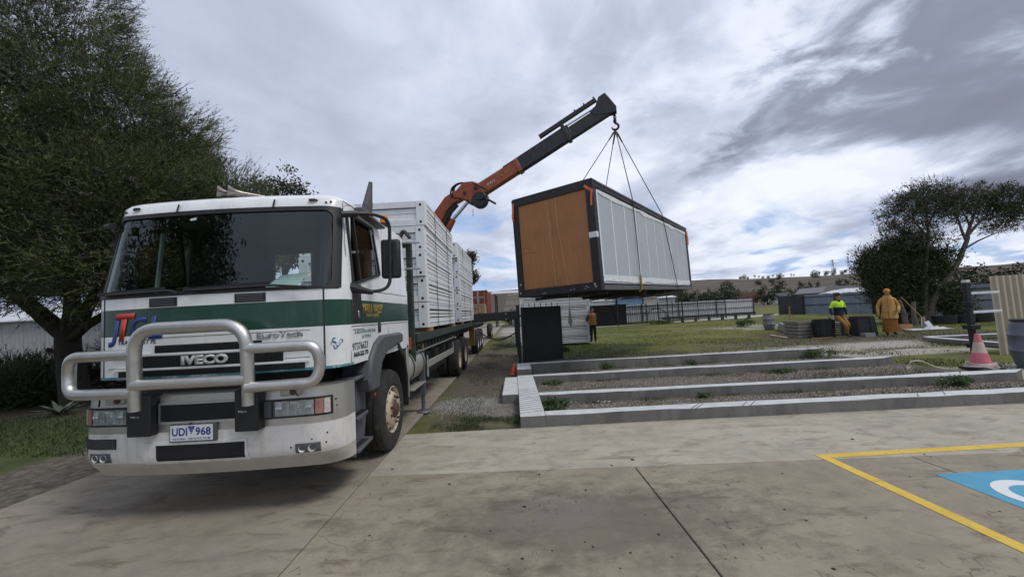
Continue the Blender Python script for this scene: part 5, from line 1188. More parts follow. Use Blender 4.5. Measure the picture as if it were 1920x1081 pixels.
rings(t, 'jacket_top', LIME, [(1.235, .192, .150, .01, .065), (1.32, .198, .152, 0, .06), (1.42, .185, .125, 0, .06), (1.48, .12, .10, 0, .06)], wr=.006); rings(t, 'jacket_hem', NAVY, [(.90, .185, .155, .02, .10), (1.0, .18, .15, .02, .09), (1.12, .178, .145, .01, .075), (1.235, .191, .149, .01, .065)], wr=.008, seed=4)
rings(t, 'collar', NAVY, [(1.46, .115, .10, 0, .055), (1.53, .082, .085, 0, .04)], wr=.003)
q = MB(); q.bar((0, -.096, 1.25), (0, -.055, 1.47), .014, .008); q.build('zip', NAVY, t, world=False)
# ---- person in the ochre coat and brown robe
t = thing('person', 'person in a long ochre hooded coat, orange knitted cap and brown robe', 'person', (15.30, 16.18, 0), None, Matrix.Rotation(rad(-28), 3, 'Z'))
J = {'pelvis': ((0, .02, .92), (.15, .12)), 'waist': ((0, .02, 1.12), (.15, .12)), 'chest': ((0, .02, 1.36), (.17, .125)), 'collar': ((0, .02, 1.50), (.10, .085))}
E = [('pelvis', 'waist'), ('waist', 'chest'), ('chest', 'collar')]; head(J, E, 0, -.015, 1.745, 1.02); E.append(('collar', 'neck'))
for s, nm in ((-1, 'l'), (1, 'r')):
    J[nm+'sh'] = ((s*.20, .02, 1.45), .082); J[nm+'el'] = ((s*.325, .05, 1.16), .066); J[nm+'wr'] = ((s*.25, -.19, 1.02), .05) if s > 0 else ((s*.34, -.05, .93), .048)
    E += [('collar', nm+'sh'), (nm+'sh', nm+'el'), (nm+'el', nm+'wr')]; hand(J, E, nm+'wr', J[nm+'wr'][0], (-.2*s, -.5, -.8) if s > 0 else (0, -.3, -1), (1, 0, 0))
    J[nm+'hip'] = ((s*.10, .02, .90), .11); J[nm+'kn'] = ((s*.11, .0, .5), .08); J[nm+'an'] = ((s*.12, .03, .10), .055); J[nm+'to'] = ((s*.14, -.16, .05), .046)
    E += [('pelvis', nm+'hip'), (nm+'hip', nm+'kn'), (nm+'kn', nm+'an'), (nm+'an', nm+'to')]
OCH = mat('ochre_coat', (.45, .255, .075), .85, var=.15, scale=7, bump=.2, bscale=40); ROBE = mat('brown_robe', (.25, .10, .02), .85, var=.2, scale=6); CAP = mat('orange_knit', (.50, .19, .03), .9, var=.2, scale=40); BTM = mat('maroon_boot', (.07, .018, .016), .6)
b = body(t, J, E, [SKIN, OCH, ROBE, BTM], lambda c_: (0 if c_.z > 1.56 else (0 if (abs(c_.x) > .1 and c_.y < -.15 and c_.z > .8 and c_.z < 1.0) else (1 if c_.z > .80 else (2 if c_.z > .16 else 3)))))
face(t, 0, -.02, 1.74, 0, b)
rings(t, 'coat', OCH, [(.68, .272, .21, .01, .02), (.80, .255, .20, .01, .02), (1.0, .222, .175, 0, .02), (1.2, .205, .16, 0, .02), (1.38, .20, .155, 0, .02), (1.48, .18, .13, 0, .02), (1.56, .11, .10, 0, .015)], wr=.011)
rings(t, 'hood', OCH, [(1.49, .165, .135, 0, .03), (1.54, .15, .13, 0, .04), (1.60, .118, .115, 0, .04), (1.63, .10, .10, 0, .035)], wr=.007)
rings(t, 'robe', ROBE, [(.13, .235, .19, .0, .03), (.35, .232, .185, .0, .03), (.55, .225, .18, 0, .02), (.72, .23, .18, 0, .02)], wr=.016, seed=8)
rings(t, 'knitted_cap', CAP, [(1.755, .106, .118, 0, .0), (1.80, .108, .12, 0, 0), (1.85, .092, .105, 0, .005), (1.885, .06, .07, 0, .005), (1.90, .003, .003, 0, .005)], wr=.003)
q = MB(); q.bar((-.06, -.195, .72), (-.05, -.155, 1.3), .012, .008); q.bar((-.05, -.158, 1.3), (-.03, -.115, 1.54), .012, .008); q.build('zip', mat('brown_zip', (.10, .05, .02), .6), t, world=False)
for s in (-1, 1): q = MB(); q.bar((s*.13-.06, -.185, 1.0), (s*.13+.06, -.185, 1.0), .01, .05); q.build('pocket_flap', OCH, t, world=False, bevel=.006)
# ---- woman in the orange vest
t = thing('person', 'person in an orange quilted vest and black leggings beside the white packs on the grass', 'person', (3.92, 19.75, -.01), None, Matrix.Rotation(rad(12), 3, 'Z'))
J = {'pelvis': ((0, .02, .93), (.14, .105)), 'waist': ((0, .02, 1.10), (.125, .10)), 'chest': ((0, .02, 1.32), (.15, .11)), 'collar': ((0, .02, 1.46), (.09, .075))}
E = [('pelvis', 'waist'), ('waist', 'chest'), ('chest', 'collar')]; head(J, E, 0, -.01, 1.665, 1.0); E.append(('collar', 'neck'))
for s, nm in ((-1, 'l'), (1, 'r')):
    J[nm+'sh'] = ((s*.19, .03, 1.41), .066); J[nm+'el'] = ((s*.265, .12, 1.14), .050); J[nm+'wr'] = ((s*.14, .17, .98), .036)
    E += [('collar', nm+'sh'), (nm+'sh', nm+'el'), (nm+'el', nm+'wr')]; hand(J, E, nm+'wr', J[nm+'wr'][0], (-s, .25, -.35), (0, .3, 1))
    J[nm+'hip'] = ((s*.09, .02, .90), .105); J[nm+'kn'] = ((s*.095, .0, .50), .07); J[nm+'an'] = ((s*.11, .03, .11), .048); J[nm+'to'] = ((s*.15, -.16, .05), .046)
    E += [('pelvis', nm+'hip'), (nm+'hip', nm+'kn'), (nm+'kn', nm+'an'), (nm+'an', nm+'to')]
VEST = mat('orange_vest', (.38, .17, .035), .6, var=.2, scale=8); SLV = mat('slate_sleeve', (.06, .07, .095), .8); LEG = mat('black_legging', (.012, .012, .014), .8); SHOE = mat('white_trainer', (.62, .60, .57), .6)
b = body(t, J, E, [SKIN, SLV, LEG, SHOE], lambda c_: 0 if (c_.z > 1.50 or (c_.y > .19 and c_.z < 1.0 and c_.z > .85)) else (1 if c_.z > 1.0 else (2 if c_.z > .105 else 3)))
face(t, 0, -.015, 1.66, -.3, b)
Rv = [(.93, .182, .145, 0, .02)]
for k in range(6): z = .95+k*.085; Rv += [(z, .178, .142, 0, .02), (z+.04, .192, .155, 0, .02)]
Rv += [(1.46, .165, .12, 0, .02), (1.53, .085, .08, 0, .015)]
rings(t, 'quilted_vest', VEST, Rv, wr=.004)
rings(t, 'hair', HAIRD, [(1.62, .088, .075, 0, .045), (1.68, .096, .095, 0, .03), (1.73, .094, .105, 0, .01), (1.77, .075, .09, 0, .005), (1.795, .003, .003, 0, .005)], wr=.004)
# ================================================================== FENCES, SHEDS, YARD THINGS
def ribbed(nm, p, q, z0, z1, m_, par, n=6, dep=.03, off=0.):
    """one corrugated sheet between two ground points"""
    p = Vector((*p, 0)); q = Vector((*q, 0)); d = q-p; nn = Vector((d.y, -d.x, 0)).normalized(); k = n*4; vs = []; b = MB()
    for i in range(k+1):
        ph = i % 4; o_ = dep if ph in (1, 2) else 0; c_ = p+d*(i/k)+nn*(o_+off); vs += [(c_.x, c_.y, z0), (c_.x, c_.y, z1)]
    b.add(vs, [(2*i, 2*i+2, 2*i+3, 2*i+1) for i in range(k)])
    o = b.build(nm, m_, par, smooth=0, fix=False); return o
def fence(label, cat_, pts, z0, z1, m_, post_m, sheet_w=1.6, rails=(.35, 1.0, 1.65), posts=2.4, dep=.03, n=6, name='sheet_fence', front=True):
    t = thing(name, label, cat_, (pts[0][0], pts[0][1], 0))
    for (a, b) in zip(pts[:-1], pts[1:]):
        a = Vector(a); b = Vector(b); L_ = (b-a).length; k = max(1, round(L_/sheet_w)); d = (b-a)/L_; nn = Vector((d.y, -d.x))
        for i in range(k): ribbed('sheet', a+d*(L_*i/k+.004), a+d*(L_*(i+1)/k-.004), z0+random.uniform(-.015, .015), z1+random.uniform(-.03, .03), m_, t, n, dep)
        off = nn*(.07 if front else -.05)
        for z in rails: MB().bar((*(a+off), z0+z), (*(b+off), z0+z), .045, .06).build('rail', post_m, t, smooth=0)
        kp = max(1, round(L_/posts))
        for i in range(kp+1): c_ = a+d*(L_*i/kp)+off*1.3; MB().box(c_.x-.045, c_.x+.045, c_.y-.045, c_.y+.045, z0-.05, z1+.05).build('post', post_m, t, smooth=0)
    return t
WCORR = mat('white_corrugated', (.46, .475, .49), .5, var=.12, scale=1.2, dirt=(.28, .25, .22), dscale=1.2, damt=.55)
DPOST = mat('dark_fence_post', (.022, .022, .026), .6)
BLUEF = mat('blue_grey_sheet', (.165, .205, .255), .5, var=.12, scale=.9, dirt=(.22, .24, .27), dscale=.8, damt=.5)
fence('pale weathered corrugated fence behind the field with dark posts and rails', 'fence', [(10.5, 45.6), (19.2, 46.0), (28.6, 47.2)], 0, 1.93, WCORR, DPOST, 1.2, (.95, 1.7), 4.6, .035, 5)
fence('short dark corrugated gate panel left of the blue grey fence', 'fence', [(28.9, 43.1), (30.2, 41.3)], 0, 1.93, mat('charcoal_sheet', (.032, .034, .040), .5, var=.15), DPOST, 1.1, (.2, 1.7), 2.4, .02, 6, front=False)
fence('blue grey sheet fence with dark posts behind the person in the lime jacket', 'fence', [(30.3, 41.2), (31.1, 34.2), (32.2, 33.2)], 0, 1.98, BLUEF, DPOST, 1.5, (.95, 1.75), 3.2, .012, 4)
fence('blue grey sheet fence beyond the leaning tree on the right', 'fence', [(25.2, 27.4), (28.4, 26.2), (34.5, 23.5)], 0, 1.98, BLUEF, DPOST, 1.5, (.95, 1.7), 3.0, .012, 4)
# black picket fence with taller poles
t = thing('picket_fence', 'thin black steel picket fence in front of the pale corrugated fence', 'fence', (6.5, 38.5, 0))
A, B_ = Vector((6.4, 38.6)), Vector((22.4, 41.8)); d = B_-A
for z in (.12, 1.45, 1.75): MB().bar((*A, z), (*B_, z), .04, .05).build('rail', DPOST, t, smooth=0)
pk_ = MB().box(-.012, .012, -.012, .012, .05, 1.85).build('picket', DPOST, t, world=False, smooth=0); me_ = pk_.data
for i in range(96):
    p = A+d*(i/95)-Vector((6.5, 38.5)); o = pk_ if i == 0 else bpy.data.objects.new('picket', me_)
    if i: C.objects.link(o); o.parent = t
    o.location = (p.x, p.y, 0)
for f in (.0, .21, .44, .52, .62, .80, 1.0): p = A+d*f; MB().box(p.x-.04, p.x+.04, p.y-.04, p.y+.04, -.03, 2.0).build('post', DPOST, t, smooth=0)
t = thing('verandah', 'open verandah with a flat dark roof on thin black poles behind the hanging cabin', 'verandah', (10, 38, 0))
MB().box(4.0, 16.2, 37.36, 37.398, 2.60, 3.30).build('fascia', mat('dark_roof', (.022, .021, .022), .8), t, smooth=0)
MB().prism([(37.4, 2.62), (43.0, 2.9), (43.0, 3.1), (37.4, 2.82)], lambda a, b, x: (x, a, b+(x-4)*.012), 4.0, 16.2).build('roof', mat('dark_roof', (.022, .021, .022), .8), t, smooth=0)
for k in range(7): MB().box(4.4+k*1.85, 4.5+k*1.85, 37.5, 42.9, 2.50+k*.02, 2.615+k*.02).build('rafter', MT['dark_roof'], t, smooth=0)
for x in (4.4, 9.9, 14.7, 16.1): MB().cyl((x, 37.7, -.03), (x, 37.7, 2.7), .05, n=8).cyl((x, 37.7, -.03), (x, 37.7, .03), .11, n=10).build('pole', DPOST, t)
# hoop of black pipe
q = MB()
for k in range(2): q.tube([(14.4+.25*k+1.15*math.cos(a)*(1-.1*k), 40.4, .55+.85*math.sin(a)) for a in [math.pi*j/16-.15 for j in range(19)]], .03, 6)
tag(q.build('pipe_hoop', mat('dark_pipe', (.06, .07, .09), .5)), 'hoop of dark pipe standing against the picket fence', 'pipe')
# pale path at the foot of the fence
g = MG('pale_path', .9); PATH = g.done(g.mix(g.ss(g.noise(1.2, 6), .3, .7), (.32, .31, .29), (.46, .45, .42)), g.noise(20), .3, .02)
o = MB().prism([(-1.0, 36.4), (6.9, 36.9), (17.1, 39.0), (23.5, 40.6), (31.0, 44.8), (30.0, 46.6), (22.8, 44.6), (16.8, 41.0), (6.6, 38.9), (-1.2, 38.3)], lambda a, b, z: (a, b, z), -.05, -.018).build('path', PATH, smooth=0); tag(o, kind='structure')
# white chair and dark table by the wall
t = thing('plastic_chair', 'white plastic chair on the path behind the person in the orange vest', 'chair', (7.4, 39.4, 0)); WPL = mat('white_plastic', (.62, .62, .61), .5)
MB().box(7.15, 7.65, 39.2, 39.65, .42, .46).build('seat', WPL, t, bevel=.01); MB().box(7.15, 7.65, 39.62, 39.67, .47, .85).build('backrest', WPL, t, bevel=.02)
for x, y in ((7.18, 39.23), (7.62, 39.23), (7.18, 39.62), (7.62, 39.62)): MB().box(x-.025, x+.025, y-.025, y+.025, 0, .42).build('leg', WPL, t)
t = thing('work_table', 'dark table against the wall right of the white plastic chair', 'table', (9.0, 40.6, 0)); MB().box(8.2, 10.6, 40.2, 40.9, .74, .80).build('top', DPOST, t)
for x in (8.3, 10.5):
    for y in (40.25, 40.85): MB().box(x-.03, x+.03, y-.03, y+.03, 0, .74).build('leg', DPOST, t)
# long dark steel frame lying on low blocks
t = thing('beam_stack', 'long dark steel frame resting on low blocks before the pale fence', 'steel frame', (14.4, 38.8, 0))
MB().bar((14.5, 38.6, .43), (23.6, 38.7, .50), .16, .24).build('beam', DARKSTEEL, t); MB().bar((14.6, 39.5, .42), (23.2, 39.6, .50), .16, .12).build('beam', DARKSTEEL, t)
for k in range(7): x = 15.0+k*1.3; MB().box(x, x+.22, 38.52, 38.68, -.03, .36).build('block', mat('dark_block', (.05, .05, .05), .9), t)
# sheds beyond
def shed(nm, lb, x0, x1, y0, y1, h, wall, roof, rh=.5, cat_='shed', flat=False):
    t = thing(nm, lb, cat_, ((x0+x1)/2, y0, 0)); nsh = max(2, int((x1-x0)/1.1))
    for i in range(nsh): ribbed('wall_sheet', (x0+(x1-x0)*i/nsh+.005, y0), (x0+(x1-x0)*(i+1)/nsh-.005, y0), -.05, h, wall, t, 5, .025)
    MB().box(x0, x1, y0+.03, y1, -.05, h-.01).build('wall', wall, t, smooth=0)
    q = MB(); q.prism([(y0-.25, h), (y1+.1, h+rh), (y1+.1, h+rh+.06), (y0-.25, h+.06)], lambda a, b, x: (x, a, b), x0-.2, x1+.2); q.build('roof', roof, t, smooth=0)
    return t
PALER = mat('pale_metal_roof', (.50, .51, .53), .45, var=.08, scale=.6)
shed('farm_shed', 'long pale corrugated shed behind the bushes on the left', -42, -13.5, 21, 28, 2.65, mat('shed_sheet', (.34, .35, .35), .55, var=.1, scale=.5, dirt=(.24, .22, .20), dscale=.6, damt=.6), PALER, 1.3)
shed('white_shed', 'low white building behind the dark wall left of the blue container', 11.8, 15.3, 59, 63, 2.8, mat('white_wall', (.62, .63, .65), .6), PALER, .2)
shed('blue_container', 'blue shipping container behind the black picket fence', 15.5, 19.0, 58, 61, 3.0, mat('sky_blue_sheet', (.17, .30, .46), .5, var=.12, scale=.7), mat('blue_roof', (.16, .26, .38), .5), .05, 'container')
shed('cream_container', 'cream shipping container right of the blue container', 19.2, 23.6, 58, 61, 2.9, mat('cream_sheet', (.46, .45, .39), .5), PALER, .05, 'container')
shed('lean_shed', 'pale corrugated lean shed standing at the end of the pale fence', 17.2, 19.0, 46.4, 48, 2.55, WCORR, PALER, .3)
t = thing('dark_wall', 'long low dark brown wall behind the white plastic chair', 'wall', (4, 42.5, 0))
for k in range(7): MB().box(3.0+k*1.3, 4.29+k*1.3, 42.4, 42.6, -.05, 1.95).build('wall_panel', mat('dark_brown_sheet', (.13, .12, .11), .7, var=.25, scale=2), t, smooth=0)
MB().box(2.9, 12.2, 42.35, 42.65, 1.95, 2.05).build('capping', DPOST, t)
t = thing('carport', 'open carport with a pale roof beyond the trailer', 'carport', (-.5, 54, 0))
MB().prism([(52, 4.35), (58, 4.9), (58, 5.0), (52, 4.45)], lambda a, b, x: (x, a, b), -2.9, 6.0).build('roof', PALER, t, smooth=0)
for x in (-2.3, 1.0, 5.5):
    for y in (52.3, 57.6): MB().box(x-.09, x+.09, y-.09, y+.09, 0, 4.4).build('post', mat('dark_brown_post', (.05, .035, .03), .7), t)
MB().box(-.2, 2.6, 56.6, 57.8, 0, 1.6).build('parked_box', PALER, t, bevel=.1)
shed('grey_blue_shed', 'small blue grey shed between the carport and the stacked packs', 1.2, 4.2, 48, 52, 3.9, mat('pale_blue_sheet', (.30, .36, .42), .5), PALER, .3)
t = thing('poly_tunnel', 'low white curved roof showing over the blue grey fence', 'greenhouse', (50, 58, 0))
MB().grid(lambda u, v: (47.0+9.5*v, 56+7*u, 1.2+1.0*math.sin(math.pi*min(max(u, .04), .96))**.5+.55*math.sin(math.pi*min(1, v*1.2))+.05*math.sin(v*40)), 12, 40).build('cover', mat('white_film', (.52, .53, .54), .4, var=.25, scale=1.5), t, smooth=50, fix=False); MB().box(47, 56.5, 56.1, 62.5, -.05, 1.55).build('wall', PALER, t)
def house(lb, x, y, w_, d_, h, rh, wall, roof):
    t = thing('house', lb, 'house', (x, y, 0)); MB().box(x-w_/2, x+w_/2, y, y+d_, -.05, h).build('wall', wall, t, smooth=0)
    MB().prism([(x-w_/2-.4, h), (x+w_/2+.4, h), (x+w_/2-1, h+rh), (x-w_/2+1, h+rh)], lambda a, b, c_: (a, c_, b), y-.4, y+d_+.4).build('roof', roof, t, smooth=0)
    for k in (-.3, .25): q = MB().box(x+k*w_-.7, x+k*w_+.7, y-.03, y+.02, .9, h-.6).build('window', mat('window_dark', (.03, .035, .04), .2), t, smooth=0)
TANW = mat('tan_render', (.38, .32, .25), .8); RBR = mat('brown_tiles', (.16, .08, .06), .8); GRO = mat('grey_tiles', (.22, .22, .23), .7)
house('tan house with brown roof among the far trees', 90, 150, 9, 8, 3.0, 2.0, TANW, RBR); house('long pale house with low grey roof among the far trees', 105, 158, 16, 8, 2.9, 1.2, mat('pale_render', (.46, .45, .42), .8), GRO)
house('white roofed house left of the blue grey fence', 86, 105, 8, 7, 2.6, 1.2, TANW, PALER); house('brick house with grey roof behind the dark gate panel', 78, 92, 12, 8, 2.7, 1.3, mat('brick_far', (.27, .16, .12), .85), GRO)
# ---- yard things on the right
BARR = mat('blue_grey_plastic', (.115, .125, .165), .5, var=.08, scale=5, dirt=(.20, .20, .22), dscale=5, damt=.3)
def barrel(nm, lb, x, y, s, rim, m_=BARR):
    t = thing(nm, lb, 'barrel', (x, y, 0)); q = MB()
    pr_ = [(0, 0), (.235, 0), (.26, .04), (.295, .20), (.312, .30), (.322, .31), (.322, .33), (.312, .34), (.318, .50), (.312, .60), (.322, .61), (.322, .63), (.312, .64), (.29, .80), (.265, .88), (.25, .895), (.245, .91)]
    q.lathe([(r_*s, z*s) for r_, z in pr_], (x, y, -.02), (0, 0, 1), 40); q.build('drum', m_, t, smooth=50)
    q = MB(); q.lathe([(.0, .93), (.26, .93), (.275, .925), (.278, .89), (.262, .885)], (x, y, -.02), (0, 0, 1), 32) if s == 1 else q.lathe([(r_*s, z*s) for r_, z in ((.0, .93), (.26, .93), (.275, .925), (.278, .89), (.262, .885))], (x, y, -.02), (0, 0, 1), 32)
    q.build('lid', rim, t, smooth=40)
barrel('plastic_barrel', 'big blue grey plastic barrel before the beige corrugated sheet', 10.98, 8.45, 1.10, BLACK)
barrel('plastic_barrel', 'weathered grey barrel standing at the left end of the grey block wall', 14.7, 22.9, .98, BLACK, mat('weathered_grey_plastic', (.17, .17, .18), .7, var=.25, scale=4))
t = thing('leaning_sheet', 'beige corrugated steel sheet standing behind the blue grey barrel', 'corrugated sheet', (13.0, 10.3, 0)); q = MB(); n_ = 19
vs = []
for i in range(n_*4+1):
    u = min(1, (i//4+(0, .42, .56, .86)[i % 4])/n_); x, y = 12.62+3.4*u, 10.26+.12*u; dz = (.0, .0, -.06, -.06)[i % 4]
    for z in (-.03, 2.0): vs.append((x-.2+.05*z/2, y+dz+.06*z/2, z+.03*u*(z > 1)))
q.add(vs, [(2*i, 2*i+2, 2*i+3, 2*i+1) for i in range(n_*4)]); q.build('sheet', mat('beige_sheet', (.44, .39, .30), .5, var=.06, scale=2, dirt=(.30, .27, .22), dscale=3, damt=.3), t, smooth=0, fix=False)
MB().box(13.0, 13.1, 10.55, 10.65, -.03, 1.8).box(15.2, 15.3, 10.55, 10.65, -.03, 1.8).build('support_post', DPOST, t)
t = thing('steel_post', 'black steel post with white cap and two white rails behind the pink cone', 'post', (10.33, 9.0, 0))
MB().box(10.285, 10.375, 8.955, 9.045, -.03, 1.88).build('pillar', GBL, t, bevel=.006); MB().box(10.28, 10.38, 8.95, 9.05, 1.845, 1.91).build('cap', WPL, t, bevel=.006)
for z in (1.60, 1.17): MB().bar((10.38, 9.03, z), (11.12, 9.06, z), .05, .055).build('rail', mat('white_rail', (.66, .69, .73), .35), t, bevel=.004)
for z, w_ in ((.84, .10), (.42, .06), (1.36, .055)): MB().box(10.33-w_, 10.33+w_, 8.9, 9.1, z-.05, z+.05).build('clamp', GBL, t, bevel=.008)
MB().bar((10.4, 9.0, .73), (10.6, 9.0, .72), .03, .04).build('bracket', STEEL, t)
def cone(nm, lb, x, y, h, r_, cols, tilt=(0, 0), basec=None):
    t = thing(nm, lb, 'traffic cone', (x, y, 0)); n_ = len(cols); z0 = .04*h/.7
    for i, (f0, f1, m_) in enumerate(cols):
        q = MB(); ra, rb_ = r_*(1-f0)+.035*f0, r_*(1-f1)+.035*f1
        P_ = lambda f: (x+tilt[0]*f*h, y+tilt[1]*f*h, z0+f*(h-z0)); q.cyl(P_(f0), P_(f1), ra, rb_, 24); q.build('cone_band', m_, t, smooth=40)
    if basec:
        q = MB(); q.box(x-r_*1.35, x+r_*1.35, y-r_*1.35, y+r_*1.35, -.01, z0*.98); q.build('base', basec, t, bevel=.01)
    return t
PINK = mat('faded_pink', (.62, .16, .20), .6, var=.15, scale=5); CREAMB = mat('cream_band', (.55, .46, .36), .6, var=.1); ORG = mat('orange_cone', (.70, .085, .02), .5)
cone('traffic_cone', 'faded pink and cream traffic cone wound round with pale hose', 9.86, 8.50, .74, .175, ((0, .43, PINK), (.431, .75, CREAMB), (.751, 1, PINK)), basec=BLACK)
cone('traffic_cone', 'small orange cone tilting on the dirt left of the footings', -.10, 11.05, .30, .085, ((0, 1, ORG),), tilt=(.12, .05))
HOSE = mat('pale_hose', (.48, .40, .36), .5); q = MB()
for k in range(4): q.tube([(9.86+(.25-.012*k)*math.cos(a+k), 8.50+(.24-.012*k)*math.sin(a+k), .055+.024*k+.012*math.sin(2*a+k)) for a in [2*math.pi*j/28 for j in range(28)]], .013, 7, closed=True)
q.tube(bend([(9.72, 8.28, .06), (9.8, 8.15, .03), (9.95, 8.12, .0), (9.88, 7.95, -.01)], .08), .012, 6)
tag(q.build('hose_coil', HOSE), 'pale hose coiled round the foot of the pink cone', 'hose')
q = MB(); q.tube(bend([(8.78, 8.95, -.02), (8.76, 8.92, .16), (8.98, 8.9, .18), (9.2, 8.8, .03), (9.42, 8.75, -.02)], .12), .013, 7); q.cyl((8.74, 8.96, -.02), (8.80, 8.96, .06), .035, n=8)
tag(q.build('bent_hose', mat('pale_hose_2', (.55, .50, .40), .5)), 'short pale bent hose sticking out of the grass left of the cone', 'hose')
# compost bins, crate, walls, planks
def bin_(lb, x, y, w0, w1, h, n_=8):
    t = thing('compost_bin', lb, 'compost bin', (x, y, 0)); q = MB(); BKP = mat('compost_plastic', (.020, .021, .023), .55, var=.2, scale=6)
    q.lathe([(w0, 0), (w0*.99, .03), ((w0+w1)/2, h*.5), ((w0+w1)/2-.008, h*.52), (w1, h), (w1-.03, h), (w1-.035, h*.9)], (x, y, -.02), (0, 0, 1), n_); q.build('shell', BKP, t, smooth=0)
    for k in range(n_):
        a = 2*math.pi*k/n_; MB().bar((x+w0*math.cos(a), y+w0*math.sin(a), 0), (x+w1*math.cos(a), y+w1*math.sin(a), h-.03), .03, .03).build('rib', BKP, t, smooth=0)
    MB().lathe([(w1+.012, h-.06), (w1+.015, h-.02), (w1-.02, h-.01)], (x, y, -.02), (0, 0, 1), n_).build('rim', BKP, t, smooth=0)
bin_('black plastic compost bin that the person in the lime jacket leans on', 13.06, 16.78, .34, .37, .78, 10); bin_('wide black compost bin between the lime jacket and the ochre coat', 14.75, 17.0, .56, .48, .80, 8)
t = thing('slatted_crate', 'dark slatted crate between the two black bins', 'crate', (13.9, 17.2, 0))
for k in range(8): MB().box(13.62, 14.15, 17.1, 17.13, .02+k*.095, .085+k*.095).build('slat', mat('crate_dark', (.045, .04, .035), .8), t, smooth=0)
for x in (13.64, 14.12): MB().box(x-.025, x+.025, 17.13, 17.18, -.02, .8).build('upright', MT['crate_dark'], t, smooth=0)
t = thing('timber_bed', 'grey weathered timber sleeper bed left of the black compost bin', 'planter', (12.5, 17.4, 0)); GTM = mat('grey_timber', (.20, .185, .165), .85, var=.25, scale=4, stretch=(1, 1, 9))
for k in range(5):
    MB().box(12.25, 12.98, 17.15+random.uniform(0, .03), 17.21, -.02+k*.148, .098+k*.148).build('sleeper', GTM, t, smooth=0, bevel=.006); MB().box(12.25, 12.31, 17.22, 18.1, -.02+k*.148, .098+k*.148).build('sleeper', GTM, t, smooth=0)
MB().box(12.32, 13.0, 17.22, 18.1, 0, .68).build('soil', mat('soil', (.05, .038, .028), .95), t)
t = thing('block_wall', 'low grey concrete block wall right of the weathered barrel', 'wall', (14.6, 21.5, 0)); BLK = mat('grey_block', (.24, .24, .235), .85, var=.15, scale=6, dirt=(.13, .12, .10), dscale=4)
for r_ in range(2):
    for k in range(7): a = Vector((14.95, 22.4)).lerp(Vector((13.15, 18.8)), (k+.5*(r_ % 2))/7.6); b2 = Vector((14.95, 22.4)).lerp(Vector((13.15, 18.8)), (k+.93+.5*(r_ % 2))/7.6); MB().bar((*a, .09+.2*r_), (*b2, .09+.2*r_), .19, .185).build('block', BLK, t, smooth=0, bevel=.006)
tag(MB().box(-.02, .02, -.02, .02, -.1, 1.3).build('stake', TIMBER, smooth=0), 'thin timber stake standing left of the person in the lime jacket', 'stake').location = (14.2, 20.4, 0)
def plank(lb, p, q_, m_, w_=.10, h=.03): tag(MB().bar(p, q_, w_, h).build('plank', m_, smooth=0, bevel=.003), lb, 'plank', 'planks lying on the red dirt')
plank('pale plank lying on the red dirt', (12.15, 18.9, .02), (11.75, 17.2, .03), mat('pale_plank', (.52, .46, .38), .8)); plank('long grey plank lying on the red dirt before the timber bed', (12.6, 19.0, .03), (12.7, 16.9, .05), GTM); plank('brown plank lying at the foot of the black compost bin', (12.3, 16.5, .0), (13.0, 16.25, .02), TIMBER, .14)
t = thing('concrete_block', 'grey hollow block lying on the grass before the wide black bin', 'block', (14.2, 16.1, 0)); MB().box(14.1, 14.5, 16.0, 16.06, -.02, .14).box(14.1, 14.5, 16.18, 16.24, -.02, .14).box(14.1, 14.15, 16.061, 16.179, -.02, .14).box(14.28, 14.32, 16.061, 16.179, -.02, .14).box(14.45, 14.5, 16.061, 16.179, -.02, .14).build('shell', BLK, t, smooth=0)
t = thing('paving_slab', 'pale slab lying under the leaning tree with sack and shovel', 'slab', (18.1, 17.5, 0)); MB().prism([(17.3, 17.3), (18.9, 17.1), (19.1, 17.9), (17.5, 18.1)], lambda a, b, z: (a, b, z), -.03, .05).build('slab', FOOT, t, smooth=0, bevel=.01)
t = thing('cement_sack', 'pale sack slumped on the slab under the leaning tree', 'sack', (18.4, 17.6, .05)); q = MB()
q.grid(lambda u, v: (18.15+.75*u+.03*math.sin(9*v), 17.35+.45*v, .05+(.10+.10*math.sin(7*u+1)+.05*math.sin(11*v))*math.sin(math.pi*min(max(u, .02), .98))*math.sin(math.pi*v)**.6), 14, 10); q.build('sack', mat('sack_white', (.46, .46, .45), .8, var=.15), t, smooth=60, fix=False)
q = MB(); q.grid(lambda u, v: (18.30+.28*(u-.5)*(1-.6*v), 17.75+.12*math.sin(math.pi*u), .05+.55*v*(1-.15*math.sin(3*u))), 8, 8); q.build('sack_neck', MT['sack_white'], t, smooth=60, fix=False)
t = thing('shovel', 'long handled shovel leaning on the sack under the tree', 'shovel', (18.2, 17.9, .05)); MB().cyl((18.35, 17.7, .35), (17.95, 18.3, 1.5), .018, n=8).build('handle', TIMBER, t); MB().bar((18.35, 17.7, .37), (18.42, 17.55, .06), .20, .015, upv=(0, 1, .3)).build('blade', STEEL, t)
t = thing('terracotta_trough', 'terracotta trough on the ground right of the ochre coat', 'planter', (17.6, 18.0, 0)); MB().box(17.3, 17.9, 17.85, 18.2, -.02, .26).build('trough', mat('terracotta', (.30, .14, .07), .8, var=.2), t, bevel=.02); MB().box(17.34, 17.86, 17.89, 18.16, .262, .275).build('soil', MT['soil'], t)
BRKF = mat('bark_grey', (.115, .10, .085), .9, var=.3, scale=9, stretch=(3, 3, .7), bump=.5, bscale=25)
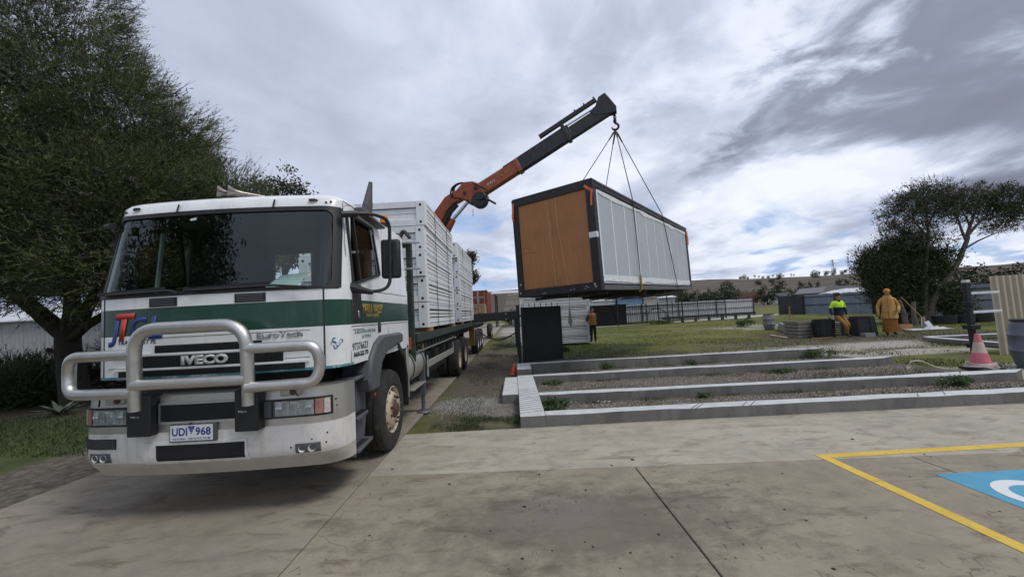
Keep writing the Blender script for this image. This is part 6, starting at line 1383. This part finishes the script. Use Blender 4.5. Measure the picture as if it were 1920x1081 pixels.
for x, y, h_, lb in ((19.9, 20.2, 1.3, 'leaning pale tree stump right of the ochre coat'), (20.6, 20.4, 1.2, 'upright pale tree stump left of the leaning tree'), (18.2, 18.4, .72, 'thin grey stump beside the terracotta trough')):
    q = MB(); q.tube([(x, y, -.05), (x-.05, y, h_*.5), (x-.22 if h_ > 1.25 else x+.02, y, h_)], [.12, .10, .09] if h_ > 1 else [.06, .05, .05], 9); tag(q.build('tree_stump', BRKF), lb, 'stump', 'tree stumps by the leaning tree')
t = thing('black_planter', 'row of low black tubs before the blue grey fence on the right', 'planter', (22.8, 20.4, 0))
for k in range(4): MB().lathe([(.42, 0), (.48, .42), (.44, .42), (.43, .36), (0, .36)], (22.2+k*.98, 20.5+.05*k, -.02), (0, 0, 1), 14).build('tub', mat('compost_plastic', (.02, .02, .02)), t)
t = thing('paper_litter', 'torn white paper litter on the gravel before the second footing', 'litter', (1.5, 7.3, 0)); LIT = mat('litter_white', (.66, .67, .68), .7)
for (x, y, a, b, z) in ((1.42, 7.33, .12, .07, .02), (1.56, 7.30, .10, .035, .01), (1.66, 7.30, .09, .03, .012), (.98, 7.40, .05, .02, .012), (1.06, 7.40, .05, .02, .01)):
    q = MB(); q.grid(lambda u, v: (x+a*(u-.5), y+b*(v-.5)+.02*u, .004+z*abs(math.sin(4*u+x*9))+.03*(1-v)*(a > .1)*(1-u)), 5, 3); q.build('scrap', LIT, t, smooth=0, fix=False)
# power pylons on the ridge
def pylon(lb, x, y, z, h):
    t = thing('power_pylon', lb, 'pylon', (x, y, z)); q = MB(); s = .35
    L_ = [(-2.6, 0, .7, h*.7), (2.6, 0, .7, h*.7)]
    for sx_ in (-1, 1):
        for sy_ in (-1, 1): q.bar((x+sx_*2.6, y+sy_*2.6, z), (x+sx_*.6, y+sy_*.6, z+h*.62), s, s); q.bar((x+sx_*.6, y+sy_*.6, z+h*.62), (x+sx_*.3, y+sy_*.3, z+h), s, s)
    for k in range(7):
        a = 2.6-2.0*k/6.5; zz = z+h*.62*k/6.5; b2 = 2.6-2.0*(k+1)/6.5; z2 = z+h*.62*(k+1)/6.5
        q.bar((x-a, y-a, zz), (x+b2, y-b2, z2), s*.6, s*.6); q.bar((x+a, y-a, zz), (x-b2, y-b2, z2), s*.6, s*.6)
    q.build('lattice', STEEL, t, smooth=0); q = MB()
    for f, w_ in ((.66, 5.2), (.80, 4.4), (.94, 3.6)): q.bar((x-w_, y, z+h*f), (x+w_, y, z+h*f), s, s*1.4)
    q.build('cross_arm', STEEL, t, smooth=0)
pylon('lattice power pylon on the ridge, nearer the hanging cabin', 478, 585, 34, 22); pylon('lattice power pylon on the ridge beside the leaning tree', 516, 602, 35.5, 26)
# ================================================================== TREES AND PLANTS
def leaves(lobes, n, size, clump=14, spread=.35, aspect=2.2, hollow=.45, seed=0, droop=0.):
    """leaf-sized quads gathered in clumps through the lobes; returns V, F"""
    g_ = np.random.default_rng(seed); lo = np.array(lobes, float); wt = lo[:, 3]*lo[:, 4]*lo[:, 5]; wt /= wt.sum(); nc = max(1, n//clump)
    k = g_.choice(len(lo), nc, p=wt); d = g_.normal(size=(nc, 3)); d /= np.linalg.norm(d, axis=1)[:, None]
    r_ = hollow+(1-hollow)*g_.random(nc)**.6; lump = 1+.13*np.sin(d[:, 0]*5+k)+.13*np.sin(d[:, 1]*6+d[:, 2]*4+k*2); c_ = lo[k, :3]+d*lo[k, 3:6]*(r_*lump)[:, None]
    c_ = np.repeat(c_, clump, 0)+g_.normal(0, spread, (nc*clump, 3))*np.array([1, 1, .7]); m_ = len(c_)
    a = g_.normal(size=(m_, 3)); a[:, 2] -= droop; a /= np.linalg.norm(a, axis=1)[:, None]; b = np.cross(a, g_.normal(size=(m_, 3))); b /= np.linalg.norm(b, axis=1)[:, None]
    s = size*g_.uniform(.6, 1.35, m_)[:, None]; V = np.stack([c_-a*s, c_+b*s/aspect, c_+a*s, c_-b*s/aspect], 1).reshape(-1, 3)
    return V, np.arange(4*m_).reshape(-1, 4)
def sprays(base, dirs, length, seed=0, sub=6, ln=9, curl=.5, nw=.006, leafl=.05):
    """feathery twigs: each spray is several curving twigs set with short needle leaves"""
    g_ = np.random.default_rng(seed); n = len(base); T_ = []
    b = np.repeat(base, sub, 0); d = np.repeat(dirs, sub, 0)+g_.normal(0, .38, (n*sub, 3)); d /= np.linalg.norm(d, axis=1)[:, None]
    l = length*g_.uniform(.5, 1.15, n*sub); m_ = n*sub; cu = g_.normal(curl, .35, m_)
    side = np.cross(d, g_.normal(size=(m_, 3))); side /= np.linalg.norm(side, axis=1)[:, None]; bendv = side*.25; bendv[:, 2] += cu*.5
    P_ = lambda t: b+d*(l*t)[:, None]+bendv*(l*t*t)[:, None]
    ts = np.linspace(0, 1, 4); w_ = nw
    sd = np.cross(d, np.array([.3, 1, .2])); sd /= np.linalg.norm(sd, axis=1)[:, None]
    for i in range(3):
        p, q = P_(np.full(m_, ts[i])), P_(np.full(m_, ts[i+1])); wa, wb = w_*(1-.25*i), w_*(1-.25*(i+1)); T_.append(np.stack([p-sd*wa, p+sd*wa, q+sd*wb, q-sd*wb], 1))
    for i in range(ln):
        t = g_.uniform(.15, 1, m_); p = P_(t); dd = d+bendv*(2*t)[:, None]+g_.normal(0, .55, (m_, 3)); dd /= np.linalg.norm(dd, axis=1)[:, None]
        s2 = np.cross(dd, g_.normal(size=(m_, 3))); s2 /= np.linalg.norm(s2, axis=1)[:, None]; L_ = (leafl*g_.uniform(.6, 1.4, m_))[:, None]
        T_.append(np.stack([p-s2*nw, p+s2*nw, p+dd*L_+s2*nw*.4, p+dd*L_-s2*nw*.4], 1))
    V = np.concatenate(T_).reshape(-1, 3); return V, np.arange(len(V)).reshape(-1, 4)
def lobe_pts(lobes, n, hollow, seed):
    g_ = np.random.default_rng(seed); lo = np.array(lobes, float); wt = (lo[:, 3]*lo[:, 4]*lo[:, 5])**.75; wt /= wt.sum(); k = g_.choice(len(lo), n, p=wt); d = g_.normal(size=(n, 3)); d /= np.linalg.norm(d, axis=1)[:, None]
    r_ = hollow+(1-hollow)*g_.random(n)**.55; lump = 1+.12*np.sin(d[:, 0]*6+k)+.12*np.sin(d[:, 2]*7+k*2)
    return lo[k, :3]+d*lo[k, 3:6]*(r_*lump)[:, None], d
BARK = mat('dark_bark', (.040, .034, .028), .95, var=.35, scale=7, stretch=(3, 3, .6), bump=.7, bscale=18)
TWIG = mat('grey_twig', (.085, .078, .065), .9, var=.3)
def limbs(t, paths, m_, nm='trunk', n=9):
    for i, (pts, ra, rb_) in enumerate(paths):
        pts = bend(pts, .5, 3) if len(pts) > 2 else [Vector(p) for p in pts]; k = len(pts); rr = random.Random(i+int(abs(pts[0].x)*9))
        pts = [p+Vector((rr.uniform(-.03, .03), rr.uniform(-.03, .03), 0))*(1 if 0 < j < k-1 else 0) for j, p in enumerate(pts)]
        MB().tube(pts, [ra+(rb_-ra)*j/(k-1) for j in range(k)], n).build(nm if i == 0 else 'limb', m_, t, smooth=60)
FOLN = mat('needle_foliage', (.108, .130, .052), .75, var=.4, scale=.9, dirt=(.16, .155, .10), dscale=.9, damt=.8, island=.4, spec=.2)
# ---- big feathery tree on the left
tA = thing('feathery_tree', 'huge dark feathery tree with forked trunk filling the left edge', 'tree', (-11.2, 10.1, 0))
limbs(tA, [([(-11.15, 10.1, -.1), (-11.3, 10.1, .9), (-11.45, 10.15, 1.75)], .30, .24), ([(-11.45, 10.15, 1.7), (-12.3, 10.1, 2.5), (-13.5, 10, 3.6), (-15, 10, 5)], .20, .07), ([(-11.45, 10.15, 1.7), (-11.5, 10.3, 2.8), (-11.8, 10.5, 5), (-12.3, 10.7, 9)], .20, .05), ([(-11.42, 10.15, 1.75), (-10.9, 10.2, 2.6), (-10.2, 10.4, 4), (-9.4, 10.6, 5.6)], .15, .05), ([(-11.35, 10.1, 1.6), (-10.6, 9.9, 2.05), (-9.6, 9.8, 2.5), (-8.4, 9.9, 3.6)], .12, .04), ([(-11.45, 10.1, 1.25), (-11.75, 9.95, 1.42)], .07, .05)], BARK, n=12)
LA = [(-12.0, 10.4, 4.9, 4.2, 3.6, 2.2), (-12.3, 10.5, 7.6, 3.3, 3.0, 2.3), (-13.2, 10.8, 10.6, 2.0, 2.0, 2.4), (-9.5, 10.2, 4.5, 2.0, 2.0, 1.9), (-8.7, 11.3, 5.0, 1.5, 1.8, 1.3), (-15.5, 9.6, 6.2, 3.5, 3.0, 3.6), (-10.2, 10.6, 6.6, 1.7, 1.8, 1.5), (-9.6, 9.4, 3.3, 1.6, 1.2, .8), (-13.5, 9.4, 3.9, 2.6, 1.6, 1.0), (-10.3, 9.4, 2.75, 1.3, .9, .55), (-13.2, 9.2, 2.9, 1.8, 1.0, .6)]
p, d = lobe_pts(LA, 10500, .6, 11); d2 = d*np.array([1, 1, .6])+np.array([.15, -.1, .35]); V, F = sprays(p, d2, .62, 12, 5, 8, .35, .0065, .075); rawmesh('crown', V, F, FOLN, tA)
p, d = lobe_pts(LA, 2600, .05, 13); V, F = sprays(p, d+np.array([0, 0, .1]), .7, 14, 4, 4, .1, .012, .09); rawmesh('inner_twigs', V, F, TWIG, tA)
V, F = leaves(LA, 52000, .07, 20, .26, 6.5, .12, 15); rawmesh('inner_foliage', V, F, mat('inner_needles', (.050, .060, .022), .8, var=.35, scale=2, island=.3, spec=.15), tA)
# ---- second feathery tree behind it
tB = thing('feathery_tree', 'smaller feathery tree behind the huge one, its crown over the cab roof', 'tree', (-14.3, 17, 0))
limbs(tB, [([(-14.3, 17, -.1), (-14.2, 17, 2), (-14.4, 17, 6)], .25, .10), ([(-14.2, 17, 2.2), (-13, 16.8, 4), (-12, 16.8, 6)], .12, .04), ([(-14.2, 17, 2.4), (-15.5, 17.2, 4.5), (-16.5, 17.2, 7)], .12, .04)], BARK)
LB = [(-14.6, 17, 6.0, 3.4, 2.6, 3.2), (-13.4, 16.6, 4.6, 2.9, 2.4, 2.4), (-15.8, 17, 8.0, 2.4, 2.2, 2.4), (-12.3, 17, 6.1, 1.5, 1.5, 1.5)]
p, d = lobe_pts(LB, 4200, .5, 21); V, F = sprays(p, d*np.array([1, 1, .6])+np.array([.1, 0, .35]), .75, 22, 5, 7, .35, .010, .09); rawmesh('crown', V, F, FOLN, tB)
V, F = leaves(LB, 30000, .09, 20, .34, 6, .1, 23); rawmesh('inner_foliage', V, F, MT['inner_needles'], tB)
# ---- the next tree of the row, left of the camera: the windscreen mirrors it
tM = thing('feathery_tree', 'feathery tree of the left hand row standing nearer than the forked trunk', 'tree', (-10.2, -2.2, 0))
limbs(tM, [([(-10.2, -2.2, -.1), (-10.2, -2.2, 2), (-10.3, -2.2, 7)], .3, .10)], BARK)
LM = [(-10.2, -2.4, 5.2, 3.0, 3.6, 2.6), (-10.3, -2.0, 8.0, 2.2, 2.6, 2.2), (-9.2, -4.6, 4.6, 2.2, 2.4, 2.4)]
V, F = leaves(LM, 26000, .13, 16, .3, 3.5, .2, 24); rawmesh('crown', V, F, FOLN, tM)
# ---- gum behind the cab
EUC = mat('gum_foliage', (.055, .062, .030), .7, var=.4, scale=.8, dirt=(.10, .07, .04), dscale=1.0, damt=.6, island=.4, spec=.25)
tC = thing('gum_tree', 'rounded brownish gum tree behind the cab roof', 'tree', (-15, 26, 0))
limbs(tC, [([(-15, 26, -.1), (-15, 26, 4), (-15.1, 26, 8)], .3, .1), ([(-15, 26, 5), (-13.6, 26, 8), (-12.9, 26, 9)], .14, .04)], BARK)
V, F = leaves([(-15.4, 26, 9.4, 2.5, 2.2, 2.5), (-17.2, 26, 8.2, 2.2, 2.2, 2.4), (-13.6, 26, 8.7, 1.6, 1.5, 1.5), (-12.6, 26, 9.1, .75, .8, .9), (-14.8, 26, 7.0, 2.8, 2.4, 1.6)], 26000, .11, 18, .24, 2.4, .5, 31); rawmesh('crown', V, F, EUC, tC)
tS = thing('slim_tree', 'slim dark tree showing past the end of the rear stack', 'tree', (-4.3, 40, 0)); limbs(tS, [([(-4.4, 40, -.1), (-4.3, 40, 4), (-4.1, 40, 8)], .18, .05)], BARK)
V, F = leaves([(-4.25, 40, 7.6, .75, .8, .75), (-3.95, 40, 5.6, .65, .7, .75), (-4.6, 40, 6.5, .7, .7, .6)], 3600, .11, 16, .16, 2.3, .4, 33); rawmesh('crown', V, F, EUC, tS)
# ---- leaning tree on the right with two trunks
tD = thing('leaning_tree', 'tall open crowned tree on the right with a pale trunk leaning right', 'tree', (22.25, 21.4, 0)); Y_ = 21.5
limbs(tD, [([(22.3, Y_, -.1), (22.6, Y_, .9), (23.2, Y_, 1.85), (24.5, Y_, 3.25), (25.1, Y_, 4.6), (25.4, Y_, 5.4)], .21, .07), ([(22.2, Y_, .15), (22.45, Y_, 2.4), (22.75, Y_, 3.6), (22.97, Y_, 4.8), (23.05, Y_, 6.3)], .13, .045),
 ([(22.95, Y_, 4.6), (22.1, Y_-.2, 5.6), (21.4, Y_-.2, 6.3)], .06, .02), ([(23.0, Y_, 5.3), (23.6, Y_, 6.3), (23.8, Y_, 7.1)], .05, .02), ([(23.02, Y_, 5.6), (22.5, Y_, 6.5), (22.4, Y_, 7.1)], .04, .015), ([(22.9, Y_, 4.3), (22.0, Y_, 4.8), (21.3, Y_, 5.0)], .04, .015),
 ([(25.0, Y_, 4.3), (24.7, Y_, 5.3), (24.5, Y_, 6.4)], .07, .022), ([(25.2, Y_, 4.7), (26.0, Y_, 5.5), (27.2, Y_, 6.1)], .07, .02), ([(25.35, Y_, 5.2), (25.7, Y_, 6.1), (26.0, Y_, 6.8)], .055, .02), ([(24.85, Y_, 3.9), (25.9, Y_-.2, 4.5), (27.2, Y_-.3, 4.9)], .05, .015), ([(26.0, Y_, 5.4), (27.6, Y_, 5.8), (29.0, Y_, 5.6)], .05, .02), ([(25.3, Y_, 5.0), (25.0, Y_, 6.0), (25.1, Y_, 6.8)], .04, .015), ([(26.6, Y_, 5.8), (27.0, Y_, 6.5), (27.4, Y_, 6.9)], .035, .012), ([(24.75, Y_, 5.2), (24.2, Y_, 5.7), (23.9, Y_, 6.2)], .03, .012)], BRKF)
LD = [(21.7, Y_, 4.5, .8, .9, .6), (22.7, Y_, 4.6, .7, .8, .5), (24.0, Y_, 4.6, .5, .6, .35), (22.3, Y_, 6.65, 1.15, 1.3, .85), (23.4, Y_, 7.1, 1.05, 1.2, .70), (21.5, Y_, 5.8, .85, 1.1, .8), (21.1, Y_, 5.0, .6, .8, .65), (23.7, Y_, 6.3, .7, .9, .75), (24.7, Y_, 6.4, .7, 1.0, .7), (25.9, Y_, 6.7, 1.2, 1.3, .72), (27.3, Y_, 6.5, 1.2, 1.3, .75), (28.8, Y_, 5.9, 1.2, 1.2, .9), (26.6, Y_, 5.0, 1.0, .7, .3), (22.3, Y_, 5.2, .8, .8, .6), (25.2, Y_, 5.7, .7, .7, .55), (28.0, Y_, 5.3, .9, .8, .5), (23.4, Y_, 5.5, .5, .7, .5), (26.9, Y_, 5.8, .8, .9, .5)]
DKF = mat('dark_open_foliage', (.050, .060, .028), .75, var=.4, scale=1, dirt=(.075, .08, .04), dscale=1.2, damt=.6, island=.4, spec=.2)
V, F = leaves(LD, 23000, .070, 18, .13, 3.4, .35, 41, .3); rawmesh('crown', V, F, DKF, tD)
p, d = lobe_pts(LD, 1500, .3, 42); V, F = sprays(p, d+np.array([0, 0, .2]), .40, 43, 3, 3, .2, .010, .05); rawmesh('twigs', V, F, BRKF, tD)
tE = thing('bushy_tree', 'dense dark rounded bush behind the ochre coat at the foot of the leaning tree', 'tree', (21.6, 22.2, 0)); limbs(tE, [([(21.6, 22.2, -.1), (21.5, 22.2, 1.5), (21.7, 22.2, 3)], .18, .06), ([(21.5, 22.2, 1.2), (20.5, 22.2, 2.6)], .09, .03), ([(21.6, 22.2, 1.2), (23.0, 22.2, 3.0)], .09, .03)], BARK)
LE = [(21.8, 22.3, 2.6, 1.7, 1.4, 1.8), (20.8, 22.3, 2.7, 1.0, 1.2, 1.3), (22.8, 22.5, 3.2, 1.5, 1.3, 1.4), (22.6, 22.4, 4.2, 1.2, 1.1, .85), (24.2, 22.6, 3.4, .9, 1.0, .8), (22.2, 22.4, 1.0, 1.6, 1.2, 1.0), (20.1, 22.2, 3.3, .6, .8, .5), (21.0, 22.4, 3.9, .8, .8, .6)]
gE = random.Random(9); LE2 = []
for a in LE:
    for _ in range(6): LE2.append((a[0]+gE.uniform(-1, 1)*a[3]*.75, a[1]+gE.uniform(-.7, .7)*a[4], a[2]+gE.uniform(-.8, .85)*a[5], a[3]*gE.uniform(.28, .5), a[4]*.4, a[5]*gE.uniform(.22, .42)))
LE = [(a[0], a[1], a[2], a[3]*.8, a[4]*.8, a[5]*.8) for a in LE]+LE2
V, F = leaves(LE, 50000, .07, 18, .21, 2.8, .5, 51)
p, d = lobe_pts(LE, 1200, .8, 53); V2, F2 = sprays(p, d+np.array([0, 0, .5]), .55, 54, 4, 6, .3, .012, .07); rawmesh('outer_twigs', V2, F2, DKF, tE); rawmesh('crown', V, F, mat('bush_foliage', (.048, .060, .024), .75, var=.4, scale=1, island=.4, spec=.2), tE)
V, F = leaves([(23.6, 21.3, 1.2, .9, .8, 1.0), (24.3, 21.6, .7, .8, .7, .7)], 5000, .06, 14, .12, 2.4, .3, 52); o = rawmesh('shrub', V, F, MT['bush_foliage']); tag(o, 'leafy shrub right of the foot of the leaning tree', 'shrub')
# ---- far trees: four kinds copied
def kindtree(nm, lobes, n, size, m_, seed, trunk):
    t = thing(nm, 'x', 'tree', (0, 0, 0)); limbs(t, trunk, BARK, n=6); V, F = leaves(lobes, n, size, 14, size*1.6, 1.9, .45, seed); rawmesh('crown', V, F, m_, t); return t
FARF = mat('far_foliage', (.042, .052, .030), .8, var=.35, scale=.4, island=.3, spec=.1); FARP = mat('dark_pine', (.020, .028, .017), .8, var=.35, scale=.4, island=.3, spec=.1)
K0 = kindtree('round_tree', [(0, 0, .55, .42, .42, .34), (.25, 0, .42, .3, .3, .28), (-.25, .1, .45, .32, .3, .28), (.05, 0, .22, .4, .36, .2)], 1500, .035, FARF, 61, [([(0, 0, -.02), (0, 0, .5)], .035, .02)])
K1 = kindtree('open_tree', [(0, 0, .82, .30, .3, .14), (-.2, 0, .62, .24, .2, .12), (.22, 0, .66, .22, .2, .11), (.02, 0, .45, .26, .22, .10)], 800, .03, FARF, 62, [([(0, 0, -.02), (.02, 0, .4), (0, 0, .8)], .03, .012), ([(.01, 0, .4), (-.2, 0, .62)], .014, .008), ([(.01, 0, .45), (.22, 0, .66)], .014, .008)])
K2 = kindtree('pine_tree', [(0, 0, .2, .36, .36, .18), (0, 0, .42, .31, .31, .18), (.03, 0, .63, .25, .25, .16), (-.02, 0, .83, .15, .15, .15)], 1300, .032, FARP, 63, [([(0, 0, -.02), (0, 0, .8)], .03, .012)])
used = set()
def place(k, nm, x, y, z, h, wd, rot, lb, grp):
    o = k if k.name not in used else dup(k)
    used.add(k.name); o.location = (x, y, z); o.scale = (wd, wd, h); o.rotation_euler = (0, 0, rot); o['label'] = lb
    if grp: o['group'] = grp
    return o
FT = [(52.9, 130, 6.3, 4.2, 0), (72.6, 167, 8.4, 5.0, 0), (72.3, 154, 7.4, 4.6, 0), (71.2, 141, 6.9, 5.0, 0), (96.6, 178, 11.0, 5.8, 1), (93.7, 165, 7.0, 4.0, 0), (92.5, 152, 6.2, 4.1, 0), (89.4, 139, 7.1, 4.5, 0), (118.6, 176, 9.9, 6.2, 1), (112.7, 163, 6.7, 4.0, 0), (106.8, 150, 5.3, 3.2, 0), (100.6, 137, 7.5, 4.1, 2), (131.5, 174, 8.8, 3.3, 2), (124.5, 161, 8.3, 3.0, 2), (117.8, 148, 5.0, 4.0, 0), (111.8, 135, 7.6, 4.0, 2), (146.3, 172, 9.0, 4.6, 2), (138.3, 159, 7.0, 3.9, 0)]
nth = ['first', 'second', 'third', 'fourth', 'fifth', 'sixth', 'seventh', 'eighth', 'ninth', 'tenth', 'eleventh', 'twelfth', 'thirteenth', 'fourteenth', 'fifteenth', 'sixteenth', 'seventeenth', 'eighteenth', 'nineteenth', 'twentieth', 'twenty first', 'twenty second', 'twenty third']
kinds = [(K0, 'round green tree'), (K1, 'tall open gum'), (K2, 'dark conical pine')]
for i, (x, y, h, wd, k) in enumerate(FT): place(kinds[k][0], '', x, y, -.03, h*1.05, wd*1.55, i*1.3, '%s, %s tree from the left in the row under the brown hill' % (kinds[k][1], nth[i]), 'trees under the brown hill')
for i in range(9):
    x, y = [(310, 470), (352, 520), (395, 440), (420, 545), (250, 400), (465, 500), (180, 470), (120, 540), (505, 560)][i]; place(K0, '', x, y, hz(x, y)-.3, 5+i % 3, 8+i % 4, i, 'small lone tree out on the slope of the brown hill, %s by distance' % nth[i], 'lone trees on the hill slope')
for i in range(14):
    x = 62+i*7.2; y = 196+(i*29 % 40); place((K0, K0, K2)[i % 3], '', x*y/190, y, -.05, 4.6+(i*13 % 5)*.7, 8.0, i*1.7, 'low dark scrub tree, %s from the left behind the tree row under the brown hill' % nth[i], 'scrub behind the tree row')
rr = random.Random(5); RX = [347, 354, 359, 368, 373, 380, 390, 397, 405, 412, 423, 428, 454, 460, 466, 474, 480, 486, 491, 499, 505, 518, 524]
for i, x in enumerate(RX):
    k = rr.choice((0, 1, 0)); h = rr.uniform(5.5, 10)*(1.15 if i > 12 else .85); place(kinds[k][0], '', x+rr.uniform(-2, 2), 597, hz(x, 597)-.4, h, h*rr.uniform(.75, 1.15), rr.uniform(0, 6), 'small dark tree, %s from the left along the ridge of the brown hill' % nth[i], 'trees along the hill ridge')
for i, (x, z, w_) in enumerate(((78, 7.2, 9), (83.5, 8.2, 10), (91, 7.6, 10), (99, 7.0, 9))): place(K0, '', x, 70, -.03, z*.82, w_*.75, i*2.1, '%s brown green tree from the left behind the blue grey fence on the right' % nth[i], 'trees behind the right hand fence')
for i, (x, y, h) in enumerate(((63.5, 120, 6.5), (70, 128, 6.8), (56, 115, 5.2))): place(K0, '', x, y, -.03, h, h*1.1, i, ['bushy tree in the gap under the far end of the hanging cabin', 'bushy tree just right of the far end of the hanging cabin', 'low bushy tree hidden partly under the hanging cabin floor'][i], 'trees behind the pale fence')
place(K0, '', -.3, 60, -.03, 2.6, 3.0, 0, 'round green bush under the carport roof', None)['category'] = 'bush'
# ---- shrubs, agave and weeds
SHF = mat('shrub_foliage', (.048, .060, .026), .75, var=.4, scale=2, dirt=(.10, .11, .06), dscale=2, damt=.6, island=.4)
for i, (x, y, z, rx, rz, lb) in enumerate(((-14.5, 12.5, .5, 1.5, .6, 'dark twiggy shrub before the pale shed, left of the forked trunk'), (-17.6, 13.5, .5, 1.9, .65, 'dark twiggy shrub at the far left before the pale shed'), (-12.0, 13.0, .9, 1.2, 1.1, 'dark leafy shrub just behind the forked trunk'), (-10.3, 13.4, .9, 1.3, 1.2, 'tall grey green shrub between the forked trunk and the truck'), (-12.9, 10.6, .35, 1.1, .5, 'low dark shrub at the foot of the forked trunk'), (-9.2, 12.0, .5, 1.2, .7, 'low dark shrub behind the bull bar'))):
    t = thing('shrub', lb, 'shrub', (x, y, 0)); p, d = lobe_pts([(x, y, z, rx, rx*.8, rz)], 420, .3, 70+i); V, F = sprays(p, d+np.array([0, 0, .6]), .42, 80+i, 4, 7, .2, .007, .07); rawmesh('foliage', V, F, SHF, t)
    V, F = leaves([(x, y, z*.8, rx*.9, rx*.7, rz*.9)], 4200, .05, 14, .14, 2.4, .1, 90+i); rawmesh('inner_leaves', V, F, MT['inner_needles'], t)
    limbs(t, [([(x+.1*a, y, -.05), (x+.5*a, y, z)], .03, .012) for a in (-1, .2, 1.1)], BARK, 'stem', 5)
t = thing('agave', 'pale spiky agave on the leaf litter beside the truck bumper', 'plant', (-10.2, 8.9, 0)); AG = mat('agave_leaf', (.09, .115, .085), .6, var=.3, scale=4, dirt=(.34, .35, .28), dscale=6, damt=.5)
for k in range(16):
    a = k*2.4; e_ = .35+.5*((k*7) % 16)/16; l = .55-.15*(k % 3)/3; q = MB(); dx, dy = math.cos(a), math.sin(a); c0 = Vector((-10.2, 8.9, .0)); vs = []
    for f, w_ in ((0, .035), (.35, .045), (.7, .03), (1, .002)):
        p = c0+Vector((dx*l*f*math.cos(e_), dy*l*f*math.cos(e_), l*f*math.sin(e_)-.12*f*f)); s = Vector((-dy, dx, 0))*w_; vs += [p-s+Vector((0, 0, .012)), p-Vector((0, 0, .006)), p+s+Vector((0, 0, .012))]
    q.add(vs, [(3*i+j, 3*i+j+1, 3*i+j+4, 3*i+j+3) for i in range(3) for j in (0, 1)]); q.build('leaf', AG, t, smooth=60, fix=False)
WEED = mat('weed_leaf', (.050, .085, .022), .65, var=.4, scale=6, island=.35)
for i, (x, y, rx, h, n_, lb) in enumerate(((.66, 7.18, .27, .15, 900, 'leafy green weed in the left end of the nearest gravel bed'), (.62, 6.85, .22, .07, 500, 'low weed in the corner of the nearest gravel bed'), (7.75, 7.15, .42, .19, 1100, 'tall leafy weed between the two nearest footings on the right'), (8.6, 11.25, .45, .24, 1100, 'leafy bush of weed at the right end of the farthest footing'), (2.6, 11.25, .22, .14, 420, 'dark weed against the middle of the farthest footing'), (4.9, 11.25, .2, .12, 360, 'small weed against the farthest footing, right of the darker one'), (.8, 9.35, .38, .07, 600, 'low weeds at the left end of the middle gravel bed'), (3.4, 7.3, .15, .06, 260, 'small weed at the foot of the second footing'), (2.05, 16.8, .3, .12, 300, 'small dark weed on the grass before the stacked packs'), (6.3, 9.3, .6, .07, 800, 'green weed mat before the third footing'), (13.6, 37.0, 1.6, .3, 800, 'dark weeds at the edge of the pale path'), (15.6, 26.5, .8, .5, 500, 'green leafy plants behind the grey timber bed'))):
    t = thing('weed', lb, 'weed', (x, y, 0)); r5 = random.Random(i); V, F = leaves([(x+r5.uniform(-.7, .7)*rx, y+r5.uniform(-.25, .25)*rx, h*r5.uniform(.25, .6), rx*r5.uniform(.25, .5), rx*.3, h*r5.uniform(.3, .6)) for _ in range(6)], n_, .020 if y < 12 else .06, 8, .03 if y < 12 else .08, 1.7, .2, 120+i); V[:, 2] = np.maximum(V[:, 2], -.02); rawmesh('leaf_mass', V, F, WEED, t, kind='stuff')
    q = MB()
    for k in range(6): q.bar((x, y, -.02), (x+rx*.5*math.cos(k), y+rx*.3*math.sin(k*1.7), h), .006, .006)
    q.build('stem', WEED, t, smooth=0)
# ---- mud clods and fallen leaves on the concrete
n = 190; X = np.concatenate([rng.normal(.7, .9, 110), rng.uniform(-1.5, 5, 80)]); Yc = np.concatenate([rng.normal(3.2, .55, 110), rng.uniform(2.2, 5.8, 80)]); s = rng.gamma(1.3, .0042, n)+.002; th = rng.uniform(0, 6.28, n)
ck = [(1, 0, 0), (.3, .9, 0), (-.8, .55, 0), (-.7, -.6, 0), (.35, -.85, 0), (.05, .05, .5)]; V = []
for i in range(n):
    for a, b, z in ck: V.append((X[i]+s[i]*(a*math.cos(th[i])-b*math.sin(th[i])), Yc[i]+s[i]*(a*math.sin(th[i])+b*math.cos(th[i])), z*s[i]+.0005))
F = [(6*i+j, 6*i+(j+1) % 5, 6*i+5) for i in range(n) for j in range(5)]; rawmesh('mud_clods', V, F, mat('mud', (.030, .022, .017), .95), kind='stuff')
